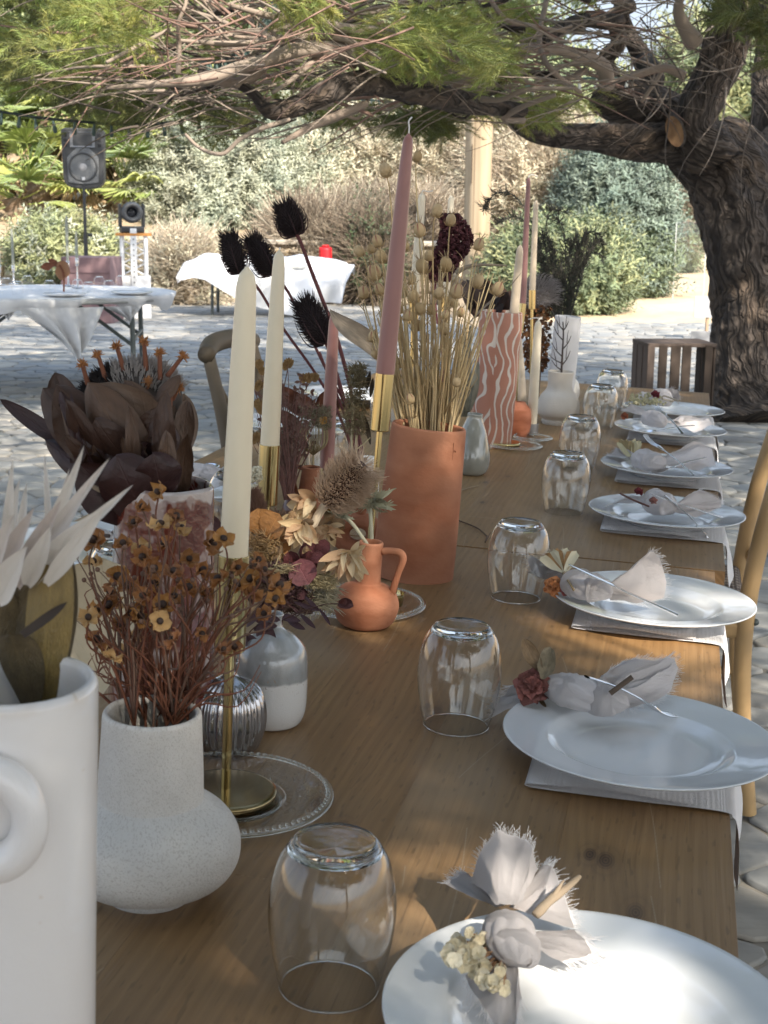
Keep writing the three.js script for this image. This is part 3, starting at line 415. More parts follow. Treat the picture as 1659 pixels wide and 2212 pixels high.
// a second tamarisk behind the camera, which shades the tables
const shade = thing('tamarisk_tree', 'tamarisk standing behind the viewer, its crown shading the tables', 'tree', V(3.6, -0.02, 6.2));
part(shade, 'trunk', tube([V(0.1, -0.1, 0.1), V(0, 0.5, 0), V(-0.1, 1.6, -0.1), V(-0.3, 2.6, -0.4)], [0.32, 0.26, 0.22, 0.2], 24, 8, ridge(0.2, 12, 9)), bark);
{ R = rng(101); const br = [], mats = [], cols = [], puff = [];
  for (let i = 0; i < 16; i++) { const e = V(rr(-7.5, 2.0), rr(3.2, 5.2), rr(-8.5, 4)), m = e.clone().multiplyScalar(0.5).add(V(0, 1.2, 0)); br.push(tube([V(-0.25, 2.4, -0.35), m, e], [0.12, 0.07, 0.02], 7, 6)); }
  part(shade, 'branch', merge(br), bark, 'stuff');
  // clumps of the crown, laid out so that shafts of sun reach parts of the tables
  const holes = SHAFTS.map((p) => p);
  for (let i = 0; i < 640; i++) { const x = rr(-4.2, 6.5), z = rr(-8.2, 7.5), y = 2.75 + rr(0, 1.7) + 0.10 * Math.abs(z); if (z < -3 && x < 1.2) continue; puff.push([V(x, y, z), rr(0.35, 0.75)]); }
  for (const [p, n] of [[T(1400, 1590), 5], [T(1420, 1290), 5], [T(1560, 1330), 3], [T(1240, 1580), 3], [T(900, 1720), 3], [T(1450, 1080), 4], [T(1420, 1840), 2]]) for (let k = 0; k < n; k++) { const t = rr(3.2, 5.2); puff.push([p.clone().addScaledVector(sunDir, t).add(V(rr(-0.15, 0.15), 0, rr(-0.15, 0.15))), rr(0.3, 0.45)]); }
  const toS2 = (p) => { const t = (p.y - 0.78) / sunDir.y; return [p.x - sunDir.x * t, p.z - sunDir.z * t]; };   // where the clump's shadow falls on the tables
  for (const [p, r] of puff) for (let i = 0; i < 84; i++) { const g = () => (R() + R() + R() - 1.5) * 1.1, s = p.clone().add(V(g() * r, g() * r * 0.6, g() * r)); const f = toS2(s); if (holes.some(([hx, hz, hr]) => Math.hypot(f[0] - hx, f[1] - hz) < hr * (0.8 + 0.4 * R()) + 0.11)) continue; mats.push(new THREE.Matrix4().compose(s.sub(shade.position), qTo(V(rr(-1, 1), rr(-0.7, 0.6), rr(-1, 1))), V(1, 1, 1).multiplyScalar(rr(0.6, 1.05)))); const b = rr(0.6, 1.2); cols.push(C(b, b, b)); }
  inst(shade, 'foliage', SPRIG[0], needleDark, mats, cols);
}
{ // the roof of the old tamarisk above the picture's top edge, which dapples the patio
  R = rng(111); const mats = [], cols = [], br = [], off = tree.position;
  for (let i = 0; i < 230; i++) { const x = rr(-6.8, 4.6), z = rr(-13.2, -4.6), y = 3.5 + 0.13 * Math.max(0, -z - 5) + rr(0, 1.3), r = rr(0.3, 0.7); if (fbm(x * 0.5 + 40, z * 0.5 + 40, 2) < 0.36) continue; for (let k = 0; k < 76; k++) { const g = () => (R() + R() + R() - 1.5) * 1.1, s = V(x + g() * r, y + g() * r * 0.55, z + g() * r); mats.push(new THREE.Matrix4().compose(s.sub(off), qTo(V(rr(-1, 1), rr(-0.7, 0.6), rr(-1, 1))), V(1, 1, 1).multiplyScalar(rr(0.7, 1.2)))); const b = rr(0.6, 1.2); cols.push(C(b, b, b)); } }
  for (let i = 0; i < 12; i++) { const e = V(rr(-6.5, 3), rr(3.8, 4.8), rr(-12.5, -5)), s = V(2.1, 3.4, -9.2); br.push(tube([s, s.clone().lerp(e, 0.5).add(V(0, 0.6, 0)), e].map((p) => p.sub(off)), [0.1, 0.06, 0.02], 7, 6)); }
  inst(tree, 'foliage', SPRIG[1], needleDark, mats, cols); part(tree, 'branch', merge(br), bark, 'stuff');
}
// ---------------------------------------------------------------- things at the back of the patio
const blackPl = mat([0.035, 0.036, 0.038], 0.55), greyMetal = mat([0.10, 0.115, 0.11], 0.45, { metalness: 0.3 }), whitePaint = mat([0.72, 0.72, 0.72], 0.5), steel = mat([0.62, 0.62, 0.63], 0.25, { metalness: 1 });
{ // wooden post
  R = rng(120); const Z = 14, b = G(1027, 668), top = W(1031, 228, depthOf(b)), H = top.y;
  const pT = tex(256, 512, (u, v) => { const g = fbm(u * 20, v * 5, 5, 20, 5), c = vn(u * 14, v * 2, 14, 2); return mix3(mix3([0.29, 0.215, 0.13], [0.48, 0.38, 0.26], g), [0.17, 0.11, 0.06], smooth(c, 0.80, 0.9) * 0.8); });
  const post = thing('wooden_post', 'thick pale round wooden post with weathered split top', 'post', V(b.x, 0, b.z));
  const r = 28 * depthOf(b) / FOC;
  const g = lathe([[r * 1.02, -0.1], [r, 0.3], [r * 1.0, H * 0.6], [r * 1.03, H - 0.03], [r * 0.97, H], [0, H + 0.01]], 28), p = g.attributes.position;
  for (let i = 0; i < p.count; i++) { const a = Math.atan2(p.getX(i), p.getZ(i)), f = 1 + 0.05 * Math.sin(a * 3 + 1) + 0.03 * Math.sin(a * 7); p.setXYZ(i, p.getX(i) * f, p.getY(i) + (p.getY(i) > H * 0.9 ? 0.05 * Math.sin(a) : 0), p.getZ(i) * f); } g.computeVertexNormals();
  part(post, 'shaft', g, mat([1, 1, 1], 0.85, { map: pT, bumpMap: pT, bumpScale: 0.015 }));
  for (const [a, y] of [[0.2, 1.2], [-0.6, 1.9], [0.5, 0.5]]) part(post, 'split', at(new THREE.BoxGeometry(0.008, 0.5, 0.006), V(Math.sin(a) * r * 1.045, y, Math.cos(a) * r * 1.045), yaw(a)), mat([0.09, 0.06, 0.04], 0.95));
}
{ // strings of fairy lights
  const bulb = lathe([[0, 0], [0.010, 0.004], [0.013, 0.02], [0.008, 0.05], [0.007, 0.07]], 8);
  const strings = [['string of fairy lights with white bulbs passing above the wooden post', [[700, 222, 9.5], [770, 215, 9.5], [850, 221, 9.8], [940, 220, 10], [1010, 212, 10.2], [1090, 196, 10], [1190, 178, 9.6], [1290, 168, 9.4], [1370, 172, 9.3]], 26, mat([0.13, 0.22, 0.20], 0.6), mat([0.75, 0.78, 0.75], 0.4)],
    ['dark fairy light string draped diagonally over the left branch', [[592, -10, 6.6], [575, 35, 6.6], [540, 85, 6.6], [490, 128, 6.7], [430, 135, 6.8]], 46, mat([0.02, 0.03, 0.03], 0.6), mat([0.05, 0.09, 0.08], 0.5)],
    ['thin dark fairy light string crossing low beneath the left branches', [[-20, 238, 8], [120, 258, 8], [330, 268, 8.2], [520, 238, 8.4], [640, 228, 8.6], [700, 222, 9]], 22, mat([0.02, 0.03, 0.03], 0.6), mat([0.05, 0.09, 0.08], 0.5)]];
  for (const [label, l, n, cm, bm] of strings) { const pts = limbPts(l), o = thing('fairy_lights', label, 'fairy lights', pts[0]); part(o, 'cable', local(tube(pts, 0.008, 5, 6), o), cm); const cv = new THREE.CatmullRomCurve3(pts); R = rng(130 + n); for (let i = 0; i < n; i++) { const m = part(o, 'bulb', bulb, bm); m.position.copy(cv.getPointAt((i + 0.5) / n)).sub(pts[0]).add(V(0, -0.075, 0)); m.rotation.set(rr(-0.2, 0.2), 0, rr(-0.2, 0.2)); } }
}
function tripodStand(label, base, H) {
  const s = thing('speaker_stand', label, 'stand', base);
  part(s, 'pole', lathe([[0, 0.12], [0.024, 0.12], [0.024, H * 0.62], [0.017, H * 0.63], [0.017, H], [0, H]], 14), blackPl);
  part(s, 'collar', lathe([[0, 0.62], [0.034, 0.62], [0.034, 0.72], [0, 0.72]], 14), blackPl); part(s, 'clamp_knob', at(lathe([[0, 0], [0.02, 0], [0.02, 0.05], [0, 0.05]], 10), V(0.03, H * 0.62, 0), qTo(V(1, 0, 0))), blackPl);
  for (let i = 0; i < 3; i++) { const a = i * 2.094 + 0.4; part(s, 'leg', tube([V(0, 0.66, 0), V(Math.cos(a) * 0.55, 0.02, Math.sin(a) * 0.55)], 0.014, 8, 1), blackPl); }
}
{ // loudspeaker
  const Z = 17.2, b = G(190, 690), base = V(b.x, 0, b.z), bot = hAt(base, 403, V(0, 1, 0)), top = hAt(base, 279, V(0, 1, 0)), h = top - bot, w = 84 * depthOf(base) / FOC, d = 0.34;
  tripodStand('black tripod pole stand carrying the loudspeaker', base, bot + 0.05);
  const o = thing('loudspeaker', 'grey black portable loudspeaker raised on a pole in front of palms', 'loudspeaker', base.clone().add(V(0, bot, 0)), yaw(0.12));
  const s = new THREE.Shape(); const hw = w / 2; s.moveTo(-hw * 0.6, 0); s.quadraticCurveTo(0, -0.03, hw * 0.6, 0); s.quadraticCurveTo(hw * 0.95, 0.02, hw * 0.95, 0.12); s.lineTo(hw, h * 0.95); s.quadraticCurveTo(hw * 0.98, h, hw * 0.8, h); s.lineTo(-hw * 0.8, h); s.quadraticCurveTo(-hw * 0.98, h, -hw, h * 0.95); s.lineTo(-hw * 0.95, 0.12); s.quadraticCurveTo(-hw * 0.95, 0.02, -hw * 0.6, 0);
  const body = new THREE.ExtrudeGeometry(s, { depth: d, bevelEnabled: true, bevelSize: 0.012, bevelThickness: 0.012, bevelSegments: 2, curveSegments: 8 }); body.translate(0, 0, -d); part(o, 'cabinet', body, blackPl);
  const gm = mat([0.12, 0.125, 0.13], 0.5, { metalness: 0.3, bumpMap: rep(fineTex, 3, 3), bumpScale: 0.004 });
  const g2 = new THREE.Shape(); g2.moveTo(-hw * 0.72, h * 0.08); g2.quadraticCurveTo(0, h * 0.02, hw * 0.72, h * 0.08); g2.lineTo(hw * 0.76, h * 0.5); g2.quadraticCurveTo(hw * 0.5, h * 0.6, hw * 0.3, h * 0.66); g2.lineTo(-hw * 0.3, h * 0.66); g2.quadraticCurveTo(-hw * 0.5, h * 0.6, -hw * 0.76, h * 0.5); part(o, 'grille', at(new THREE.ExtrudeGeometry(g2, { depth: 0.016, bevelEnabled: true, bevelSize: 0.006, bevelThickness: 0.006 }), V(0, 0, 0.008)), gm);
  part(o, 'woofer', at(new THREE.TorusGeometry(hw * 0.68, 0.014, 8, 32), V(0, h * 0.34, 0.026)), blackPl); part(o, 'dust_cap', at(new THREE.SphereGeometry(0.05, 16, 8, 0, 6.3, 0, 1.5).rotateX(Math.PI / 2), V(0, h * 0.34, 0.02), null, V(1, 1, 0.4)), mat([0.22, 0.22, 0.23], 0.5));
  const horn = sheet((u, v) => { const a = v * Math.PI * 2, t = 1 - u, sq = Math.max(Math.abs(Math.cos(a)), Math.abs(Math.sin(a))), k = 1 / lerp(1, sq, Math.pow(t, 0.5)); return V(Math.cos(a) * k * lerp(0.02, hw * 0.62, t * t), h * 0.81 + Math.sin(a) * k * lerp(0.02, h * 0.125, t * t), 0.026 - u * 0.1); }, 8, 32);
  part(o, 'horn', horn, mat([0.15, 0.152, 0.157], 0.4)); part(o, 'horn_rim', at(box(hw * 1.36, 0.012, 0.03, 0.004), V(0, h * 0.945, 0.012)), gm);
  for (const sx of [-1, 1]) for (let k = 0; k < 3; k++) part(o, 'port', at(box(hw * 0.17, h * 0.055, 0.02, 0.004), V(sx * hw * 0.84, h * (0.72 + k * 0.085), 0.006)), mat([0.012, 0.012, 0.013], 0.8));
  part(o, 'badge', at(box(0.035, 0.045, 0.01, 0.004), V(0, h * 0.13, 0.03)), mat([0.6, 0.6, 0.62], 0.35, { metalness: 0.8 }));
}
{ // white truss pillar with a moving head light on it
  const b = G(293, 688), base = V(b.x, 0, b.z), Zb = depthOf(base), k = Zb / FOC, top = hAt(base, 508, V(0, 1, 0)), w = 50 * k;
  const t = thing('truss_pillar', 'white metal truss pillar with ladder rail in front of the stone wall', 'truss', base, yaw(0.15));
  for (const sx of [-1, 1]) for (const sz of [-1, 1]) part(t, 'chord', tube([V(sx * w / 2, 0.02, sz * w / 2), V(sx * w / 2, top, sz * w / 2)], 0.024, 10, 1), whitePaint);
  for (let s = 0; s < 4; s++) for (let i = 0; i < 6; i++) { const a = s * Math.PI / 2, q = yaw(a), y0 = 0.1 + i * (top - 0.15) / 6, y1 = y0 + (top - 0.15) / 6, f = i & 1 ? 1 : -1; part(t, 'brace', tube([V(f * w / 2, y0, w / 2).applyQuaternion(q), V(-f * w / 2, y1, w / 2).applyQuaternion(q)], 0.011, 6, 1), whitePaint); }
  const rail = part(t, 'ladder_rail', at(box(0.075, top + 0.08, 0.03, 0.006), V(0.0, top / 2 + 0.04, w / 2 + 0.035)), whitePaint);
  for (let i = 0; i < 14; i++) part(rail, 'bolt_hole', at(new THREE.CylinderGeometry(0.009, 0.009, 0.006, 10).rotateX(Math.PI / 2), V(0, 0.12 + i * (top - 0.1) / 14, w / 2 + 0.051)), mat([0.12, 0.12, 0.12], 0.8));
  part(t, 'base_box', at(box(w * 1.35, 0.5, w * 1.2, 0.01), V(0, 0.25, 0)), whitePaint);
  part(t, 'top_plate', at(box(w * 1.5, 0.03, w * 1.4, 0.006), V(0, top + 0.01, 0)), mat([0.55, 0.24, 0.06], 0.6));
  const m = thing('stage_light', 'dark moving head stage light with round lens on the white truss', 'stage light', base.clone().add(V(-0.02, top + 0.027, 0)), yaw(0.3));
  part(m, 'base', at(box(0.27, 0.075, 0.24, 0.02, 2), V(0, 0.038, 0)), blackPl);
  for (const sx of [-1, 1]) part(m, 'yoke_arm', at(box(0.035, 0.27, 0.10, 0.012, 2), V(sx * 0.135, 0.2, 0)), blackPl);
  const ring = part(m, 'head', at(new THREE.TorusGeometry(0.095, 0.035, 12, 32), V(0, 0.235, 0.04), null, V(1, 0.95, 1.6)), mat([0.07, 0.072, 0.075], 0.45));
  part(ring, 'lens', at(new THREE.SphereGeometry(0.085, 20, 10, 0, 6.3, 0, 1.2).rotateX(Math.PI / 2), V(0, 0.235, -0.02), null, V(1, 0.95, 0.5)), mat([0.02, 0.022, 0.03], 0.08));
}
{ // box draped in mauve cloth
  const c = G(202, 696), base = V(c.x, 0, c.z), top = hAt(base, 556, V(0, 1, 0)), w = 104 * depthOf(base) / FOC;
  const o = thing('draped_box', 'box covered with dull mauve cloth behind the round table', 'box', base, yaw(-0.06));
  const cm = mat([0.17, 0.105, 0.11], 0.9, { sheen: 0.3, sheenColor: new THREE.Color(0.5, 0.4, 0.42) });
  const g = sheet((u, v) => { const a = v * 4, s = Math.floor(a) % 4, f = a - Math.floor(a), e = w / 2, c4 = [[-e, -e], [e, -e], [e, e], [-e, e]], p = c4[s], q = c4[(s + 1) % 4], k = 1 + 0.025 * (1 - u) * Math.sin(v * 60) + 0.02 * (1 - u); return V(lerp(p[0], q[0], f) * k, lerp(0.01, top, u), lerp(p[1], q[1], f) * k); }, 8, 96);
  part(o, 'cloth_skirt', g, cm); part(o, 'cloth_top', at(box(w, 0.02, w, 0.008, 2), V(0, top, 0)), cm); part(o, 'seam', at(new THREE.BoxGeometry(w * 0.99, 0.006, 0.006), V(0, top * 0.78, w / 2 + 0.009)), mat([0.12, 0.07, 0.075], 0.9));
}
const clothTex = tex(256, 256, (u, v) => 0.9 + 0.1 * fbm(u * 6, v * 6, 4, 6, 6));
const whiteCloth = mat([0.80, 0.80, 0.81], 0.85, { map: clothTex, bumpMap: rep(linenTex, 10, 10), bumpScale: 0.0006 });
// ---------------------------------------------------------------- round table at the left
const RT = G(122, 833), RH = 0.70, RTZ = depthOf(RT);
{
  const Rr = 0.885, o = thing('round_table', 'round folding table with grey green legs at the left', 'table', V(RT.x, 0, RT.z), yaw(0.1));
  part(o, 'tabletop', lathe([[0, RH - 0.045], [Rr - 0.01, RH - 0.045], [Rr, RH - 0.03], [Rr, RH - 0.012], [Rr - 0.01, RH - 0.006], [0, RH - 0.006]], 64), mat([0.5, 0.5, 0.48], 0.6));
  for (const sx of [-1, 1]) for (const sz of [-1, 1]) { const l = part(o, 'leg', tube([V(sx * 0.60, RH - 0.05, sz * 0.42), V(sx * 0.61, 0.0, sz * 0.45)], 0.019, 10, 2), greyMetal); part(l, 'brace', tube([V(sx * 0.2, RH - 0.055, sz * 0.42), V(sx * 0.605, RH - 0.36, sz * 0.435)], 0.013, 8, 1), greyMetal); part(l, 'foot', lathe([[0, 0], [0.025, 0], [0.025, 0.04], [0, 0.04]], 10).translate(sx * 0.61, 0, sz * 0.45), blackPl); }
  for (const sx of [-1, 1]) part(o, 'crossbar', tube([V(sx * 0.607, 0.38, -0.44), V(sx * 0.607, 0.38, 0.44)], 0.013, 8, 1), greyMetal);
  R = rng(140); const cl = thing('tablecloth', 'white cloth on the round table with one corner hanging to a point', 'tablecloth', V(RT.x, RH - 0.001, RT.z));
  const g = sheet((u, v) => { const a = v * Math.PI * 2; const drop = 0.075 + 0.03 * Math.sin(a * 4 + 1) + 0.02 * Math.sin(a * 11) ; if (u < 0.7) return V(Math.cos(a) * Rr * u / 0.7 * 0.995, 0.003 * vn(20 + Math.cos(a) * u * 8, 20 + Math.sin(a) * u * 8), Math.sin(a) * Rr * u / 0.7 * 0.995); const t = (u - 0.7) / 0.3, f = 1 + 0.014 + 0.016 * Math.sin(a * 23) * t; return V(Math.cos(a) * Rr * (f - 0.05 * t * t), 0.002 - drop * (t < 0.15 ? t * 0.6 : t), Math.sin(a) * Rr * (f - 0.05 * t * t)); }, 22, 220);
  part(cl, 'top_and_edge', g, whiteCloth);
  const hang = (a0, a1, len, tipA, sw) => sheet((u, v) => { const a = lerp(a0, a1, v), e = Rr * (1.0 - 0.06 * u), tipX = Math.cos(tipA) * Rr, tipZ = Math.sin(tipA) * Rr, s = Math.pow(u, 1.05); const x = lerp(Math.cos(a) * e, tipX, s), z = lerp(Math.sin(a) * e, tipZ, s); const prof = u * len * (1 - Math.pow(Math.abs(v - 0.5) * 2, 2) * 0.18); const f = sw * Math.sin(v * 18 + u * 2) * Math.sin(u * Math.PI * 0.9); return V(x + f * 0.6, -0.06 - prof, z + f - 0.05 * Math.sin(u * 2)); }, 16, 40);
  part(cl, 'hanging_corner', hang(Math.PI / 2 - 0.62, Math.PI / 2 + 0.06, 0.40, Math.PI / 2 - 0.40, 0.05), whiteCloth);
  part(cl, 'hanging_fold', hang(Math.PI / 2 + 0.06, Math.PI / 2 + 0.26, 0.10, Math.PI / 2 + 0.14, 0.02), whiteCloth);
  part(cl, 'hanging_fold', hang(Math.PI / 2 - 1.0, Math.PI / 2 - 0.62, 0.12, Math.PI / 2 - 0.84, 0.03), whiteCloth);
}
const onRound = (px, py) => { const p = G(px, py, RH + 0.004); return p; };
const paneGlass = mat([1, 1, 1], 0.03, { transmission: 1, thickness: 0, ior: 1.5 });
const solidGlass = mat([0.985, 0.995, 0.99], 0.02, { transmission: 1, thickness: 0.01, ior: 1.5 });
const waxGrey = mat([0.33, 0.34, 0.28], 0.5);
{ // glasses, plates, candles and a dried leaf on the round table
  R = rng(150);
  const tumblerS = (o, r, h) => { part(o, 'bowl', lathe([[r * 0.72, 0], [r * 0.95, h * 0.25], [r, h * 0.5], [r * 0.92, h * 0.8], [r * 0.66, h * 0.96]], 20), paneGlass); part(o, 'foot', lathe([[0, h * 0.94], [r * 0.64, h * 0.94], [r * 0.6, h], [0, h]], 20), solidGlass); };
  let first; const spots = [[15, 630], [38, 638], [60, 624], [108, 636], [168, 634], [192, 640], [215, 626], [236, 636], [262, 624]];
  spots.forEach(([x, y]) => { const p = onRound(x, y), lb = 'small upturned clear glass among the glassware on the round table'; if (!first) { first = thing('glass_tumbler', lb, 'glass', p, null, 'glasses on the round table'); tumblerS(first, 0.042, 0.10); } else copyOf(first, null, p, yaw(rr(0, 3))); });
  let cp; [[140, 640], [285, 636]].forEach(([x, y], i) => { const p = onRound(x, y), lb = ['white plate in the middle of the round table', 'white plate at the right edge of the round table'][i]; if (!cp) { cp = thing('plate', lb, 'plate', p); part(cp, 'body', lathe([[0, 0.004], [0.09, 0.004], [0.14, 0.016], [0.15, 0.02], [0.14, 0.012], [0.09, 0], [0, 0]], 36), mat([0.8, 0.8, 0.8], 0.2)); } else copyOf(cp, lb, p); });
  [[148, 618, 566, 466, 'tallest grey green candle on the round table in front of the mauve box'], [168, 622, 560, 500, 'shorter grey green candle in front of the mauve box'], [30, 614, 575, 495, 'thin grey candle near the left end of the round table'], [0, 616, 575, 520, 'thin candle on the round table at the left border']].forEach(([x, y0, y1, y2, lb]) => {
    const p = onRound(x, y0), h1 = hAt(p, y1, V(0, 1, 0)), h2 = hAt(p, y2, V(0, 1, 0)), o = thing('candle', lb, 'candle', p);
    part(o, 'holder', lathe([[0, 0], [0.045, 0], [0.045, 0.006], [0.008, 0.012], [0.006, h1 - 0.05], [0.014, h1 - 0.045], [0.014, h1 + 0.01], [0, h1 + 0.01]], 16), steel); part(o, 'wax', lathe([[0.011, h1], [0.011, h2 - 0.05], [0.006, h2], [0, h2 + 0.004]], 12), waxGrey); });
  const p = onRound(138, 630), o = thing('dried_flower', 'rust coloured dried flower with curled leaf on the round table', 'dried flower', p), dm = mat([0.20, 0.07, 0.035], 0.8), q = (x, y) => W(x, y, depthOf(p)).sub(p);
  part(o, 'stem', tube([V(0, 0, 0), q(137, 590), q(128, 572)], 0.007, 6, 3), dm); part(o, 'leaf', leaf(q(118, 572), q(88, 578), 0.06, V(0.1, 0.4, 1), { wave: 0.3 }), dm); part(o, 'leaf', leaf(q(128, 575), q(104, 560), 0.05, V(0.1, 0.4, 1), { wave: 0.3 }), dm); part(o, 'flower_head', leaf(q(134, 605), q(138, 562), 0.11, V(0, 0.2, 1), { wave: 0.3, cup: 0.5 }), mat([0.33, 0.17, 0.09], 0.8));
}
// ---------------------------------------------------------------- long table under a blown white cloth
{
  const b = G(575, 688), Z = depthOf(b), k = Z / FOC; const q = (x, y, z = Z) => W(x, y, z);
  const c = q(575, 566, Z + 0.35), base = V(c.x, 0, c.z), H = 0.64, w = 340 * k;
  const o = thing('buffet_table', 'long folding table with grey metal legs under the white cloth', 'table', base);
  part(o, 'tabletop', at(box(w * 0.93, 0.04, 0.72, 0.012), V(0, H - 0.03, 0)), mat([0.5, 0.5, 0.48], 0.6));
  for (const sx of [-1, 1]) { for (const sz of [-1, 1]) { part(o, 'leg', tube([V(sx * w * 0.33, H - 0.05, sz * 0.28), V(sx * w * 0.335, 0, sz * 0.31)], 0.018, 8, 1), greyMetal); } part(o, 'crossbar', tube([V(sx * w * 0.333, 0.52, -0.29), V(sx * w * 0.333, 0.52, 0.29)], 0.012, 8, 1), greyMetal); part(o, 'crossbar', tube([V(sx * w * 0.333, 0.28, -0.3), V(sx * w * 0.333, 0.28, 0.3)], 0.012, 8, 1), greyMetal); }
  const cl = thing('tablecloth', 'white cloth blown into folds over the long buffet table', 'tablecloth', base);
  const fp = [[384, 612], [395, 604], [420, 598], [448, 604], [480, 622], [520, 650], [560, 668], [600, 676], [632, 684], [655, 664], [690, 654], [738, 655], [748, 610], [766, 575]];
  const topY = [[384, 590], [398, 566], [430, 556], [470, 551], [520, 556], [560, 560], [610, 556], [645, 551], [668, 560], [700, 568], [740, 570], [766, 571]];
  const interp = (l, x) => { for (let i = 0; i < l.length - 1; i++) if (x <= l[i + 1][0]) return lerp(l[i][1], l[i + 1][1], clamp((x - l[i][0]) / (l[i + 1][0] - l[i][0]), 0, 1)); return l[l.length - 1][1]; };
  const g = sheet((u, v) => {            // u: from the back edge over the top and down the front
    const x = lerp(384, 766, v), edge = smooth(v, 0, 0.1) * smooth(1 - v, 0, 0.06), yT = interp(topY, x), yB = interp(fp, x);
    if (u < 0.4) { const t = u / 0.4, p = q(x, yT, Z - 0.02); const bk = V(0, 0, -0.78 * (1 - t) * (0.5 + 0.5 * edge)); return p.add(bk).add(V(0, -0.12 * (1 - t) * (1 - edge) + 0.03 * Math.sin(v * 17 + t * 2) * (1 - t), 0)); }
    const t = (u - 0.4) / 0.6, fold = 0.07 * t * Math.sin(v * 26 + 1.2 * Math.sin(v * 9)) + 0.16 * t * Math.sin(v * 7 + 0.5) + 0.05 * Math.sin(v * 14 + t * 5);
    return q(lerp(x, x, t), lerp(yT, yB, t), Z - 0.02).add(V(0, 0, fold + 0.05 * Math.sin(t * Math.PI)));
  }, 26, 110);
  part(cl, 'cloth', local(g, cl), whiteCloth);
  const rc = G(703, 590, 0.72), rz = 19.3, rb = W(703, 566, rz), rh = hAt(rb, 531, V(0, 1, 0));
  const can = thing('red_canister', 'red cylindrical canister rising above the right part of the white covered table', 'canister', V(rb.x, 0, rb.z)), s = rb.y; const kk = rz / FOC;
  const r = 14 * kk, y0 = hAt(V(rb.x, 0, rb.z), 575, V(0, 1, 0)), y1 = hAt(V(rb.x, 0, rb.z), 531, V(0, 1, 0));
  const redM = mat([0.6, 0.015, 0.02], 0.4); part(can, 'body', lathe([[0, H - 0.006], [r, H - 0.006], [r, H + 0.01], [r, y1 - 0.05], [r * 0.95, y1 - 0.02], [0, y1 - 0.01]], 28), redM); part(can, 'cap', lathe([[0, y1 - 0.012], [r * 0.55, y1 - 0.012], [r * 0.55, y1 + 0.01], [0, y1 + 0.012]], 20), redM);
}
// ---------------------------------------------------------------- by the trunk
{
  R = rng(160); const b = G(1445, 948), base = V(b.x, 0, b.z), Zc = depthOf(base), k = Zc / FOC, w = 148 * k, H = hAt(base, 737, V(0, 1, 0)), d = 0.33;
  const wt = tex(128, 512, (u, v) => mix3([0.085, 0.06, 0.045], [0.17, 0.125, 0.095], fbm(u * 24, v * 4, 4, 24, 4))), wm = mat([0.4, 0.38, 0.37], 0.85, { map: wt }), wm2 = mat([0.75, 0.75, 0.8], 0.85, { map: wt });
  const o = thing('wooden_crate', 'dark slatted wooden crate standing on end beside the tree trunk', 'crate', base, yaw(0.12));
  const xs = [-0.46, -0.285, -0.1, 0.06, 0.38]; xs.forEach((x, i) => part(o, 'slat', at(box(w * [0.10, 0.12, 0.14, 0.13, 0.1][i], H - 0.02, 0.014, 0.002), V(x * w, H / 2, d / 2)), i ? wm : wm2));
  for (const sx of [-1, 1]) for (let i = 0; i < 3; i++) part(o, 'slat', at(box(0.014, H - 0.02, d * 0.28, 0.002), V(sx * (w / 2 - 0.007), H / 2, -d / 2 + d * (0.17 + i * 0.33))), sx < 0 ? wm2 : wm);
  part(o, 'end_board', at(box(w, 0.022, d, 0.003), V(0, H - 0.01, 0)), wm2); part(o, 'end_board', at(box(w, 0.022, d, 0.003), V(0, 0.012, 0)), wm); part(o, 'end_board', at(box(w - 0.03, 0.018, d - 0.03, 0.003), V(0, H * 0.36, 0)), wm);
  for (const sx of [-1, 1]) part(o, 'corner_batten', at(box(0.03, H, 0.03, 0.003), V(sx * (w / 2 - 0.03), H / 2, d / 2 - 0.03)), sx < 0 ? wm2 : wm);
  // two small white boards half hidden by the trunk
  for (const [x, y0, y1, Z, lb] of [[1525, 686, 640, 15, 'small pale board on a stake beside the path, behind the trunk'], [1518, 740, 716, 11.5, 'low pale board just above the crate, behind the trunk']]) { const c = W(x, (y0 + y1) / 2, Z), s = Z / FOC, hh = (y1 - y0) * -s, bo = thing('sign_board', lb, 'sign', V(c.x, Math.max(0, groundH(c.x, Z)), c.z), yaw(0.1)), cy = c.y - bo.position.y; part(bo, 'board', at(box(52 * s, hh, 0.012, 0.003), V(0, cy, 0)), mat([0.36, 0.36, 0.37], 0.6)); part(bo, 'stake', at(box(0.03, cy, 0.03, 0.004), V(0.03, cy / 2, -0.025)), mat([0.33, 0.24, 0.16], 0.9)); }
  // thin clear panel at the bend of the path
  const pc = W(1492, 530, 20), ps = 20 / FOC, pn = thing('clear_panel', 'thin clear upright panel at the bend of the sandy path', 'panel', V(pc.x, groundH(pc.x, 20), pc.z)); part(pn, 'pane', at(box(66 * ps, 1.0, 0.008, 0.002), V(0, 0.62, 0)), paneGlass); part(pn, 'frame_edge', at(box(0.012, 1.1, 0.014, 0.002), V(-33 * ps, 0.55, 0)), mat([0.45, 0.47, 0.46], 0.4)); part(pn, 'frame_edge', at(box(0.012, 1.1, 0.014, 0.002), V(33 * ps, 0.55, 0)), mat([0.45, 0.47, 0.46], 0.4));
}
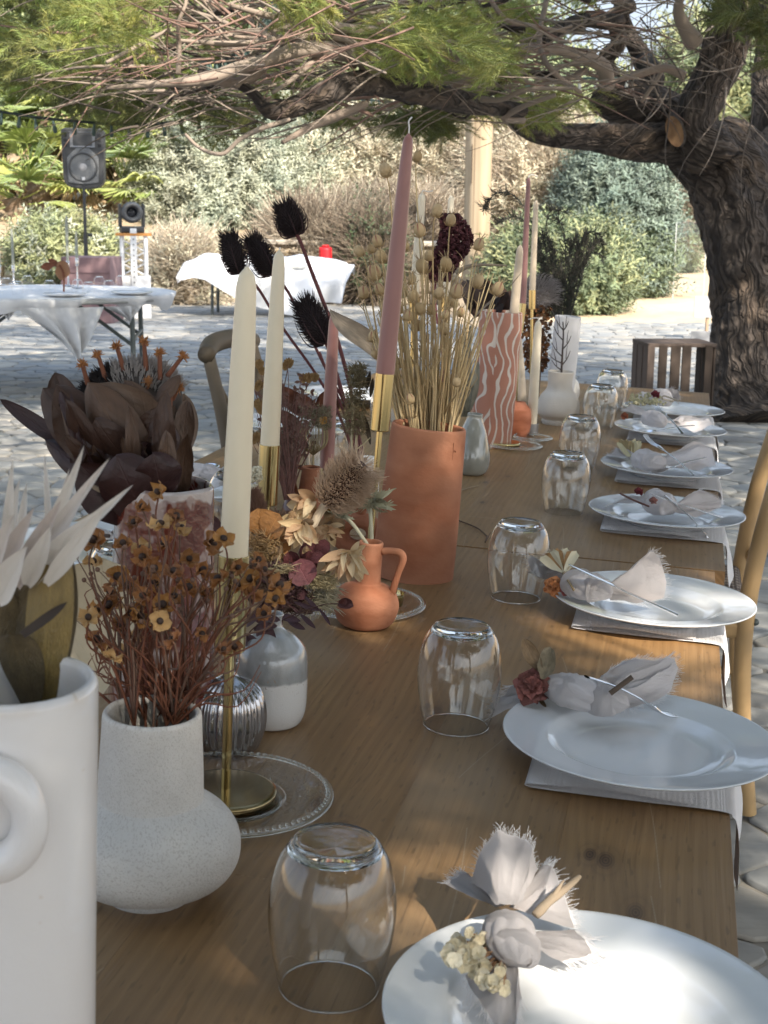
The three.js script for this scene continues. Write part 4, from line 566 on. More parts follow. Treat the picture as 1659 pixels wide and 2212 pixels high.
// ---------------------------------------------------------------- the long dining tables
const EDGE_R = 0.104, EDGE_L = -1.025, JOINT = 2.425, FAR = 5.0;
{
  R = rng(200);
  const knots = []; for (let i = 0; i < 13; i++) knots.push([R(), R(), 0.0028 + R() * 0.0055, 0.8 + R() * 0.4]);
  const scr = []; for (let i = 0; i < 16; i++) { const a = rr(-0.5, 0.5) + (R() < 0.3 ? 1.2 : 0); scr.push([R(), R(), Math.cos(a), Math.sin(a), rr(0.05, 0.35)]); }
  const wood = (u, v) => {                       // 1.3 m along u, 0.6 m across v
    const x = u * 1.3, y = v * 0.6; let wy = y, dark = 0;
    for (const [ku, kv, kr, ks] of knots) { let dx = (u - ku); dx -= Math.round(dx); dx *= 1.3; let dy = v - kv; dy -= Math.round(dy); dy *= 0.6; const d = Math.hypot(dx * 0.45, dy); wy += dy / (d + 0.012) * 0.012 * Math.exp(-d / 0.05) ; dark += ks * (Math.exp(-Math.pow(d / kr, 4)) * (0.75 + 0.25 * Math.sin(d * 2600)) + 0.22 * Math.exp(-Math.abs(d - kr * 1.7) / (kr * 0.35))); }
    const yy = wy / 0.6, g = fbm(u * 5 + 2 * yy, yy * 240, 3, 256, 256), fine = fbm(u * 14, yy * 250, 2, 256, 256), broad = fbm(u * 2, yy * 14, 3, 2, 14), wear = fbm(u * 4, v * 3, 5, 4, 3), ring = 0.5 + 0.5 * Math.sin(wy * 520 + 6 * fbm(u * 2, v * 3, 3, 2, 3)), pore = smooth(vn(u * 60, yy * 256, 60, 256), 0.80, 0.96);
    let c = mix3([0.165, 0.088, 0.033], [0.345, 0.208, 0.092], clamp(0.30 * g + 0.15 * fine + 0.35 * broad + 0.20 * ring, 0, 1));
    c = mix3(c, [0.32, 0.235, 0.15], smooth(wear, 0.5, 0.8) * 0.45); c = c.map((q) => q * (1 - 0.28 * pore));
    for (const [sx, sy, dx2, dy2, sl] of scr) { const px = u - sx, py = v - sy, t = px * dx2 + py * dy2; if (t > 0 && t < sl) { const q = Math.abs(px * dy2 - py * dx2 + 0.004 * Math.sin(t * 20)); c = mix3(c, [0.42, 0.35, 0.26], 0.5 * smooth(0.0011 - q, 0, 0.0007)); } }
    return mix3(c, [0.045, 0.020, 0.014], clamp(dark, 0, 1) * 0.92);
  };
  const wT = tex(2048, 1024, wood), wH = tex(1024, 1024, (u, v) => 0.6 * fbm(u * 8, v * 220, 3, 256, 256) + 0.4 * fbm(u * 4, v * 40, 3, 4, 40), false), wRo = tex(256, 256, (u, v) => { const f = 0.30 + 0.34 * fbm(u * 6, v * 6, 4, 6, 6); return [f, f, f]; }, false);
  const mk = (tone) => mat([tone, tone * 0.99, tone * 0.97], 1, { map: wT, roughnessMap: wRo, bumpMap: wH, bumpScale: 0.0007, clearcoat: 0.12, clearcoatRoughness: 0.35 });
  const ws = [mk(0.92), mk(1.0), mk(1.08), mk(0.97)], woodEdge = mat([0.33, 0.22, 0.13], 0.7, { map: rep(wT, 1, 1) });
  const table = (a0, a1, l0, l1, label, seed, drop) => {
    R = rng(seed); const o = thing('dining_table', label, 'table', tab((a0 + a1) / 2, (l0 + l1) / 2, drop), qT()), L = a1 - a0, Wd = l1 - l0, n = 7, pw = Wd / n;
    for (let i = 0; i < n; i++) {
      const g = new RoundedBoxGeometry(pw - 0.00008, 0.034, L, 2, 0.0003); const p = g.attributes.position, u = g.attributes.uv, off = rr(0, 1), ov = rr(0, 1);
      for (let k = 0; k < p.count; k++) u.setXY(k, p.getZ(k) / 1.3 + off, (p.getX(k) + p.getY(k)) / 0.6 + ov);
      const m = part(o, 'plank', g, ws[Math.floor(rr(0, 4))]); m.position.set(-Wd / 2 + (i + 0.5) * pw, -0.017, 0);
    }
    for (const s of [-1, 1]) { part(o, 'apron', at(box(0.022, 0.08, L - 0.16, 0.002), V(s * (Wd / 2 - 0.05), -0.075, 0)), woodEdge); part(o, 'apron', at(box(Wd - 0.13, 0.08, 0.022, 0.002), V(0, -0.075, s * (L / 2 - 0.07))), woodEdge); for (const t of [-1, 1]) part(o, 'leg', at(box(0.07, 0.70, 0.07, 0.004), V(s * (Wd / 2 - 0.075), -0.36, t * (L / 2 - 0.09))), woodEdge); }
    return o;
  };
  table(0.05, JOINT - 0.002, EDGE_L, EDGE_R - 0.012, 'nearer long wooden dining table with knotted brown planks', 201, 0);
  table(JOINT + 0.002, FAR, EDGE_L, EDGE_R + 0.006, 'farther wooden dining table butted against the near one', 202, 0.001);
}
// ---------------------------------------------------------------- plates, folded cloths, glasses
const porcelain = mat([0.74, 0.76, 0.775], 0.09, { clearcoat: 0.6, clearcoatRoughness: 0.04 });
const PR = 0.149;
const plateGeo = lathe([[0, 0.006], [0.07, 0.006], [0.086, 0.0075], [0.094, 0.012], [0.099, 0.0165], [0.104, 0.0182], [0.125, 0.0205], [PR - 0.004, 0.0242], [PR - 0.001, 0.0252], [PR, 0.0240], [PR - 0.002, 0.0222], [0.11, 0.013], [0.085, 0.004], [0.08, 0.0], [0.074, 0.0], [0.072, 0.003], [0, 0.003]], 96);
const PLH = 0.0085;
const plateAt = [[1280, 2186, 'white plate nearest the camera, cut by the lower right corner'], [1383, 1588, 'second white plate from the front, with a dried dark red rose beside the napkin'], [1412, 1290, 'third white plate from the front, with an orange rose and a knife'], [1440, 1102, 'fourth white plate, beside the joint of the tables with a small red bud'], [1440, 1004, 'fifth white plate, bearing crossed cutlery and cream dried flower'], [1448, 923, 'sixth white plate, bearing a grey napkin with a rust ball'], [1455, 881, 'farthest white plate on the right with cream and red flowers']].map(([x, y, l]) => ({ p: T(x, y, PLH + 0.024), l }));
const PL = plateAt.map(({ p }) => { const [a, l] = tabOf(p); return [a, l]; });
let plate0;
plateAt.forEach(({ l }, i) => { const pos = tab(PL[i][0], PL[i][1], PLH); if (!i) { plate0 = thing('dinner_plate', l, 'plate', pos, qT(), 'white plates along the right side'); part(plate0, 'body', plateGeo, porcelain); } else copyOf(plate0, l, pos, qT()); });
const LP = [[215, 1172, 'white plate at the far left edge behind the bleached petals'], [425, 1040, 'white plate on the left side behind the drip glazed vase'], [0, 0, 'white plate on the left side behind the small terracotta jug'], [0, 0, 'white plate on the far left side of the second table']].map(([x, y, l], i) => { if (x) { const t = tabOf(T(x, y, PLH + 0.024)); return [t[0], t[1], l]; } return [3.45 + 0.62 * (i - 2), -0.93, l]; });
LP.forEach(([a, la, l]) => copyOf(plate0, l, tab(a, la, PLH), qT(), 'white plates along the left side'));
const linen = mat([0.85, 0.785, 0.765], 0.92, { bumpMap: rep(linenTex, 3, 3), bumpScale: 0.0012, sheen: 0.3, sheenColor: new THREE.Color(1, 1, 1) });
const linenWhite = mat([0.87, 0.85, 0.85], 0.9, { bumpMap: rep(linenTex, 4, 4), bumpScale: 0.0008 });
{ // folded white cloth under each right-hand plate, its end hanging over the table edge
  const words = ['second', 'third', 'fourth', 'fifth', 'sixth', 'farthest'];
  for (let i = 1; i < 7; i++) {
    R = rng(220 + i); const o = thing('folded_cloth', 'folded white cloth under the ' + words[i - 1] + ' plate, hanging over the table edge', 'napkin', tab(PL[i][0] - 0.005, EDGE_R, 0), qT(), 'folded cloths under the plates');
    const er = i < 3 ? -0.012 : 0.006, path = [[-0.045, 0.0062], [-0.12, 0.0064], [-0.20, 0.0066], [-0.216, 0.0058], [-0.219, 0.0042], [-0.215, 0.0026], [-0.2, 0.0018], [-0.1, 0.0017], [er - 0.004, 0.0017], [er + 0.004, -0.001], [er + 0.009, -0.01], [er + 0.012 + rr(0, 0.008), -0.045], [er + 0.014 + rr(0, 0.012), -0.07 - rr(0, 0.02)]];
    const cv = new THREE.CatmullRomCurve3(path.map(([l, h]) => V(l, h, 0)), false, 'centripetal'), ph = rr(0, 6), wv = rr(0.002, 0.004), sk = rr(-0.02, 0.02);
    const g = sheet((u, v) => { const p = cv.getPoint(u), z = (v - 0.5) * 0.21; const lift = p.y > 0.004 ? wv * (0.5 + 0.5 * Math.sin(p.x * 40 + ph)) * Math.pow(v, 3) : 0; return V(p.x + (p.y < -0.005 ? 0.006 * Math.sin(v * 5 + ph) * Math.min(1, -p.y * 20) : 0), p.y + lift + 0.0008 * v, z * (1 + (p.y < 0 ? 0.05 : 0)) + sk * p.x); }, 64, 18);
    part(o, 'cloth', g, linenWhite);
  }
}
const GB = T(985, 1566), gm = (r, py) => [r * depthOf(GB) / FOC, hAt(GB, py)];
const glassProf = [gm(70, 1566), gm(76, 1545), gm(84, 1510), gm(90, 1468), gm(90, 1440), gm(86, 1408), gm(77, 1378), gm(64, 1357), gm(58, 1351)];
const gTop = glassProf[8];
const gOut = new THREE.SplineCurve(glassProf.slice(0, 8).map((p) => new THREE.Vector2(...p))).getPoints(40).map((p) => [p.x, p.y]);
const bowlGeo = lathe([...gOut, [gTop[0] * 1.02, gTop[1] - 0.003], [gTop[0] * 0.98, gTop[1] - 0.0052], ...gOut.slice().reverse().map(([r, h]) => [r - 0.0012, Math.max(0, h - 0.0014 * smooth(h, 0.06, 0.12))]), gOut[0]], 72);
const baseGeo = lathe([[0, gTop[1] - 0.016], [gTop[0] * 0.6, gTop[1] - 0.0145], [gTop[0] * 0.9, gTop[1] - 0.011], [glassProf[7][0] * 1.06, glassProf[7][1] - 0.0035], [glassProf[7][0] * 1.005, glassProf[7][1]], [gTop[0], gTop[1] + 0.0005], [gTop[0] * 0.95, gTop[1] + 0.001], [gTop[0] * 0.86, gTop[1] - 0.002], [gTop[0] * 0.5, gTop[1] - 0.0045], [0, gTop[1] - 0.005]], 64);
const rimGeo = new THREE.TorusGeometry(glassProf[0][0], 0.0008, 6, 72).rotateX(Math.PI / 2).translate(0, 0.0009, 0);
let glass0;
[[710, 2131, 'upturned stemless wine glass nearest the camera left of the front plate'], [985, 1566, 'second upturned glass from the front left of the rose napkin'], [1114, 1291, 'third upturned glass, overlapped by the orange rose napkin'], [1217, 1107, 'fourth upturned glass, standing past the joint of the tables'], [1248, 1008, 'fifth upturned glass, close behind the fourth one'], [1293, 924, 'sixth upturned glass left of the napkin with the rust ball'], [1318, 884, 'farthest upturned glass on the right side']].forEach(([x, y, l], i) => {
  const p = T(x, y); if (!i) { glass0 = thing('wine_glass', l, 'glass', p, qT(), 'upturned glasses along the right side'); part(glass0, 'bowl', bowlGeo, solidGlass); part(glass0, 'rim', rimGeo, solidGlass); part(glass0, 'thick_base', baseGeo, solidGlass); } else copyOf(glass0, l, p, qT(i));
});
[[1.75, -0.70, 'upturned glass on the left side behind the drip glazed vase'], [2.3, -0.72, 'upturned glass on the left side behind the white candles'], [2.95, -0.72, 'upturned glass on the left side behind the small jug'], [3.6, -0.72, 'upturned glass on the left side behind the pink candles']].forEach(([a, l, lb]) => copyOf(glass0, lb, tab(a, l), qT(a), 'upturned glasses along the left side'));
// ---------------------------------------------------------------- cutlery
const cutSteel = mat([0.72, 0.72, 0.73], 0.13, { metalness: 1 });
function forkGeo() { const l = []; const hs = (u) => 0.012 * Math.pow(u, 2) - 0.010 * Math.sin(u * Math.PI) ; l.push(sheet((u, v) => { const y = u * 0.135, w = u < 0.25 ? lerp(0.013, 0.008, u / 0.25) : u < 0.8 ? lerp(0.008, 0.0055, (u - 0.25) / 0.55) : lerp(0.0055, 0.022, smooth(u, 0.8, 1)); const a = v * 2 * Math.PI; return V(Math.cos(a) * w / 2, 0.004 * Math.sin(u * 3.1) + Math.sin(a) * 0.0016, -y); }, 24, 14)); for (let k = 0; k < 4; k++) l.push(tube([V((k - 1.5) * 0.0052, 0.0008, -0.132), V((k - 1.5) * 0.0058, -0.003, -0.15), V((k - 1.5) * 0.0058, -0.002, -0.172), V((k - 1.5) * 0.0057, 0.003, -0.188)], [0.0022, 0.0018, 0.0016, 0.0009], 6, 3)); return merge(l); }
function knifeGeo() { return merge([sheet((u, v) => { const y = u * 0.21, a = v * 2 * Math.PI, bl = u > 0.5, w = bl ? lerp(0.012, 0.018, smooth(u, 0.5, 0.62)) * Math.pow(Math.max(0, 1 - Math.pow(Math.max(0, (u - 0.75) / 0.25), 3)), 0.5) : lerp(0.015, 0.010, u * 2); const t = bl ? 0.0008 : 0.0028 * (1 - u * 0.8); return V(Math.cos(a) * w / 2 + (bl ? 0.002 : 0), 0.003 + Math.sin(a) * t, -y); }, 40, 14)]); }
function spoonGeo() { return merge([sheet((u, v) => { const y = u * 0.13, a = v * 2 * Math.PI, w = lerp(0.013, 0.006, u); return V(Math.cos(a) * w / 2, 0.004 * Math.sin(u * 3.1) + 0.002 + Math.sin(a) * 0.0016, -y); }, 20, 12), sheet((u, v) => { const a = v * 2 * Math.PI; return V(Math.cos(a) * u * 0.017, 0.001 + 0.008 * u * u - 0.003, -0.152 + Math.sin(a) * u * 0.025); }, 8, 24)]); }
const FORK = forkGeo(), KNIFE = knifeGeo(), SPOON = spoonGeo();
function cutlery(name, label, geo, A, B, roll = 0) {           // A handle end, B tip: [px, py, height]
  const a = T(...A), b = T(...B), d = b.clone().sub(a), L = { fork: 0.188, knife: 0.21, spoon: 0.177 }[name];
  const z = d.clone().normalize().negate(), x = V().crossVectors(NT, z).normalize(), y = V().crossVectors(z, x); const q = new THREE.Quaternion().setFromRotationMatrix(new THREE.Matrix4().makeBasis(x, y, z)).multiply(new THREE.Quaternion().setFromAxisAngle(V(0, 0, 1), roll));
  const o = thing(name, label, name, a, q); const s = clamp(d.length() / L, 0.8, 1.15); part(o, 'body', at(geo, V(0, 0, 0), null, s), cutSteel); return o;
}
// ---------------------------------------------------------------- knotted linen napkins
const thread = mat([0.78, 0.76, 0.76], 0.9);
function napkin(label, spec, seed) {
  R = rng(seed);
  const K = T(...spec.knot.slice(0, 3)), o = thing('knotted_napkin', label, 'napkin', K), kk = depthOf(K) / FOC;
  const fr = [];
  spec.fans.forEach((f) => {
    const E = f.edge.map((e) => T(...e)), N0 = T(...(f.neck ?? spec.knot)), lens = E.length - 1, dirv = E[Math.floor(lens / 2)].clone().sub(N0), side = dirv.clone().normalize().cross(NT).normalize(), nk = (f.neckW ?? 16) * kk;
    const edge = (v) => { const t = v * lens, k = Math.min(Math.floor(t), lens - 1), u = t - k; return E[k].clone().lerp(E[k + 1], u); };
    const amp = (f.amp ?? 9) * kk, n = f.n ?? 3, ph = rr(0, 6.28);
    const sgn = E[0].clone().sub(N0).dot(side) > 0 ? -1 : 1;
    const surf = (u, v) => { const a = N0.clone().addScaledVector(side, sgn * (v - 0.5) * nk * 2), e = edge(v), env = Math.sin(Math.min(1, u * 0.92 + 0.05) * Math.PI * 0.62); const fo = (x) => 1 - 2 * Math.pow(Math.abs(Math.sin(x)), 0.75), pl = fo(v * n * Math.PI + ph + u * 0.7 + 0.5 * Math.sin(u * 4 + v * 5)) + 0.4 * fo(v * n * 2.7 * Math.PI + ph * 2 - u * 2.2) + 0.35 * fo((u * 1.3 + v * 0.8) * 4 + ph) * u; const arch = (f.arch ?? 0.3) * amp * Math.sin(u * Math.PI); return a.lerp(e, u).addScaledVector(NT, env * amp * pl * 0.85 + arch + 0.7 * amp).addScaledVector(side, 0.3 * amp * env * Math.cos(v * n * 6.28 + ph)); };
    part(o, 'cloth_fan', local(sheet(surf, 26, 44), o), linen);
    if (f.fringe !== false) for (let k = 0; k < (f.threads ?? 70) * 2; k++) { const v = (k + R()) / ((f.threads ?? 70) * 2), p = surf(1, v), q = surf(0.9, v), d = p.clone().sub(q).normalize(), L = rr(0.003, 0.011) * (f.fl ?? 1); const w = V(rr(-1, 1), rr(-0.8, 0.5), rr(-1, 1)).multiplyScalar(0.45); fr.push(tube([p.clone().addScaledVector(d, -0.001), p.clone().addScaledVector(d, L * 0.5).addScaledVector(w, L * 0.3), p.clone().addScaledVector(d, L).addScaledVector(w, L)], 0.0002, 3, 1, null, false)); }
  });
  if (fr.length) part(o, 'fringe', local(merge(fr), o), thread, 'stuff');
  // the knot: wrapped bands of cloth
  const [kx, ky, kh, rx, ry, ang = 0, bulge = 0.8] = spec.knot, ax = T(kx + Math.cos(ang) * 50, ky + Math.sin(ang) * 50, kh).sub(K).normalize(), sd = ax.clone().cross(NT).normalize();
  const bands = spec.bands ?? 2;
  for (let b = 0; b < bands; b++) {
    const t0 = bands > 1 ? (b / (bands - 1) - 0.5) * 0.9 : 0, tilt = rr(-0.5, 0.5) + (b - 1) * 0.15, f = 1 - 0.25 * Math.abs(t0), pA = rr(0, 6);
    const fo = (x) => 1 - 2 * Math.pow(Math.abs(Math.sin(x)), 0.7), nf = rr(2.2, 3.4);
    const g = sheet((u, v) => { const a = u * Math.PI * 2, w = (v - 0.5) * 2, out = Math.sqrt(Math.max(0, 1 - w * w)), r = f * (0.5 + 0.5 * Math.pow(out, 0.8) + (0.055 * fo(w * nf + 0.7 * Math.sin(a + pA)) + 0.03 * fo(w * nf * 2.1 - a * 0.5 + pA)) * out + 0.04 * Math.sin(a * 2 + pA)); return V().addScaledVector(ax, rx * kk * (t0 * 0.9 + w * (0.52 + 0.12 * Math.sin(a + pA)) + tilt * 0.5 * Math.cos(a))).addScaledVector(sd, Math.cos(a) * ry * kk * r).addScaledVector(NT, Math.max(Math.sin(a), -0.75) * ry * kk * r * bulge); }, 48, 26);
    part(o, 'knot_band', g, linen);
  }
  { const pA = rr(0, 6), g = sheet((u, v) => { const a = u * Math.PI * 2, w = (v - 0.5) * 2, out = Math.sqrt(Math.max(0, 1 - w * w)), r = out * (0.80 + 0.10 * Math.abs(Math.sin(a * 4 + w * 3 + pA))); return V().addScaledVector(ax, rx * kk * w * 1.28).addScaledVector(sd, Math.cos(a) * ry * kk * r).addScaledVector(NT, Math.max(Math.sin(a), -0.75) * ry * kk * r * bulge); }, 48, 16); part(o, 'knot_core', g, linen); }
  return o;
}
const h0 = PLH + 0.0225;
napkin('pale linen napkin knotted around white statice on the front plate', { knot: [1104, 2026, h0 + 0.024, 84, 66, 1.25, 0.66], fans: [
  { edge: [[964, 1912, h0 + 0.004], [988, 1890, h0 + 0.012], [1010, 1886, h0 + 0.018]], neck: [1080, 1962, h0 + 0.018], neckW: 14, amp: 8, n: 1, threads: 50 },
  { edge: [[1018, 1905, h0 + 0.016], [1040, 1850, h0 + 0.045], [1072, 1792, h0 + 0.065], [1112, 1802, h0 + 0.06], [1152, 1848, h0 + 0.05], [1165, 1885, h0 + 0.035]], neck: [1098, 1962, h0 + 0.03], neckW: 30, amp: 14, n: 1.3, arch: 0.6, threads: 60 },
  { edge: [[1160, 1890, h0 + 0.03], [1176, 1866, h0 + 0.04], [1200, 1884, h0 + 0.036], [1228, 1960, h0 + 0.02], [1242, 2010, h0 + 0.004]], neck: [1120, 1972, h0 + 0.022], neckW: 26, amp: 10, n: 1.2, threads: 70 },
  { edge: [[1242, 2006, h0 + 0.002], [1262, 2030, h0 + 0.004], [1282, 2056, h0 + 0.003], [1270, 2072, h0 + 0.001], [1215, 2078, h0]], neck: [1130, 2030, h0 + 0.012], neckW: 24, amp: 7, n: 1.5, threads: 80, fl: 1.4 },
  { edge: [[1005, 2105, h0], [1045, 2180, h0], [1078, 2235, h0], [1115, 2225, h0], [1128, 2160, h0]], neck: [1090, 2075, h0 + 0.016], neckW: 26, amp: 11, n: 1.4, threads: 60 }] }, 301);
napkin('linen napkin with frayed ends and a dark red rose on the second plate', { knot: [1262, 1500, h0 + 0.02, 84, 52, 0.25, 0.85], fans: [
  { edge: [[1064, 1548, h0 - 0.012], [1082, 1506, h0 - 0.004], [1106, 1486, h0 + 0.006]], neck: [1206, 1502, h0 + 0.008], neckW: 22, amp: 9, n: 1, threads: 60 },
  { edge: [[1302, 1478, h0 + 0.03], [1345, 1432, h0 + 0.045], [1395, 1418, h0 + 0.055], [1440, 1424, h0 + 0.05], [1466, 1452, h0 + 0.035], [1452, 1488, h0 + 0.02], [1395, 1518, h0 + 0.008], [1340, 1530, h0 + 0.002]], neck: [1306, 1508, h0 + 0.014], neckW: 34, amp: 13, n: 1.7, arch: 0.5, threads: 120 }] }, 302);
napkin('linen napkin with a tall peak and an orange rose on the third plate', { knot: [1268, 1268, h0 + 0.022, 52, 42, 0.3, 0.9], fans: [
  { edge: [[1133, 1205, h0 + 0.03], [1150, 1238, h0 + 0.012], [1182, 1252, h0 + 0.008], [1200, 1228, h0 + 0.03]], neck: [1232, 1256, h0 + 0.012], neckW: 18, amp: 8, n: 1, threads: 50 },
  { edge: [[1308, 1278, h0 + 0.02], [1350, 1245, h0 + 0.04], [1402, 1196, h0 + 0.085], [1424, 1204, h0 + 0.08], [1440, 1252, h0 + 0.04], [1434, 1296, h0 + 0.006], [1380, 1310, h0], [1320, 1300, h0]], neck: [1302, 1282, h0 + 0.014], neckW: 26, amp: 9, n: 1.6, arch: 0.3, threads: 90 }] }, 303);
napkin('linen napkin with a tiny dark red bud on the fourth plate', { knot: [1424, 1088, h0 + 0.022, 40, 36, 0.35, 0.9], fans: [
  { edge: [[1318, 1096, h0], [1335, 1082, h0 + 0.006], [1372, 1076, h0 + 0.012]], neck: [1398, 1086, h0 + 0.01], neckW: 18, amp: 6, n: 1, threads: 40 },
  { edge: [[1480, 1108, h0 + 0.006], [1488, 1068, h0 + 0.045], [1520, 1062, h0 + 0.05], [1560, 1076, h0 + 0.035], [1556, 1100, h0 + 0.006], [1510, 1122, h0]], neck: [1450, 1108, h0 + 0.012], neckW: 20, amp: 7, n: 1.5, threads: 70 }] }, 304);
napkin('linen napkin under crossed spoon and fork on the fifth plate', { knot: [1400, 996, h0 + 0.018, 38, 30, 0.25, 0.9], fans: [
  { edge: [[1310, 984, h0 + 0.006], [1330, 972, h0 + 0.014], [1356, 974, h0 + 0.014]], neck: [1376, 992, h0 + 0.01], neckW: 16, amp: 5, n: 1, threads: 40 },
  { edge: [[1470, 1002, h0 + 0.01], [1476, 964, h0 + 0.05], [1500, 958, h0 + 0.055], [1536, 968, h0 + 0.045], [1546, 1000, h0 + 0.02], [1510, 1020, h0 + 0.004], [1460, 1016, h0]], neck: [1424, 1004, h0 + 0.012], neckW: 20, amp: 7, n: 1.6, threads: 60 }] }, 305);
napkin('grey linen napkin with a rust coloured ball on the sixth plate', { knot: [1412, 906, h0 + 0.022, 34, 24, 0.35, 0.9], fans: [
  { edge: [[1340, 886, h0 + 0.02], [1362, 876, h0 + 0.034], [1386, 882, h0 + 0.03]], neck: [1394, 898, h0 + 0.016], neckW: 14, amp: 4, n: 1, threads: 30 },
  { edge: [[1470, 916, h0 + 0.012], [1484, 898, h0 + 0.03], [1520, 902, h0 + 0.026], [1538, 918, h0 + 0.012], [1500, 932, h0]], neck: [1436, 914, h0 + 0.012], neckW: 16, amp: 5, n: 1.5, threads: 40 }] }, 306);
napkin('white linen napkin tied with cream and dark red flowers on the farthest plate', { knot: [1430, 860, h0 + 0.026, 26, 24, 0.5, 0.95], fans: [
  { edge: [[1374, 868, h0 + 0.004], [1380, 852, h0 + 0.02], [1404, 848, h0 + 0.02]], neck: [1416, 862, h0 + 0.012], neckW: 12, amp: 4, n: 1, threads: 30 },
  { edge: [[1440, 842, h0 + 0.05], [1452, 838, h0 + 0.06], [1470, 856, h0 + 0.035], [1466, 872, h0 + 0.012]], neck: [1440, 862, h0 + 0.02], neckW: 14, amp: 5, n: 1.3, threads: 30 }] }, 307);
napkin('crumpled linen napkin on the left plate behind the bleached petals', { knot: [206, 1162, h0 + 0.018, 40, 30, 0.2, 0.9], fans: [
  { edge: [[130, 1180, h0], [140, 1158, h0 + 0.012], [175, 1150, h0 + 0.02]], neck: [190, 1164, h0 + 0.01], neckW: 20, amp: 7, n: 1, threads: 30 },
  { edge: [[230, 1180, h0], [262, 1150, h0 + 0.03], [270, 1175, h0 + 0.005]], neck: [222, 1166, h0 + 0.012], neckW: 20, amp: 7, n: 1, threads: 30 }] }, 308);
napkin('crumpled linen napkin on the left plate behind the drip glazed vase', { knot: [430, 1024, h0 + 0.018, 44, 30, 0.1, 0.9], fans: [
  { edge: [[372, 1040, h0], [384, 1012, h0 + 0.02], [410, 1006, h0 + 0.02]], neck: [414, 1026, h0 + 0.01], neckW: 20, amp: 6, n: 1, threads: 30 },
  { edge: [[460, 1040, h0], [490, 1010, h0 + 0.025], [500, 1036, h0 + 0.005]], neck: [446, 1028, h0 + 0.012], neckW: 20, amp: 6, n: 1, threads: 30 }] }, 309);
cutlery('fork', 'fork tucked into the rose napkin, its tines resting on the second plate', FORK, [1268, 1462, h0 + 0.058], [1426, 1533, h0 + 0.004]);
cutlery('knife', 'knife lying across the napkin on the third plate, blade tucked under', KNIFE, [1462, 1332, h0 + 0.001], [1272, 1244, h0 + 0.048]);
cutlery('fork', 'fork beside the red bud napkin on the fourth plate', FORK, [1436, 1070, h0 + 0.045], [1490, 1122, h0 + 0.003]);
cutlery('knife', 'knife running down from the napkin to the rim of the fourth plate', KNIFE, [1556, 1120, h0 + 0.002], [1440, 1082, h0 + 0.04]);
cutlery('fork', 'fork with tines upward on the fifth plate', FORK, [1498, 1026, h0 + 0.004], [1410, 955, h0 + 0.06]);
cutlery('spoon', 'spoon lying across the fork on the fifth plate', SPOON, [1524, 990, h0 + 0.03], [1428, 1020, h0 + 0.002]);
cutlery('fork', 'fork standing out of the grey napkin on the sixth plate', FORK, [1474, 936, h0 + 0.004], [1416, 876, h0 + 0.055]);
cutlery('spoon', 'spoon in front of the grey napkin on the sixth plate', SPOON, [1500, 920, h0 + 0.02], [1425, 932, h0 + 0.002]);
cutlery('fork', 'fork on the left plate behind the bleached petals', FORK, [134, 1193, h0 + 0.002], [248, 1146, h0 + 0.03]);
cutlery('spoon', 'shiny spoon on the left plate beside the tall cream candle', SPOON, [400, 1058, h0 + 0.01], [472, 998, h0 + 0.02]);
// ---------------------------------------------------------------- wooden cross-back chairs
const lightWood = mat([1, 1, 1], 0.5, { map: tex(256, 512, (u, v) => mix3([0.36, 0.22, 0.095], [0.52, 0.345, 0.165], fbm(u * 14, v * 3, 4, 14, 3))), clearcoat: 0.15, clearcoatRoughness: 0.3 });
const rush = mat([1, 1, 1], 0.9, { map: tex(128, 128, (u, v) => mix3([0.10, 0.08, 0.07], [0.30, 0.25, 0.21], (Math.sin(u * 100) * Math.sin(v * 100) + 1) / 2)), bumpMap: linenTex, bumpScale: 0.004 });
const chairOld = mat([1, 1, 1], 0.6, { map: tex(128, 256, (u, v) => mix3([0.075, 0.055, 0.033], [0.15, 0.115, 0.075], fbm(u * 14, v * 3, 4, 14, 3))) });
function chair(label, pos, face, s = 1, chairWood = lightWood) {            // the seat looks along -z; the back stands at +z
  const o = thing('crossback_chair', label, 'chair', pos, yaw(face), 'cross-back chairs at the table'), hw = 0.205;
  part(o, 'seat', at(box(0.42, 0.035, 0.41, 0.016, 3), V(0, 0.455, -0.01)), rush); part(o, 'seat_frame', at(box(0.43, 0.04, 0.42, 0.012, 2), V(0, 0.425, -0.01)), chairWood);
  for (const x of [-1, 1]) { part(o, 'rear_post', tube([V(x * hw, 0, 0.23), V(x * hw, 0.25, 0.2), V(x * hw, 0.46, 0.195), V(x * hw * 0.99, 0.68, 0.225), V(x * hw * 0.95, 0.89, 0.275)].map((p) => p), [0.017, 0.0185, 0.0195, 0.019, 0.017], 16, 4), chairWood); part(o, 'front_leg', tube([V(x * hw, 0, -0.2), V(x * hw * 0.97, 0.43, -0.19)], [0.015, 0.018], 14, 2), chairWood);
    part(o, 'cross_slat', tube([V(x * hw * 0.96, 0.49, 0.205), V(x * 0.1, 0.6, 0.235), V(-x * 0.1, 0.74, 0.262), V(-x * hw * 0.94, 0.86, 0.278)].map((p) => p.add(V(0, 0, x * 0.007))), 0.009, 10, 4), chairWood);
    part(o, 'side_stretcher', tube([V(x * hw, 0.2, 0.2), V(x * hw, 0.2, -0.195)], 0.010, 10, 1), chairWood); part(o, 'bolt', at(new THREE.SphereGeometry(0.008, 10, 8), V(x * hw, 0.445, 0.216)), greyMetal); }
  part(o, 'top_rail', tube([V(-hw * 1.06, 0.875, 0.27), V(-0.1, 0.892, 0.292), V(0.1, 0.892, 0.292), V(hw * 1.06, 0.875, 0.27)], [0.023, 0.027, 0.027, 0.023], 16, 5), chairWood);
  part(o, 'front_stretcher', tube([V(-hw, 0.26, -0.195), V(hw, 0.26, -0.195)], 0.010, 10, 1), chairWood); o.scale.setScalar(s); return o;
}
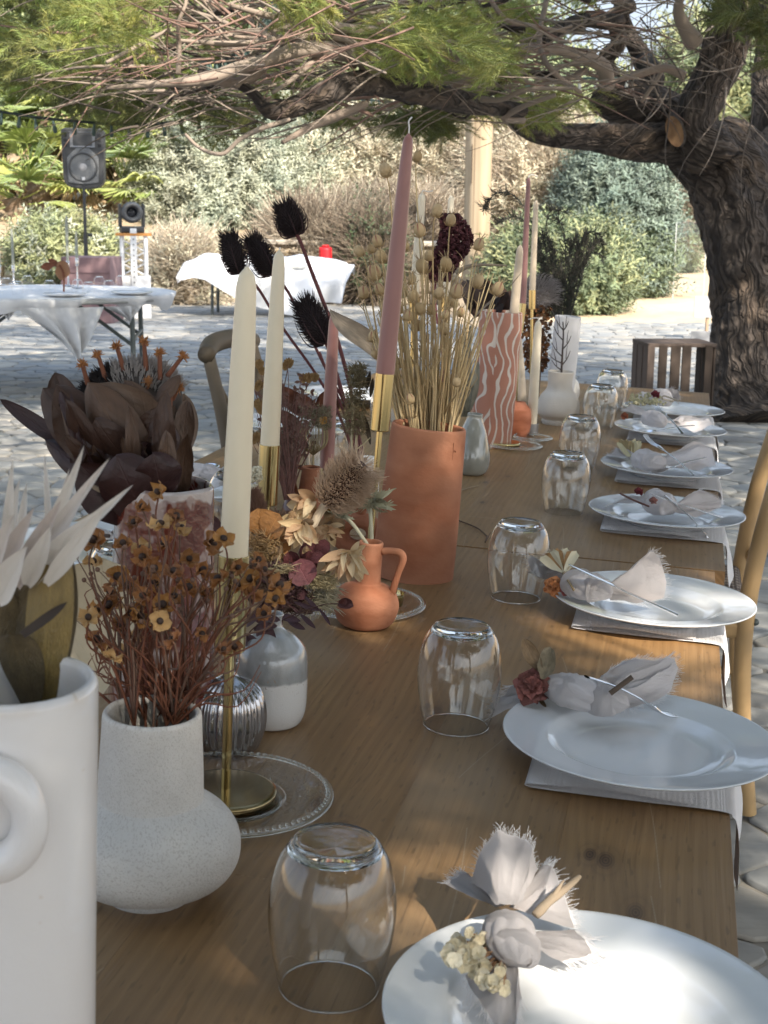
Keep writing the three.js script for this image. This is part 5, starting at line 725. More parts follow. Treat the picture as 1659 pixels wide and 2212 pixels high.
{
  const az = Math.atan2(AX.x, -AX.z), place = (along, lat) => { const p = tab(along, lat); p.y = 0.015; return p; };
  chair('light wooden cross-back chair drawn up to the right table edge', place(3.32, EDGE_R - 0.115), -az + Math.PI / 2, 1.0);
  chair('weathered cross-back chair on the left side behind the cream candles', place(4.05, EDGE_L + 0.02), -az - Math.PI / 2, 1.04, chairOld);
}
// ---------------------------------------------------------------- vases: outlines measured in the photograph, turned on a wheel
const qi = () => camera.quaternion.clone().invert();
function vaseProfile(B, list, wall = 0.004) {       // list: [radius, row] in picture units, from foot to lip; adds the inside
  const k = depthOf(B) / FOC, out = list.map(([r, y]) => [r * k, Math.max(0, hAt(B, y))]); out[0][1] = 0;
  const pts = [[0, 0], ...new THREE.SplineCurve(out.map((p) => new THREE.Vector2(...p))).getPoints(out.length * 5).map((p) => [p.x, Math.max(p.y, 0)])];
  const lip = pts[pts.length - 1]; pts.push([lip[0] - wall * 0.3, lip[1] + wall * 0.45], [lip[0] - wall * 0.75, lip[1] + wall * 0.35]);
  for (let i = out.length - 1; i > 0; i--) pts.push([Math.max(0.002, out[i][0] - wall), Math.max(wall, out[i][1] - (i === out.length - 1 ? 0.001 : 0))]); pts.push([0, wall]);
  return pts;
}
const metreUV = (g, sx, sy) => uvScale(g, sx, sy);
function vase(label, px, py, list, m, { wall = 0.004, seg = 72, deform, name = 'vase', lean = 0, uv = [1, 1] } = {}) {
  const B = T(px, py), o = thing(name, label, name, B, qT().multiply(new THREE.Quaternion().setFromAxisAngle(V(0, 0, 1), -lean)));
  const g = lathe(vaseProfile(B, list, wall), seg), top = hAt(B, list[list.length - 1][1]); for (let i = 0; i < g.attributes.uv.count; i++) g.attributes.uv.setY(i, clamp(g.attributes.position.getY(i) / top, 0.001, 0.999)); uvScale(g, ...uv); if (deform) { const p = g.attributes.position; for (let i = 0; i < p.count; i++) { const q = deform(V().fromBufferAttribute(p, i)); p.setXYZ(i, q.x, q.y, q.z); } g.computeVertexNormals(); }
  part(o, 'body', g, m); o.userData.B = undefined; return { o, B, k: depthOf(B) / FOC, Z: depthOf(B) };
}
const terraT = tex(512, 512, (u, v) => { const n = fbm(u * 6, v * 6, 5, 6, 6), m = fbm(u * 3, v * 40, 3, 3, 40); return mix3([0.36, 0.13, 0.06], [0.56, 0.26, 0.15], clamp((n - 0.5) * 1.5 + 0.5 + (m - 0.5) * 0.15, 0, 1)); });
const terra = mat([0.74, 0.70, 0.68], 0.8, { map: terraT, bumpMap: rep(grainTex, 5, 5), bumpScale: 0.0006 });
const terraDark = mat([0.72, 0.66, 0.62], 0.8, { map: terraT, bumpMap: rep(grainTex, 4, 4), bumpScale: 0.0012 });
const brass = mat([0.56, 0.45, 0.22], 0.14, { metalness: 1, roughnessMap: null }); const brassOld = mat([0.30, 0.23, 0.12], 0.2, { metalness: 1 });
const glazeWhite = mat([0.80, 0.785, 0.775], 0.28, { clearcoat: 0.5, clearcoatRoughness: 0.18, bumpMap: rep(grainTex, 3, 3), bumpScale: 0.0006, map: tex(256, 256, (u, v) => mix3([0.98, 0.98, 0.98], [0.80, 0.72, 0.62], smooth(fbm(u * 5, v * 7, 5, 5, 7), 0.66, 0.82) * 0.4 + (vn(u * 40, v * 40, 40, 40) > 0.985 ? 0.5 : 0))) });
// the tall white cylinder at the left border, with its ring
const v1 = vase('tall glossy white cylinder vase with ring handle at the lower left border', 22, 2470, [[174, 2470], [178, 2440], [178, 2000], [178, 1600], [178, 1490], [176, 1472]], glazeWhite, { wall: 0.0068, seg: 96 });
{ const h = hAt(v1.B, 1775), r = v1.k; const rg = new THREE.TorusGeometry(86 * r, 37 * r, 24, 64); part(v1.o, 'ring_handle', at(rg, V(50 * r, h + 0.027, 190 * r), yaw(0.2), V(0.95, 1.08, 0.9)), glazeWhite); }
// speckled stoneware
const speckT = tex(1024, 1024, (u, v) => { const n = fbm(u * 220, v * 190, 2, 220, 190), b = fbm(u * 8, v * 8, 3, 8, 8); return mix3(mix3([0.52, 0.505, 0.475], [0.60, 0.585, 0.555], b), [0.36, 0.33, 0.30], smooth(n, 0.55, 0.8) * 0.6); });
const speck = mat([1, 1, 1], 0.75, { map: rep(speckT, 2, 1), bumpMap: rep(fineTex, 6, 4), bumpScale: 0.0003 });
const v2 = vase('pale speckled stoneware vase with wide belly and straight neck', 322, 1930, [[92, 1930], [98, 1918], [104, 1906], [158, 1888], [186, 1858], [194, 1825], [188, 1790], [166, 1758], [136, 1735], [117, 1722], [112, 1712], [110, 1660], [106, 1590], [104, 1548], [102, 1540]], speck, { wall: 0.0045, seg: 96 });
// drip glazed vase
const dripT = tex(512, 512, (u, v) => { const d = -0.02 + 0.04 * fbm(u * 11, 3, 3, 11, 256) + 0.07 * vn(u * 34, 1, 34, 256), w = smooth(v - 1 + d, 0, 0.015), n = fbm(u * 14, v * 6, 4, 14, 6), p = smooth(n, 0.62, 0.68) * 0.5, b = smooth(0.09 - Math.abs(v - 0.30 - 0.08 * fbm(u * 9, 0, 3, 9, 256)), 0, 0.03) * smooth(fbm(u * 20, v * 4, 3, 20, 4), 0.4, 0.5) * 0.8; return mix3(mix3([0.075, 0.012, 0.007], [0.17, 0.035, 0.018], n), [0.45, 0.40, 0.38], clamp(w + p + b, 0, 0.95)); });
const drip = mat([1, 1, 1], 0.12, { map: dripT, clearcoat: 1, clearcoatRoughness: 0.04, bumpMap: rep(grainTex, 3, 3), bumpScale: 0.002 });
const v5 = vase('dark red vase with dripping white glaze holding the giant protea', 345, 1612, [[96, 1612], [108, 1590], [112, 1500], [108, 1300], [104, 1150], [102, 1070], [101, 1048]], drip, { wall: 0.006, seg: 64, deform: (p) => { const a = Math.atan2(p.z, p.x), f = 1 + 0.03 * Math.cos(a * 6); return V(p.x * f, p.y, p.z * f); } });
// ribbed silver glass
const mercury = mat([0.34, 0.33, 0.335], 0.12, { metalness: 0.85, clearcoat: 1, clearcoatRoughness: 0.03 });
const v3 = vase('small ribbed smoky silver glass bud vase beside the brass candlestick', 493, 1622, [[46, 1622], [62, 1610], [76, 1570], [77, 1530], [68, 1495], [46, 1472], [20, 1460], [14, 1450], [14, 1435], [18, 1428]], mercury, { wall: 0.002, seg: 168, deform: (p) => { const a = Math.atan2(p.z, p.x), r = Math.hypot(p.x, p.z), f = 1 + 0.035 * Math.cos(a * 28) * smooth(r, 0.012, 0.03); return V(p.x * f, p.y, p.z * f); } });
// squat bottle, half clear crackle over white
const crackT = tex(512, 512, (u, v) => { const s = vn(u * 130, v * 60, 130, 60), b = fbm(u * 10, v * 6, 4, 10, 6), h = v; const white = smooth(0.44 + 0.04 * b - h, 0, 0.03); return mix3(mix3([0.22, 0.225, 0.22], [0.40, 0.41, 0.41], b), [0.70, 0.68, 0.66], white).map((c, k) => lerp(c, [0.30, 0.24, 0.2][k], smooth(s, 0.86, 0.95) * smooth(0.12 - Math.abs(h - 0.45), 0, 0.1) + 0.25 * smooth(s, 0.9, 0.97))); });
const crack = mat([1, 1, 1], 0.1, { map: rep(crackT, 2, 1), clearcoat: 1, clearcoatRoughness: 0.03, bumpMap: rep(fineTex, 4, 2), bumpScale: 0.00015 });
const v4 = vase('squat bottle vase of pale crackled glass with white lower half', 583, 1560, [[56, 1560], [68, 1552], [77, 1525], [78, 1480], [77, 1430], [70, 1398], [48, 1372], [28, 1360], [19, 1350], [18, 1335], [22, 1326]], crack, { wall: 0.003 });
// terracotta jug with handle
const jug = vase('round terracotta jug with a tall neck and angular handle', 787, 1352, [[40, 1352], [58, 1342], [69, 1318], [70, 1296], [58, 1272], [40, 1262], [29, 1258], [27, 1250], [26.5, 1215], [26, 1185], [27, 1172]], terra, { wall: 0.005, lean: 0.03 });
{ const B = jug.B, k = jug.k, s = (dx, y) => V(dx * k, hAt(B, y), 0); part(jug.o, 'handle', tube([s(25, 1187), s(45, 1184), s(66, 1186), s(72, 1196), s(64, 1230), s(54, 1276)], [8 * k, 7.5 * k, 8 * k, 8 * k, 7 * k, 8 * k], 14, 6), terra); }
// large terracotta cylinder, slightly oval
const v6 = vase('large oval terracotta cylinder vase filled with nigella stems', 890, 1243, [[84, 1243], [87, 1236], [86, 1150], [82, 1040], [79, 950], [77.5, 920]], terra, { wall: 0.006, seg: 96, lean: 0.055, deform: (p) => V(p.x * 1.02, p.y, p.z * 0.86) });
{ // small incised mark
  const k = v6.k, h = hAt(v6.B, 958), l = []; R = rng(400); for (let i = 0; i < 6; i++) { const a = 0.66 - i * 0.02; l.push(tube([0, 1, 2].map((t) => { const aa = a + t * 0.012, yy = h + (i === 0 ? (t - 1) * 18 : rr(-3, 3)) * k; return V(Math.cos(aa) * 79.3 * 1.02 * k, yy, Math.sin(aa) * 79.3 * 0.86 * k); }), 0.0006, 4, 2)); } part(v6.o, 'incised_mark', merge(l), mat([0.22, 0.08, 0.04], 0.9)); }
// ring shaped clay vase lying behind the jug
{ const B = T(775, 1192), k = depthOf(B) / FOC, o = thing('ring_vase', 'ring shaped brown clay vase with dark hole behind the terracotta jug', 'vase', B, qT(0.15)); part(o, 'ring', at(new THREE.TorusGeometry(36 * k, 20 * k, 20, 56), V(-4 * k, 40 * k, 0), null, V(1.1, 0.85, 1.1)), terraDark); part(o, 'neck', lathe([[13 * k, 68 * k], [12 * k, 88 * k], [15 * k, 98 * k], [12 * k, 97 * k], [9 * k, 70 * k]], 28), terraDark); part(o, 'foot', lathe([[0, 0], [26 * k, 0], [22 * k, 10 * k], [0, 14 * k]], 28), terraDark); }
// small jug further back
const jug2 = vase('small tapered terracotta jug with a hooked handle, holding wild carrot', 668, 1118, [[30, 1118], [31, 1110], [27, 1070], [22, 1030], [20, 1015], [20.5, 1010]], terraDark, { wall: 0.004 });
{ const B = jug2.B, k = jug2.k, s = (dx, y) => V(dx * k, hAt(B, y), 0); part(jug2.o, 'handle', tube([s(-18, 1014), s(-36, 1010), s(-42, 1022), s(-36, 1050), s(-24, 1078)], 4.5 * k, 10, 5), terraDark); }
const whiteVase = vase('small white ceramic vase behind the brass rod, holding the black teasels', 792, 1085, [[20, 1085], [24, 1075], [25, 1050], [19, 1020], [15, 1003], [17, 988]], mat([0.72, 0.69, 0.65], 0.5), { wall: 0.003 });
const budVase = vase('round bellied dark brown bud vase with narrow neck behind the bouquet', 628, 1122, [[12, 1122], [19, 1112], [20, 1098], [14, 1082], [7, 1072], [6, 1040], [7, 1008]], mat([0.12, 0.045, 0.03], 0.3, { clearcoat: 0.5 }), { wall: 0.002 });
// grey green bottle with strap leaves
const celadon = mat([1, 1, 1], 0.14, { clearcoat: 1, clearcoatRoughness: 0.06, map: tex(128, 256, (u, v) => mix3([0.27, 0.265, 0.225], [0.38, 0.37, 0.315], fbm(u * 6, v * 6, 4, 6, 6))) });
const v7 = vase('glossy grey green bottle vase with dry strap leaves', 1014, 1024, [[26, 1024], [36, 1016], [41, 996], [39, 972], [30, 938], [21, 915], [17, 902], [17, 894]], celadon, { wall: 0.003, lean: 0.03 });
// marbled clay cylinder
const marbT = tex(512, 1024, (u, v) => { const w1 = fbm(u * 5, v * 3, 4, 5, 3), w2 = fbm(u * 4 + 9, v * 5, 3, 4, 5), s = Math.sin((u * 15 + 1.5 * w1 + 0.45 * Math.sin(v * 13 + w2 * 5 + u * 9)) * 6.283), big = smooth(fbm(u * 4 + 3, v * 2.5, 3, 4, 256), 0.58, 0.62) * smooth(v, 0.55, 0.75), th = smooth(s, 0.62, 0.78); return mix3(mix3([0.40, 0.165, 0.105], [0.47, 0.22, 0.15], w2), [0.66, 0.585, 0.52], clamp(th + big, 0, 1)); });
const v8 = vase('tall cylinder vase of marbled pink and white clay', 1058, 962, [[43, 962], [45, 955], [46, 900], [46, 800], [46, 700], [45, 674]], mat([1, 1, 1], 0.55, { map: rep(marbT, 1, 1), bumpMap: rep(grainTex, 3, 3), bumpScale: 0.0006 }), { wall: 0.005, lean: 0.02 });
const v9 = vase('cream gourd shaped vase with pinched waist and a dark twig', 1203, 916, [[32, 916], [34, 909], [33, 904], [44, 894], [46, 878], [40, 856], [29, 842], [26, 828], [27, 810], [28, 803]], mat([0.60, 0.545, 0.475], 0.7, { bumpMap: rep(fineTex, 2, 2), bumpScale: 0.0006 }), { wall: 0.004 });
const v10 = vase('tall slim white cylinder vase holding dark dried heather', 1208, 882, [[25, 882], [27, 876], [28, 800], [28, 720], [28, 684]], mat([0.70, 0.68, 0.675], 0.5), { wall: 0.004, lean: 0.02 });
vase('small white round vase half hidden by the slim white cylinder', 1228, 872, [[10, 872], [19, 862], [22, 845], [18, 826], [9, 815], [9, 808]], mat([0.68, 0.66, 0.63], 0.5), { wall: 0.003 });
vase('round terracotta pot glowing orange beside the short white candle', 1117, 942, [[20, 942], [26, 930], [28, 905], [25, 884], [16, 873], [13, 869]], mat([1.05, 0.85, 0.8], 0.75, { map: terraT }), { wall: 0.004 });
// ---------------------------------------------------------------- pressed glass dishes
const embossT = tex(1024, 512, (u, v) => { // u round, v outwards
  const k = v, beads = smooth(Math.sin(u * 6.283 * 90), 0, 0.9) * smooth(0.018 - Math.abs(k - 0.96), 0, 0.01), b2 = smooth(Math.sin(u * 6.283 * 110), 0, 0.9) * smooth(0.012 - Math.abs(k - 0.66), 0, 0.008), z = Math.abs(((u * 44) % 1) - 0.5) * 2, tooth = smooth(z * 0.05 - (k - 0.56), -0.01, 0.01) * smooth(k - 0.54, 0, 0.01), band = smooth(0.13 - Math.abs(k - 0.81), 0, 0.02); const sc = Math.sin(u * 6.283 * 14 + 5 * Math.sin(k * 24)) * Math.sin(k * 60 + 3 * Math.sin(u * 6.283 * 14)), lf = smooth(sc, 0.1, 0.35) * band; return clamp(beads + b2 + tooth * 0.7 + lf * 0.9 + 0.1, 0, 1); }, false);
const dishGlass = mat([0.97, 0.985, 0.98], 0.06, { transmission: 1, thickness: 0, ior: 1.6, bumpMap: embossT, bumpScale: 0.03 });
const dishEdge = mat([0.93, 0.98, 0.97], 0.03, { transmission: 1, thickness: 0.01, ior: 1.5 });
function dish(label, px, py, r, lift = 0.004) {
  const B = T(px, py), k = depthOf(B) / FOC, Rm = r * k, o = thing('glass_dish', label, 'dish', B, qT());
  const g = sheet((u, v) => { const a = v * Math.PI * 2, rad = u * Rm; return V(Math.cos(a) * rad, 0.003 + lift * smooth(u, 0.45, 1) + 0.0025 * smooth(u, 0.5, 0.56), Math.sin(a) * rad); }, 24, 96); part(o, 'pressed_plate', g, dishGlass);
  part(o, 'rim', new THREE.TorusGeometry(Rm, 0.0022, 8, 96).rotateX(Math.PI / 2).translate(0, 0.003 + lift + 0.0025, 0), dishEdge);
  part(o, 'foot_ring', new THREE.TorusGeometry(Rm * 0.5, 0.0018, 6, 72).rotateX(Math.PI / 2).translate(0, 0.0018, 0), dishEdge);
  const nb = Math.round(Rm * 6.283 / 0.0075), l = []; const s = new THREE.IcosahedronGeometry(0.0021, 1); for (let i = 0; i < nb; i++) { const a = i / nb * 6.2832; l.push(s.clone().translate(Math.cos(a) * (Rm - 0.004), 0.0085 + lift * 0.9, Math.sin(a) * (Rm - 0.004))); } part(o, 'beaded_edge', merge(l), dishEdge, 'stuff'); return o;
}
dish('round pressed glass dish with leaf border under the front brass candlestick', 496, 1730, 220);
dish('pressed glass dish with beaded edge under the terracotta jug', 780, 1312, 137);
dish('pressed glass dish under the cream candle in the far brass holder', 1108, 968, 62);
dish('small glass dish under the short white candle', 1150, 952, 42);
// ---------------------------------------------------------------- candles and candlesticks
const waxM = (c) => mat(c, 0.42, { clearcoat: 0.25, clearcoatRoughness: 0.35, transmission: 0.10, thickness: 0, sheen: 0.4, sheenColor: new THREE.Color(1, 0.95, 0.85) });
const waxCream = waxM([0.86, 0.765, 0.57]), waxIvory = waxM([0.83, 0.74, 0.57]), waxPink = waxM([0.33, 0.15, 0.13]), waxMauve = waxM([0.27, 0.125, 0.115]), waxPeach = waxM([0.70, 0.57, 0.42]), wick = mat([0.75, 0.73, 0.70], 0.9);
// rows along the candle: base, rod top / cup bottom, cup top, wax top; x at each; radii of rod, cup and wax (bottom, top)
function candlestick(label, base, xs, ys, rs, metal, discR, wickPts, depth = null, discM = metal) {
  const B = depth ? W(base[0], base[1], depth) : T(...base), Z = depthOf(B), k = Z / FOC, o = thing('candlestick', label + ', its holder', 'candle holder', B), P = (x, y) => { const h = hAt(B, y); const p = B.clone().addScaledVector(NT, h); const c = p.clone().sub(camera.position).applyQuaternion(qi()); const w = W(x, y, -c.z); return w; };
  const p0 = B, p1 = P(xs[0], ys[0]), p2 = P(xs[1], ys[1]), p3 = P(xs[2], ys[2]);
  const ax = p2.clone().sub(p1).normalize(), q = qTo(ax);
  if (discR) part(o, 'base', local(at(lathe([[0, 0], [discR * k, 0], [discR * k, 0.006], [discR * k - 0.0012, 0.0085], [discR * k * 0.9, 0.009], [0, 0.0093]], 64), B.clone().addScaledVector(NT, 0.006), qTable), o), discM);
  if (rs[0]) part(o, 'rod', local(tube([p0.clone().addScaledVector(NT, 0.012), p1.clone()], rs[0] * k, 20, 2), o), metal);
  const cupL = p2.distanceTo(p1), rc = rs[1] * k; part(o, 'cup', local(at(lathe([[0, 0], [rc * 0.93, 0], [rc, rc * 0.1], [rc, cupL - 0.0006], [rc - 0.0006, cupL], [rc - 0.0014, cupL], [rc - 0.0014, cupL - 0.02], [0, cupL - 0.02]], 48), p1, q), o), metal);
  const L = p3.distanceTo(p2), a3 = p3.clone().sub(p2).normalize(), c = thing('candle', label, 'candle', p2), r0 = rs[2] * k, r1 = rs[3] * k, nub = r1 * 0.25;
  const body = tube([p2.clone().addScaledVector(ax, -0.012), p2.clone().lerp(p3, 0.02), p2.clone().lerp(p3, 0.33), p2.clone().lerp(p3, 0.66), p3.clone().addScaledVector(a3, -r1 * 2.2), p3.clone().addScaledVector(a3, -r1 * 0.9), p3.clone().addScaledVector(a3, -r1 * 0.25), p3], [r0 * 0.97, r0, lerp(r0, r1, 0.14), lerp(r0, r1, 0.42), r1 * 1.12, r1 * 0.86, r1 * 0.34, r1 * 0.2], 36, 5, (l, a) => 1 + 0.008 * Math.sin(l * 60 + a * 2));
  part(c, 'wax', local(body, c), rs[4]);
  if (wickPts) part(c, 'wick', local(tube([p3.clone().addScaledVector(a3, -0.002), ...wickPts.map(([x, y]) => P(x, y))], 0.0011 + 0.3 * k, 6, 3), c), wick);
  return o;
}
candlestick('tallest cream candle in front, on a thin brass rod', [487, 1733], [496, 505, 534], [1405, 1198, 576], [10.5, 33, 30, 18, waxCream], brass, 111, [[535, 568]], null, brassOld);
candlestick('second cream candle just right of the front one', [572, 1262], [577, 583, 603.5], [1090, 960, 540], [7, 22.5, 20.5, 10.5, waxCream], brass, 56, [[605, 534]]);
candlestick('tall dusty pink candle rising in front of the nigella', [790, 1296], [820, 832, 883], [930, 806, 288], [6.6, 20, 20, 9.5, waxPink], brass, 62, [[884, 276], [883, 262], [890, 253]]);
candlestick('short pink candle half hidden behind the teasel stems', [702, 1105], [704, 706, 722], [1062, 1010, 674], [4, 16, 15.5, 9, waxPink], brass, 34, [[723, 668]]);
candlestick('cream candle in a brass holder beside the marbled vase', [1086, 966], [1097, 1103, 1124], [831, 758, 529], [4.6, 12, 11, 6.5, waxPeach], brass, 38, null, null, brass);
candlestick('dark mauve candle with bent wick standing tallest on the second table', [1112, 905], [1121, 1129, 1142], [719, 655, 383], [3.4, 8, 7.2, 4, waxMauve], brass, 24, [[1143, 379], [1152, 378], [1161, 381]]);
candlestick('cream candle directly behind the mauve one', [1146, 892], [1149, 1150, 1158], [668, 626, 432], [3, 7, 6.8, 4.5, waxPeach], brass, 22, null);
candlestick('short white candle in a pewter cup', [1147, 942], [1147, 1149, 1163], [938, 914, 691], [0, 15, 11, 7, waxIvory], mat([0.34, 0.335, 0.34], 0.35, { metalness: 0.8 }), 15, [[1163, 687], [1154, 687], [1141, 690]]);
candlestick('white candle with curled wick seen through the nigella heads', [880, 1090], [892, 895, 912], [700, 640, 416], [4, 11, 10, 7, waxIvory], brass, 30, [[913, 412], [925, 414], [935, 412]], 3.4);
candlestick('white candle tip beside the dark red amaranth behind the nigella', [955, 1060], [962, 964, 975], [690, 640, 422], [4, 9, 8.5, 5.5, waxIvory], brass, 26, null, 3.7);
{ // cream candle stub leaning in a clear cup
  const B = T(1120, 900), k = depthOf(B) / FOC, o = thing('candle_cup', 'clear glass cup holding a leaning cream candle behind the terracotta pot', 'candle holder', B, qT()); const h = (y) => hAt(B, y); part(o, 'cup', lathe([[0, 0], [14 * k, 0], [17 * k, h(865)], [17 * k, h(815)]], 32), paneGlass);
  const c = thing('candle', 'cream candle leaning in a clear cup behind the terracotta pot', 'candle', B); const p = (x, y) => W(x, y, depthOf(B)); part(c, 'wax', local(tube([p(1129, 868), p(1125, 800), p(1120, 735), p(1119, 722)], [9 * k, 8.6 * k, 7.5 * k, 2 * k], 24, 4), c), waxPeach); }
// ---------------------------------------------------------------- dried flowers
const toCam = (p) => camera.position.clone().sub(p).normalize();
const CAMF = V(0, 0, 1).applyQuaternion(camera.quaternion), CAMR = V(1, 0, 0).applyQuaternion(camera.quaternion), CAMU = V(0, 1, 0).applyQuaternion(camera.quaternion);
const LV = (o, geos, name, m, kind) => part(o, name, local(merge(geos), o), m, kind);
const petalM = (c, r = 0.75) => mat(c, r, { bumpMap: rep(grainTex, 2, 2), bumpScale: 0.001 });
const veinT = tex(128, 256, (u, v) => { const x = Math.abs(u - 0.5), rib = smooth(0.02 - x, 0, 0.015), sv = smooth(Math.sin((v * 16 - x * 12) * 3.14) - 0.9, 0, 0.1) * 0.4, n = fbm(u * 8, v * 12, 4, 8, 12); return 0.75 + 0.45 * (n - 0.5) + 0.2 * rib - 0.15 * sv; });
const leafM = (c, r = 0.6) => mat(c, r, { map: veinT, bumpMap: veinT, bumpScale: 0.002 });
const stemTube = (pts, r0, r1, Z, seg = 6) => tube(pts.map((p) => p.isVector3 ? p : W(p[0], p[1], p[2] ?? Z)), pts.map((_, i) => lerp(r0, r1, i / (pts.length - 1)) * Z / FOC), seg, 4);
// brown star cups in the speckled vase
{
  R = rng(500); const Z = v2.Z, B = v2.B.clone(), o = thing('dried_star_flowers', 'bunch of ochre brown star shaped seed cups in the speckled vase', 'dried flowers', W(338, 1560, Z));
  const cupGeo = (n, open) => { const l = []; for (let i = 0; i < n; i++) { const a = i / n * 6.283, d = V(Math.cos(a), 0, Math.sin(a)); l.push(leaf(V(0, 0, 0), V(d.x * open, 0.75, d.z * open).multiplyScalar(0.9), 0.98, V(-d.x, open, -d.z).normalize(), { base: 0.55, tip: 2.3, cup: -0.45, bow: 0.16, widest: 0.38, nu: 7, nv: 4, wave: 0.22, seed: i * 1.7 + n + open })); } return merge(l); };
  const cups = [cupGeo(5, 0.7), cupGeo(5, 0.95), cupGeo(4, 0.55), cupGeo(6, 0.8)], eye = new THREE.IcosahedronGeometry(0.27, 2), cm = [[0.42, 0.20, 0.05], [0.31, 0.135, 0.038], [0.52, 0.32, 0.13], [0.25, 0.105, 0.038], [0.37, 0.16, 0.048]].map((c) => mat(c, 0.75, { bumpMap: rep(grainTex, 2, 2), bumpScale: 0.0006, transmission: 0.15, thickness: 0 })), em = mat([0.035, 0.018, 0.012], 0.7), stM = mat([0.155, 0.055, 0.028], 0.8), stM2 = mat([0.14, 0.08, 0.055], 0.8);
  const z5 = [[730, 505], [870, 515], [945, 470], [970, 540], [665, 620], [765, 645], [900, 620], [780, 690], [1130, 615], [1205, 590], [500, 725], [510, 600], [630, 795], [690, 845], [860, 830], [780, 900], [945, 775], [930, 900], [1085, 770], [1110, 885], [1185, 815], [1280, 745], [1390, 700], [1430, 1000], [1490, 920], [1500, 850], [580, 950], [620, 930], [520, 985], [480, 1020], [700, 1000], [745, 1015], [650, 1060], [860, 1035], [730, 1125], [700, 1225], [600, 1230], [510, 1140], [560, 1185], [940, 1140], [855, 1410], [960, 1470], [1265, 1180], [1350, 890], [1360, 810], [860, 340], [770, 430], [820, 760], [1010, 860], [1020, 700], [580, 880], [1200, 1190], [1300, 850], [1420, 760], [1080, 1110], [880, 950]];
  const mouth = () => { const a = rr(0, 6.28), f = Math.sqrt(R()); return W(338 + Math.cos(a) * 80 * f, 1556 + Math.sin(a) * 24 * f, Z + Math.sin(a) * -0.03 * f); };
  const trunks = []; for (let i = 0; i < 17; i++) trunks.push(mouth()); const st = [], st2 = [];
  z5.forEach(([zx, zy], i) => {
    const x = zx * 0.4, y = 929 + zy * 0.4, zz = Z + rr(-0.085, 0.085), p = W(x, y, zz), m0 = trunks.reduce((b, t) => Math.abs(t.clone().sub(p).dot(CAMR)) + rr(0, 0.03) < Math.abs(b.clone().sub(p).dot(CAMR)) ? t : b, pick(trunks));
    const f = rr(0.35, 0.6), node = m0.clone().lerp(p, f).add(V(rr(-1, 1) * 0.01, 0.015, rr(-1, 1) * 0.01)), dn = p.clone().addScaledVector(V(0, 1, 0), -0.02).add(V(rr(-1, 1) * 0.006, 0, 0));
    (R() < 0.6 ? st : st2).push(tube([m0.clone().add(V(0, -0.05, 0)), m0, node, dn, p], [0.0013, 0.0012, 0.001, 0.0008, 0.0008], 5, 5));
    if (R() < 0.85) { const q = node.clone().lerp(p, 0.4).add(V(rr(-0.03, 0.03), rr(0.01, 0.045), rr(-0.02, 0.02))); st2.push(tube([node, node.clone().lerp(q, 0.5).add(V(0, 0.004, 0)), q], [0.0008, 0.0006, 0.0004], 4, 3, null, false)); const b = new THREE.IcosahedronGeometry(0.0022, 1); st2.push(b.translate(q.x, q.y, q.z)); }
    const dir = toCam(p).multiplyScalar(rr(-0.1, 0.9)).add(V(rr(-0.8, 0.8), rr(0.2, 1), rr(-0.4, 0.4))).normalize(), s = rr(25, 37) * zz / FOC;
    const c = part(o, 'seed_cup', cups[i % 4], pick(cm)); c.position.copy(p.clone().sub(o.position)); c.quaternion.copy(qTo(dir)).multiply(yaw(rr(0, 6))); c.scale.set(s * rr(0.8, 1.15), s * rr(0.75, 1.2), s * rr(0.8, 1.15)); const e = part(c, 'dark_eye', eye, em); e.position.set(0, 0.22, 0);
  });
  for (let i = 0; i < 60; i++) { const m0 = pick(trunks), p = m0.clone().add(V(rr(-0.06, 0.06), rr(0.02, 0.13), rr(-0.05, 0.05))), q = p.clone().add(V(rr(-0.02, 0.02), rr(0, 0.03), rr(-0.02, 0.02))); st.push(tube([m0, m0.clone().lerp(p, 0.5).add(V(0, 0.01, 0)), p, q], [0.0011, 0.0009, 0.0006, 0.0003], 4, 3, null, false)); }
  LV(o, st, 'stems', stM, 'stuff'); LV(o, st2, 'stems', stM2, 'stuff');
}
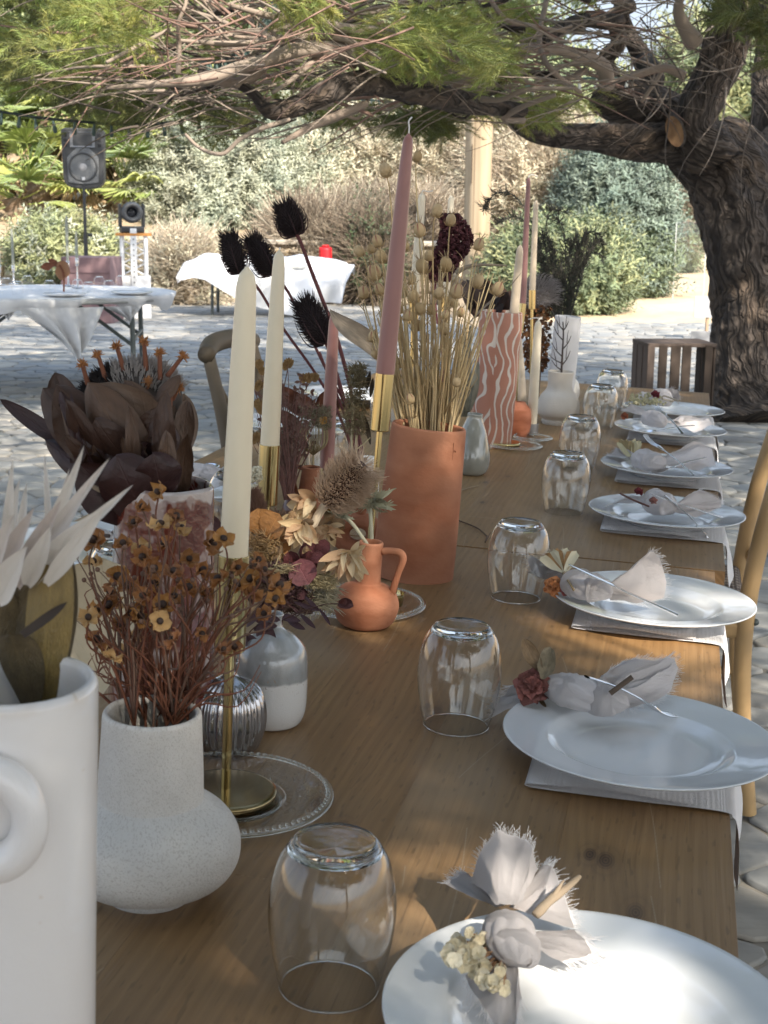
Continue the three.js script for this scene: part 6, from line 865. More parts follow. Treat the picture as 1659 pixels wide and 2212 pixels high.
// giant protea in the drip glazed vase
{
  R = rng(510); const Z = v5.Z, o = thing('dried_protea', 'giant dark brown dried protea with grey fur dome and rust tufts', 'dried flower', W(350, 1050, Z));
  const cols = [[0.075, 0.036, 0.022], [0.058, 0.027, 0.018], [0.12, 0.066, 0.04], [0.04, 0.013, 0.013], [0.155, 0.098, 0.066]].map((c) => leafM(c, 0.48));
  // [x0,y0 base][x1,y1 tip] width, depth offsets, colour
  const L = [[[215, 1000, 0.05], [118, 805, 0.04], 88, 0], [[240, 1010, 0], [92, 838, -0.02], 92, 1], [[250, 1030, -0.03], [122, 830, -0.06], 105, 0], [[265, 1000, 0.06], [196, 800, 0.09], 70, 0], [[290, 1010, 0.05], [240, 820, 0.05], 95, 1], [[330, 1040, -0.05], [190, 825, -0.08], 92, 2], [[390, 1040, -0.03], [210, 828, -0.07], 118, 4], [[385, 1010, 0.0], [268, 820, -0.03], 80, 2], [[372, 1000, 0.03], [398, 850, 0.03], 78, 4], [[365, 990, 0.06], [345, 830, 0.08], 62, 2], [[300, 1070, -0.05], [160, 900, -0.07], 96, 3], [[300, 1090, -0.02], [96, 950, 0.0], 60, 3], [[180, 985, 0.02], [0, 862, 0.03], 34, 3], [[345, 1095, -0.04], [225, 965, -0.075], 104, 3], [[360, 1090, -0.03], [300, 950, -0.07], 100, 3], [[385, 1060, -0.02], [330, 940, -0.06], 70, 3], [[330, 1115, 0], [150, 985, -0.02], 74, 3], [[320, 1120, -0.085], [250, 985, -0.12], 120, 3], [[285, 1120, -0.07], [170, 1000, -0.10], 96, 3], [[352, 1075, -0.09], [330, 980, -0.12], 90, 3], [[395, 960, 0], [322, 832, -0.01], 46, 4], [[390, 990, -0.01], [405, 862, 0.0], 40, 2], [[330, 880, -0.03], [390, 810, -0.035], 30, 2], [[280, 1000, -0.06], [205, 905, -0.095], 66, 1], [[300, 960, -0.06], [345, 880, -0.075], 40, 0]];
  L.forEach(([a, b, w, c], i) => part(o, 'petal', local(leaf(W(a[0], a[1], Z + a[2]), W(b[0], b[1], Z + b[2]), w * 1.12 * Z / FOC, CAMF.clone().add(V(rr(-0.3, 0.3), rr(-0.1, 0.4), 0)).normalize(), { cup: i % 3 ? -0.35 : 0.3, bow: i % 2 ? -0.1 : -0.04, base: 0.5, tip: 1.15, widest: 0.5, wave: 0.14, nu: 18, nv: 8, seed: i, twist: rr(-0.3, 0.3) }), o), cols[c]));
  for (let i = 0; i < 16; i++) { const t = rr(0, 1), x0 = lerp(210, 385, t) + rr(-20, 20), y0 = rr(990, 1080), x1 = lerp(90, 400, t) + rr(-30, 30), y1 = rr(840, 985); part(o, 'petal', local(leaf(W(x0, y0, Z + rr(-0.085, -0.05)), W(x1, y1, Z + rr(-0.12, -0.08)), rr(26, 60) * Z / FOC, CAMF.clone().add(V(rr(-0.6, 0.6), rr(-0.2, 0.5), 0)).normalize(), { cup: rr(-0.5, 0.5), bow: rr(-0.16, 0.05), base: 0.5, tip: rr(1, 1.6), widest: 0.45, wave: 0.3, nu: 16, nv: 8, seed: i, twist: rr(-0.6, 0.6) }), o), cols[Math.floor(rr(0, 5))]); }
  part(o, 'hip', local(at(new THREE.SphereGeometry(1, 32, 20), W(310, 1000, Z), qTo(W(250, 860, Z).sub(W(330, 1090, Z))), V(72, 110, 72).multiplyScalar(Z / FOC)), o), cols[3]);
  part(o, 'stem', local(tube([W(352, 1180, Z), W(345, 1090, Z), W(320, 1040, Z)], [13, 14, 20].map((r) => r * Z / FOC), 12, 4), o), mat([0.10, 0.05, 0.035], 0.8));
  // fur dome
  const dc = W(285, 868, Z + 0.01), ux = W(345, 850, Z).sub(W(225, 880, Z)).normalize(), dn = ux.clone().cross(CAMF).negate().normalize(), fur = [], dark = [], k = Z / FOC;
  part(o, 'dome', local(at(new THREE.SphereGeometry(1, 32, 20), dc, qTo(dn), V(112, 84, 62).multiplyScalar(k)), o), mat([0.06, 0.05, 0.045], 0.95));
  for (let i = 0; i < 1500; i++) { const a = rr(0, 6.283), h = Math.acos(rr(0, 1)), d = V().addScaledVector(ux, Math.sin(h) * Math.cos(a) * 112 * k).addScaledVector(CAMF, Math.sin(h) * Math.sin(a) * 62 * k).addScaledVector(dn, Math.cos(h) * 84 * k), p = dc.clone().add(d), n = d.clone().normalize().add(dn.clone().multiplyScalar(0.5)).normalize(), l = rr(9, 22) * k, b = V(rr(-1, 1), rr(-1, 1), rr(-1, 1)).multiplyScalar(l * 0.3), isD = d.dot(ux) < -20 * k; (isD ? dark : fur).push(tube([p.clone().addScaledVector(n, -0.003), p.clone().addScaledVector(n, l * 0.6).addScaledVector(b, 0.3), p.clone().addScaledVector(n, l).add(b)], [0.0008, 0.0007, 0.0002], 3, 1, null, false)); }
  LV(o, fur, 'fur', mat([0.33, 0.30, 0.28], 0.95), 'stuff'); LV(o, dark, 'fur', mat([0.018, 0.014, 0.014], 0.95), 'stuff');
  for (const [x, y, bx, by] of [[212, 768, 232, 830], [252, 748, 268, 800], [311, 738, 316, 800], [345, 764, 346, 820], [394, 770, 362, 812], [178, 788, 190, 830], [318, 826, 318, 860], [385, 838, 372, 862], [372, 832, 366, 880]]) {
    const p = W(x, y, Z - 0.02), q = W(bx, by, Z - 0.01), d = p.clone().sub(q).normalize(), ft = part(o, 'floret', local(tube([q, q.clone().lerp(p, 0.5), p], [6 * k, 5 * k, 4.5 * k], 8, 3), o), mat([0.20, 0.075, 0.04], 0.8)), tf = [];
    for (let i = 0; i < 70; i++) { const v = V(rr(-1, 1), rr(-1, 1), rr(-1, 1)).normalize().addScaledVector(d, 0.5).normalize(), l = rr(9, 17) * k; tf.push(tube([p, p.clone().addScaledVector(v, l)], [0.0009, 0.0003], 3, 1, null, false)); }
    part(ft, 'tuft', local(merge(tf), o), mat([0.42, 0.19, 0.07], 0.9), 'stuff');
  }
  // pale underside edge and eucalyptus sprig over the rim
  part(o, 'curled_edge', local(tube([W(172, 1000, Z - 0.09), W(176, 1030, Z - 0.09), W(215, 1058, Z - 0.09), W(278, 1076, Z - 0.085)], [2, 7, 6, 2].map((r) => r * k), 8, 5), o), mat([0.26, 0.20, 0.14], 0.9));
}
{ R = rng(515); const Z = v5.Z - 0.03, o = thing('eucalyptus_sprig', 'purple brown eucalyptus sprig hanging over the rim of the drip glazed vase', 'dried leaves', W(372, 1050, Z)), m = leafM([0.115, 0.05, 0.052], 0.55), st = [[[360, 1040], [370, 1003], [400, 1030], [424, 1070], [440, 1110], [446, 1150]]];
  LV(o, [stemTube(st[0], 2, 1.2, Z)], 'stem', mat([0.12, 0.05, 0.04], 0.8)); for (const [ax, ay, bx, by, w] of [[424, 1070, 410, 1142, 40], [424, 1072, 462, 1098, 34], [440, 1112, 440, 1160, 44], [442, 1115, 474, 1150, 34], [400, 1035, 372, 1056, 32], [405, 1030, 365, 1042, 20], [372, 1005, 384, 995, 14], [360, 1040, 412, 1052, 34]]) part(o, 'leaf', local(leaf(W(ax, ay, Z), W(bx, by, Z - 0.012), w * Z / FOC, CAMF.clone().add(V(rr(-0.4, 0.4), rr(-0.2, 0.5), 0)).normalize(), { cup: 0.2, base: 0.3, tip: 0.7, widest: 0.5, nu: 10, nv: 6, bow: -0.06 }), o), m); }
// bleached protea in the white cylinder, with gold leaves
{
  R = rng(520); const Z = v1.Z, k = Z / FOC, o = thing('bleached_protea', 'bleached white spiky protea head at the left border above the white cylinder', 'dried flower', W(60, 1300, Z));
  const pm = [[0.66, 0.60, 0.55], [0.72, 0.67, 0.61], [0.58, 0.50, 0.45]].map((c) => mat(c, 0.75, { bumpMap: veinT, bumpScale: 0.0012, transmission: 0.2, thickness: 0 }));
  for (const [ax, ay, bx, by, w, dz] of [[62, 1235, 182, 962, 30, 0], [58, 1240, 238, 988, 30, -0.012], [70, 1250, 289, 1046, 32, -0.02], [75, 1262, 232, 1092, 46, -0.03], [110, 1200, 96, 976, 18, 0.03], [20, 1240, 44, 1032, 34, 0.02], [0, 1260, 28, 990, 26, 0.01], [-10, 1240, -6, 1010, 30, 0], [30, 1250, 58, 1040, 26, 0.05], [40, 1270, 132, 1080, 44, -0.03], [-20, 1270, 74, 1096, 40, -0.04], [60, 1265, 110, 1135, 44, -0.045], [90, 1230, 205, 1020, 26, 0.015], [-30, 1290, 30, 1110, 50, -0.05], [100, 1262, 228, 1094, 36, -0.05], [-5, 1300, 60, 1180, 60, -0.06], [95, 1220, 150, 1010, 24, 0.035]].map((q) => q)) part(o, 'petal', local(leaf(W(ax, ay, Z + dz), W(bx, by, Z + dz * 1.4), w * k, CAMF.clone().add(V(rr(-0.5, 0.5), rr(-0.2, 0.3), 0)).normalize(), { cup: rr(0.5, 1.0), base: 0.4, tip: 1.6, widest: 0.32, nu: 14, nv: 6, bow: rr(-0.08, 0.06), twist: rr(-0.5, 0.5), wave: 0.04, seed: ax }), o), pick(pm));
  part(o, 'heart', local(at(new THREE.SphereGeometry(1, 24, 16), W(35, 1285, Z + 0.005), qTo(W(90, 1100, Z).sub(W(20, 1330, Z))), V(62, 88, 55).multiplyScalar(k)), o), pm[2]);
  part(o, 'stem', local(tube([W(30, 1560, Z), W(32, 1420, Z), W(36, 1320, Z)], [10, 10, 14].map((r) => r * k), 12, 4), o), mat([0.3, 0.22, 0.13], 0.8));
  const g = thing('golden_leaves', 'large leathery olive gold dried leaves standing in the white cylinder', 'dried leaves', W(60, 1480, Z)), gm = [[0.33, 0.225, 0.06], [0.16, 0.115, 0.05], [0.40, 0.30, 0.17]].map((c) => mat(c, 0.45, { map: veinT, bumpMap: rep(grainTex, 3, 3), bumpScale: 0.004, clearcoat: 0.3, clearcoatRoughness: 0.4 }));
  for (const [ax, ay, bx, by, w, dz, c, opt] of [[30, 1540, 62, 1188, 128, -0.03, 1, { cup: -0.3, tip: 0.5 }], [92, 1545, 118, 1184, 100, -0.035, 0, { cup: -0.35, tip: 0.5, bow: -0.06 }], [-30, 1540, -20, 1240, 110, -0.03, 1, { cup: -0.3, tip: 0.6 }], [112, 1525, 158, 1200, 60, -0.01, 2, { cup: 0.5, tip: 1.3, bow: 0.05, twist: 0.5 }], [70, 1540, 20, 1370, 90, -0.05, 1, { cup: -0.3, tip: 0.6 }], [118, 1510, 140, 1230, 40, 0.03, 0, { cup: 0.3 }]]) part(g, 'leaf', local(leaf(W(ax, ay, Z + dz * 0.5), W(bx, by, Z + dz), w * k, CAMF, { base: 0.35, nu: 18, nv: 8, widest: 0.6, wave: 0.05, seed: ax, ...opt }), g), gm[c]);
  part(g, 'dark_leaf', local(leaf(W(48, 1372, Z - 0.055), W(146, 1300, Z - 0.05), 20 * k, CAMF, { base: 0.8, tip: 1.2, cup: 0.3 }), g), mat([0.03, 0.02, 0.015], 0.7));
  const f = thing('pressed_fan_leaf', 'cream papery dried fan leaf behind the speckled vase flowers', 'dried leaf', W(200, 1420, v5.Z - 0.15)); part(f, 'blade', local(leaf(W(200, 1500, v5.Z - 0.15), W(222, 1205, v5.Z - 0.13), 150 * v5.Z / FOC, CAMF, { base: 0.3, tip: 0.5, cup: 0.25, wave: 0.12, nu: 16, nv: 10, widest: 0.55 }), f), mat([0.50, 0.42, 0.29], 0.8, { bumpMap: veinT, bumpScale: 0.003 }));
}
// teasels
function teasel(label, base, tip, rad, Z, c, opt = {}) {
  const p0 = W(base[0], base[1], Z), p1 = W(tip[0], tip[1], Z + (opt.dz ?? 0)), ax = p1.clone().sub(p0), L = ax.length(); ax.normalize();
  const o = thing('teasel', label, 'dried flower', p0), k = Z / FOC, r = rad * k, sd = Math.abs(ax.y) > 0.9 ? V(1, 0, 0) : V(0, 1, 0), e1 = ax.clone().cross(sd).normalize(), e2 = ax.clone().cross(e1);
  const coreR = (t) => r * 0.82 * Math.pow(Math.sin(Math.PI * clamp(0.06 + t * 0.9, 0, 1)), 0.55);
  part(o, 'head', local(tube([0, 0.08, 0.2, 0.4, 0.6, 0.8, 0.93, 1].map((t) => p0.clone().addScaledVector(ax, t * L)), [0, 0.08, 0.2, 0.4, 0.6, 0.8, 0.93, 1].map((t) => coreR(t)), 24, 3), o), opt.core ?? c);
  const sp = [], N = opt.n ?? 480; for (let i = 0; i < N; i++) { const t = (i + 0.5) / N, a = i * 2.39996, d = e1.clone().multiplyScalar(Math.cos(a)).addScaledVector(e2, Math.sin(a)), q = p0.clone().addScaledVector(ax, t * L).addScaledVector(d, coreR(t) * 0.95), up = opt.up ?? lerp(0.2, 1.3, t * t), l = r * (opt.sl ?? 0.5) * rr(0.75, 1.3) * (t > 0.85 ? 1.35 : 1), v = d.clone().addScaledVector(ax, up).add(V(rr(-1, 1), rr(-1, 1), rr(-1, 1)).multiplyScalar(opt.jit ?? 0.12)).normalize(), sw = opt.sw ?? 1; sp.push(tube([q, q.clone().addScaledVector(v, l * 0.6).addScaledVector(d, l * 0.06), q.clone().addScaledVector(v, l).addScaledVector(ax, l * 0.15)], [r * 0.05 * sw, r * 0.036 * sw, r * 0.008], 3, 1, null, false)); }
  LV(o, sp, 'spines', c, 'stuff');
  for (let i = 0; i < (opt.bracts ?? 7); i++) { const a = i * 0.9 + rr(0, 0.5), d = e1.clone().multiplyScalar(Math.cos(a)).addScaledVector(e2, Math.sin(a)), l = L * rr(0.5, 1.05); part(o, 'bract', local(tube([p0.clone().addScaledVector(d, r * 0.3), p0.clone().addScaledVector(d, r * 1.05).addScaledVector(ax, l * 0.12), p0.clone().addScaledVector(d, r * 1.3).addScaledVector(ax, l * 0.55), p0.clone().addScaledVector(d, r * 1.12).addScaledVector(ax, l)], [r * 0.06, r * 0.05, r * 0.035, r * 0.01], 5, 4), o), opt.bractM ?? c); }
  if (opt.stem) { const pts = opt.stem.map(([x, y, dz]) => W(x, y, Z + (dz ?? 0))); part(o, 'stem', local(tube([p0.clone().addScaledVector(ax, r * 0.2), ...pts], opt.sr ? opt.sr.map((v) => v * k) : 3.2 * k, 8, 4), o), opt.stemM); const th = [], cv = new THREE.CatmullRomCurve3([p0, ...pts]); for (let i = 0; i < (opt.thorns ?? 46); i++) { const p = cv.getPointAt(rr(0.02, 0.98)), d = V(rr(-1, 1), rr(-0.3, 0.6), rr(-1, 1)).normalize(); th.push(tube([p.clone().addScaledVector(d, 2.6 * k), p.clone().addScaledVector(d, rr(5.5, 8) * k)], [0.8 * k, 0.15 * k], 3, 1, null, false)); } LV(o, th, 'thorns', opt.stemM, 'stuff'); }
  return o;
}
{
  R = rng(530); const blk = mat([0.016, 0.008, 0.009], 0.8), bl2 = mat([0.035, 0.012, 0.014], 0.75), rs = mat([0.095, 0.018, 0.018], 0.6), Z = 2.95;
  teasel('leftmost of the four black teasels, above the front cream candle', [517, 590], [492, 506], 25, Z, blk, { bractM: bl2, stem: [[552, 616], [583, 664], [615, 714], [677, 800], [729, 888], [770, 1000]], stemM: rs });
  teasel('black teasel leaning behind the tip of the second cream candle', [586, 594], [542, 512], 25, Z + 0.06, blk, { bractM: bl2, stem: [[614, 618], [650, 685], [708, 805], [750, 883], [780, 1000]], stemM: rs });
  teasel('highest black teasel on a straight red stem', [640, 508], [613, 442], 28, Z - 0.05, blk, { bractM: bl2, stem: [[646, 516], [672, 584], [698, 651], [724, 719], [742, 780], [758, 844], [785, 1000]], stemM: rs, sr: [4.6, 4.2, 4.4, 4.4, 4.6, 4.6, 4.6, 4.6] });
  teasel('lowest black teasel, in front of the short pink candle', [704, 742], [654, 652], 31, Z - 0.1, blk, { bractM: bl2, stem: [[716, 770], [732, 820], [752, 890], [782, 1000]], stemM: rs });
  LV(thing('stalk_bundle', 'bundle of bare dark red stems standing with the black teasels', 'stems', W(750, 900, Z)), [[[690, 760], [705, 800], [735, 870], [775, 990]], [[712, 745], [722, 800], [748, 880], [782, 990]], [[700, 720], [716, 770], [740, 850], [778, 990]]].map((l) => stemTube(l, 3, 3.4, Z)), 'stem', rs);
  const tan = mat([0.56, 0.41, 0.29], 0.85), tanC = mat([0.09, 0.05, 0.035], 0.9), cream = mat([0.64, 0.52, 0.37], 0.8);
  teasel('large brown bristly teasel head on a thick cream stem, lit by sun in the bouquet', [703, 1088], [786, 1004], 46, 1.86, tan, { core: tanC, n: 1500, sl: 0.55, up: 0.3, jit: 0.35, sw: 0.65, bracts: 0, bractM: cream, stem: [[690, 1108], [670, 1150], [648, 1202]], stemM: cream, sr: [10, 9.5, 9, 8], thorns: 90, dz: -0.02 });
  teasel('small brown bristly head behind the front cream candle', [556, 1128], [540, 1062], 24, 1.95, mat([0.20, 0.11, 0.08], 0.85), { core: tanC, n: 700, up: 0.6, bracts: 0 });
}
// nigella in the terracotta cylinder
{
  R = rng(540); const Z = v6.Z, o = thing('nigella_bunch', 'dense bunch of straw coloured nigella stalks with round horned seed heads', 'dried flowers', W(915, 925, Z)), k = Z / FOC;
  const pod = (() => { const l = []; const g = new THREE.SphereGeometry(1, 20, 14), p = g.attributes.position; for (let i = 0; i < p.count; i++) { const x = p.getX(i), y = p.getY(i), z = p.getZ(i), a = Math.atan2(z, x), f = 1 - 0.10 * Math.pow(Math.abs(Math.cos(a * 2.5)), 6); p.setXYZ(i, x * f * 0.92, y * 1.1 * (y > 0 ? 1.05 : 1), z * f * 0.92); } g.computeVertexNormals(); return g; })();
  const horns = (() => { const l = []; for (let i = 0; i < 5; i++) { const a = i * 1.2566 + 0.3; l.push(tube([V(Math.cos(a) * 0.25, 1, Math.sin(a) * 0.25), V(Math.cos(a) * 0.55, 1.5, Math.sin(a) * 0.55), V(Math.cos(a) * 0.8 + 0.1, 2.1, Math.sin(a) * 0.9)], [0.09, 0.06, 0.02], 4, 3)); } return merge(l); })();
  const lace = (() => { const q = rng(3), l = []; for (let i = 0; i < 26; i++) { const a = q() * 6.28, u = q() * 0.9; l.push(tube([V(0, -1.1, 0), V(Math.cos(a) * 0.9, -1.05 + q() * 0.3, Math.sin(a) * 0.9), V(Math.cos(a) * 1.35, -0.7 + u, Math.sin(a) * 1.35)], [0.035, 0.03, 0.015], 3, 2, null, false)); } return merge(l); })();
  const stripe = tex(128, 64, (u, v) => mix3([0.50, 0.37, 0.20], [0.27, 0.09, 0.065], smooth(Math.cos((u * 5) * 6.283), 0.35, 0.9) * smooth(v, 0.25, 0.8) * 0.9)), plain = tex(64, 64, (u, v) => mix3([0.42, 0.30, 0.155], [0.54, 0.41, 0.24], fbm(u * 6, v * 6, 3, 6, 6)));
  const pm = [mat([1, 1, 1], 0.7, { map: plain }), mat([0.85, 0.82, 0.75], 0.7, { map: plain }), mat([1, 1, 1], 0.7, { map: stripe })], hm = mat([0.36, 0.26, 0.15], 0.8), straw = mat([0.52, 0.40, 0.22], 0.75), straw2 = mat([0.43, 0.31, 0.16], 0.8);
  const zp = [[755, 235, 55], [600, 410, 60, 2], [50, 600, 50], [160, 580, 40], [215, 510, 52, 2], [250, 650, 60], [190, 790, 70, 2], [95, 970, 55, 2], [235, 940, 50, 2], [620, 740, 65], [530, 855, 45], [835, 720, 62], [880, 320, 50], [1130, 540, 52, 2], [1120, 870, 62], [1300, 940, 58, 2], [770, 980, 50], [935, 960, 62, 2], [545, 1010, 55], [600, 1120, 50], [820, 1300, 52], [590, 1270, 45], [830, 1170, 38, 2], [180, 1370, 50, 2], [195, 1530, 38], [425, 1610, 38], [515, 1930, 44, 2], [600, 1940, 32], [930, 1780, 42], [755, 1750, 35, 2], [680, 640, 45], [450, 960, 50], [410, 1120, 45], [490, 1180, 45, 2], [970, 1150, 40, 2], [700, 1130, 40], [900, 1060, 45], [300, 1080, 46], [340, 860, 40], [470, 560, 40]];
  const heads = zp.map(([x, y, r, s]) => [763 + 0.24 * x, 398 + 0.24 * y, r * 0.24, s]); heads.push([832, 368, 15], [902, 338, 11]);
  const base = (x) => { const f = rr(-1, 1); return [924 + f * 58, 932 + rr(-10, 8), rr(-0.03, 0.03)]; }, st = [], st2 = [];
  heads.forEach(([x, y, r, s], i) => {
    const dz = rr(-0.12, 0.10), p = W(x, y, Z + dz), dir = V((x - 915) / 400 + rr(-0.35, 0.35), 1, rr(-0.3, 0.3)).normalize(), q = qTo(dir), rad = r * (Z + dz) / FOC;
    const m = part(o, 'seed_head', pod, pm[s ?? (i & 1)]); m.position.copy(p.clone().sub(o.position)); m.quaternion.copy(q).multiply(yaw(rr(0, 6))); m.scale.setScalar(rad); part(m, 'horns', horns, hm); part(m, 'lace_bracts', lace, straw2, 'stuff');
    const b = base(x), foot = clamp((x - 924) * 0.42, -62, 62); const pts = [W(924 + foot * 0.7, 1010, Z + b[2]), W(924 + foot, 925 + rr(-3, 6), Z + b[2]), W(lerp(924 + foot, x, 0.5) + rr(-4, 4), lerp(925, y, 0.5), Z + dz * 0.5), p.clone().addScaledVector(dir, -rad * 2.2), p.clone().addScaledVector(dir, -rad)];
    (i & 1 ? st : st2).push(tube(pts, [0.0019, 0.0018, 0.0016, 0.0012, 0.0011], 6, 5));
  });
  for (let i = 0; i < 95; i++) { const f = rr(-1, 1), x0 = 924 + f * 62, sp = f * rr(10, 110) + rr(-25, 25), y1 = rr(560, 860), dz = rr(-0.06, 0.06), x1 = x0 + sp * (925 - y1) / 300; const top = W(x1, y1, Z + dz * 2), pts = [W(924 + f * 45, 1010, Z + dz * 0.6), W(x0, 925 + rr(-5, 5), Z + dz * 0.6), W(lerp(x0, x1, 0.5) + rr(-5, 5), lerp(925, y1, 0.5), Z + dz), top]; (i % 3 ? st : st2).push(tube(pts, [0.0018, 0.0017, 0.0014, 0.0008], 5, 5)); for (let j = 0; j < 2; j++) { const p = pts[2].clone().lerp(top, rr(0, 0.8)), l = rr(0.02, 0.06); st2.push(tube([p, p.clone().add(V(rr(-0.3, 0.3) * l + (x1 > x0 ? 0.3 : -0.3) * l, l * 0.7, 0)), p.clone().add(V(rr(-0.5, 0.5) * l, l, rr(-0.4, 0.4) * l))], [0.0008, 0.0006, 0.0003], 3, 2, null, false)); } }
  for (const [x, y, x0] of [[1066, 590, 965], [1070, 640, 968], [1068, 658, 975], [1004, 560, 950], [1060, 578, 960]]) st.push(tube([W(x0 - 20, 990, Z), W(x0, 925, Z), W(lerp(x0, x, 0.5) - 3, lerp(925, y, 0.5), Z - 0.02), W(x, y, Z - 0.03)], [0.0018, 0.0018, 0.0015, 0.0008], 6, 5));
  LV(o, st, 'stalks', straw, 'stuff'); LV(o, st2, 'stalks', straw2, 'stuff');
}
// things rising behind the nigella
{
  R = rng(550); const o = thing('dark_amaranth', 'drooping dark crimson amaranth plume behind the nigella heads', 'dried flower', W(965, 600, 3.3)), Z = 3.3, l = [], m = mat([0.055, 0.012, 0.016], 0.9), c = [];
  for (let i = 0; i < 1500; i++) { const t = R(), x = 968 + 18 * Math.sin(t * 5) + rr(-1, 1) * (20 + 18 * Math.sin(t * 3.1)), y = 462 + t * 145, p = W(x, y, Z + rr(-0.03, 0.03)), g = new THREE.TetrahedronGeometry(rr(0.004, 0.008)); g.applyQuaternion(qTo(V(rr(-1, 1), rr(-1, 1), rr(-1, 1)))); c.push(g.translate(p.x, p.y, p.z)); }
  LV(o, c, 'plume', m, 'stuff'); LV(o, [stemTube([[960, 900], [955, 760], [950, 640], [958, 560], [968, 470]], 3, 2, Z), stemTube([[945, 700], [940, 620], [960, 540]], 2.4, 1.5, Z), stemTube([[955, 720], [966, 620], [985, 520]], 2.4, 1.5, Z)], 'stem', mat([0.15, 0.025, 0.035], 0.7));
  const Zp = 2.6, q = thing('twisted_leaf', 'broad twisted grey tan leaf curling left of the nigella stalks', 'dried leaf', W(760, 700, Zp)), gm = leafM([0.36, 0.29, 0.215], 0.7); part(q, 'blade', local(leaf(W(830, 790, Zp), W(712, 668, Zp), 46 * Zp / FOC, CAMF.clone().add(V(0.4, 0.6, 0)).normalize(), { cup: 0.5, bow: -0.16, tip: 1.4, base: 0.5, nu: 18, nv: 8, twist: 0.9 }), q), gm);
  const q2 = thing('twisted_leaf', 'long grey tan strap leaf reaching right across the nigella to the cream candle', 'dried leaf', W(1040, 650, 2.4)); part(q2, 'blade', local(sheet((u, v) => { const cv = new THREE.CatmullRomCurve3([W(985, 745, 2.42), W(1020, 690, 2.4), W(1062, 650, 2.36), W(1098, 622, 2.34), W(1127, 588, 2.32)]), p = cv.getPoint(u), w = 9 * Math.sin(Math.PI * (0.12 + 0.86 * u)) * 2.4 / FOC; return p.addScaledVector(CAMU, (v - 0.5) * 2 * w * Math.cos(u * 1.5)).addScaledVector(CAMR, (v - 0.5) * w).addScaledVector(CAMF, Math.abs(v - 0.5) * w * 0.8); }, 30, 6), q2), gm);
  const q3 = thing('twig', 'grey driftwood twig lying level in front of the wooden post', 'twig', W(1040, 585, 2.9)); part(q3, 'stick', local(stemTube([[985, 590], [1010, 576], [1050, 572], [1095, 574]], 6, 2, 2.9), q3), mat([0.22, 0.18, 0.13], 0.9));
}
// strap leaves in the grey green bottle
{ R = rng(560); const Z = v7.Z, k = Z / FOC, o = thing('strap_leaves', 'dull green dry strap leaves fanning from the grey green bottle', 'dried leaves', W(1000, 890, Z)), m = leafM([0.26, 0.24, 0.17], 0.7), m2 = leafM([0.36, 0.33, 0.25], 0.7); [[1004, 900, 1018, 700, 34, 0.02], [998, 900, 985, 800, 18, 0.0], [996, 898, 966, 842, 16, -0.02], [1006, 900, 1034, 780, 22, 0.03], [1010, 898, 1024, 830, 18, -0.02], [992, 896, 958, 868, 12, -0.02]].forEach(([ax, ay, bx, by, w, dz], i) => part(o, 'leaf', local(leaf(W(ax, ay, Z), W(bx, by, Z + dz), w * k, CAMF.clone().add(V(rr(-0.5, 0.5), 0.2, 0)).normalize(), { cup: 0.5, base: 0.3, tip: 1.2, bow: -0.08, nu: 14, nv: 6, twist: 0.4 }), o), i % 2 ? m2 : m)); }
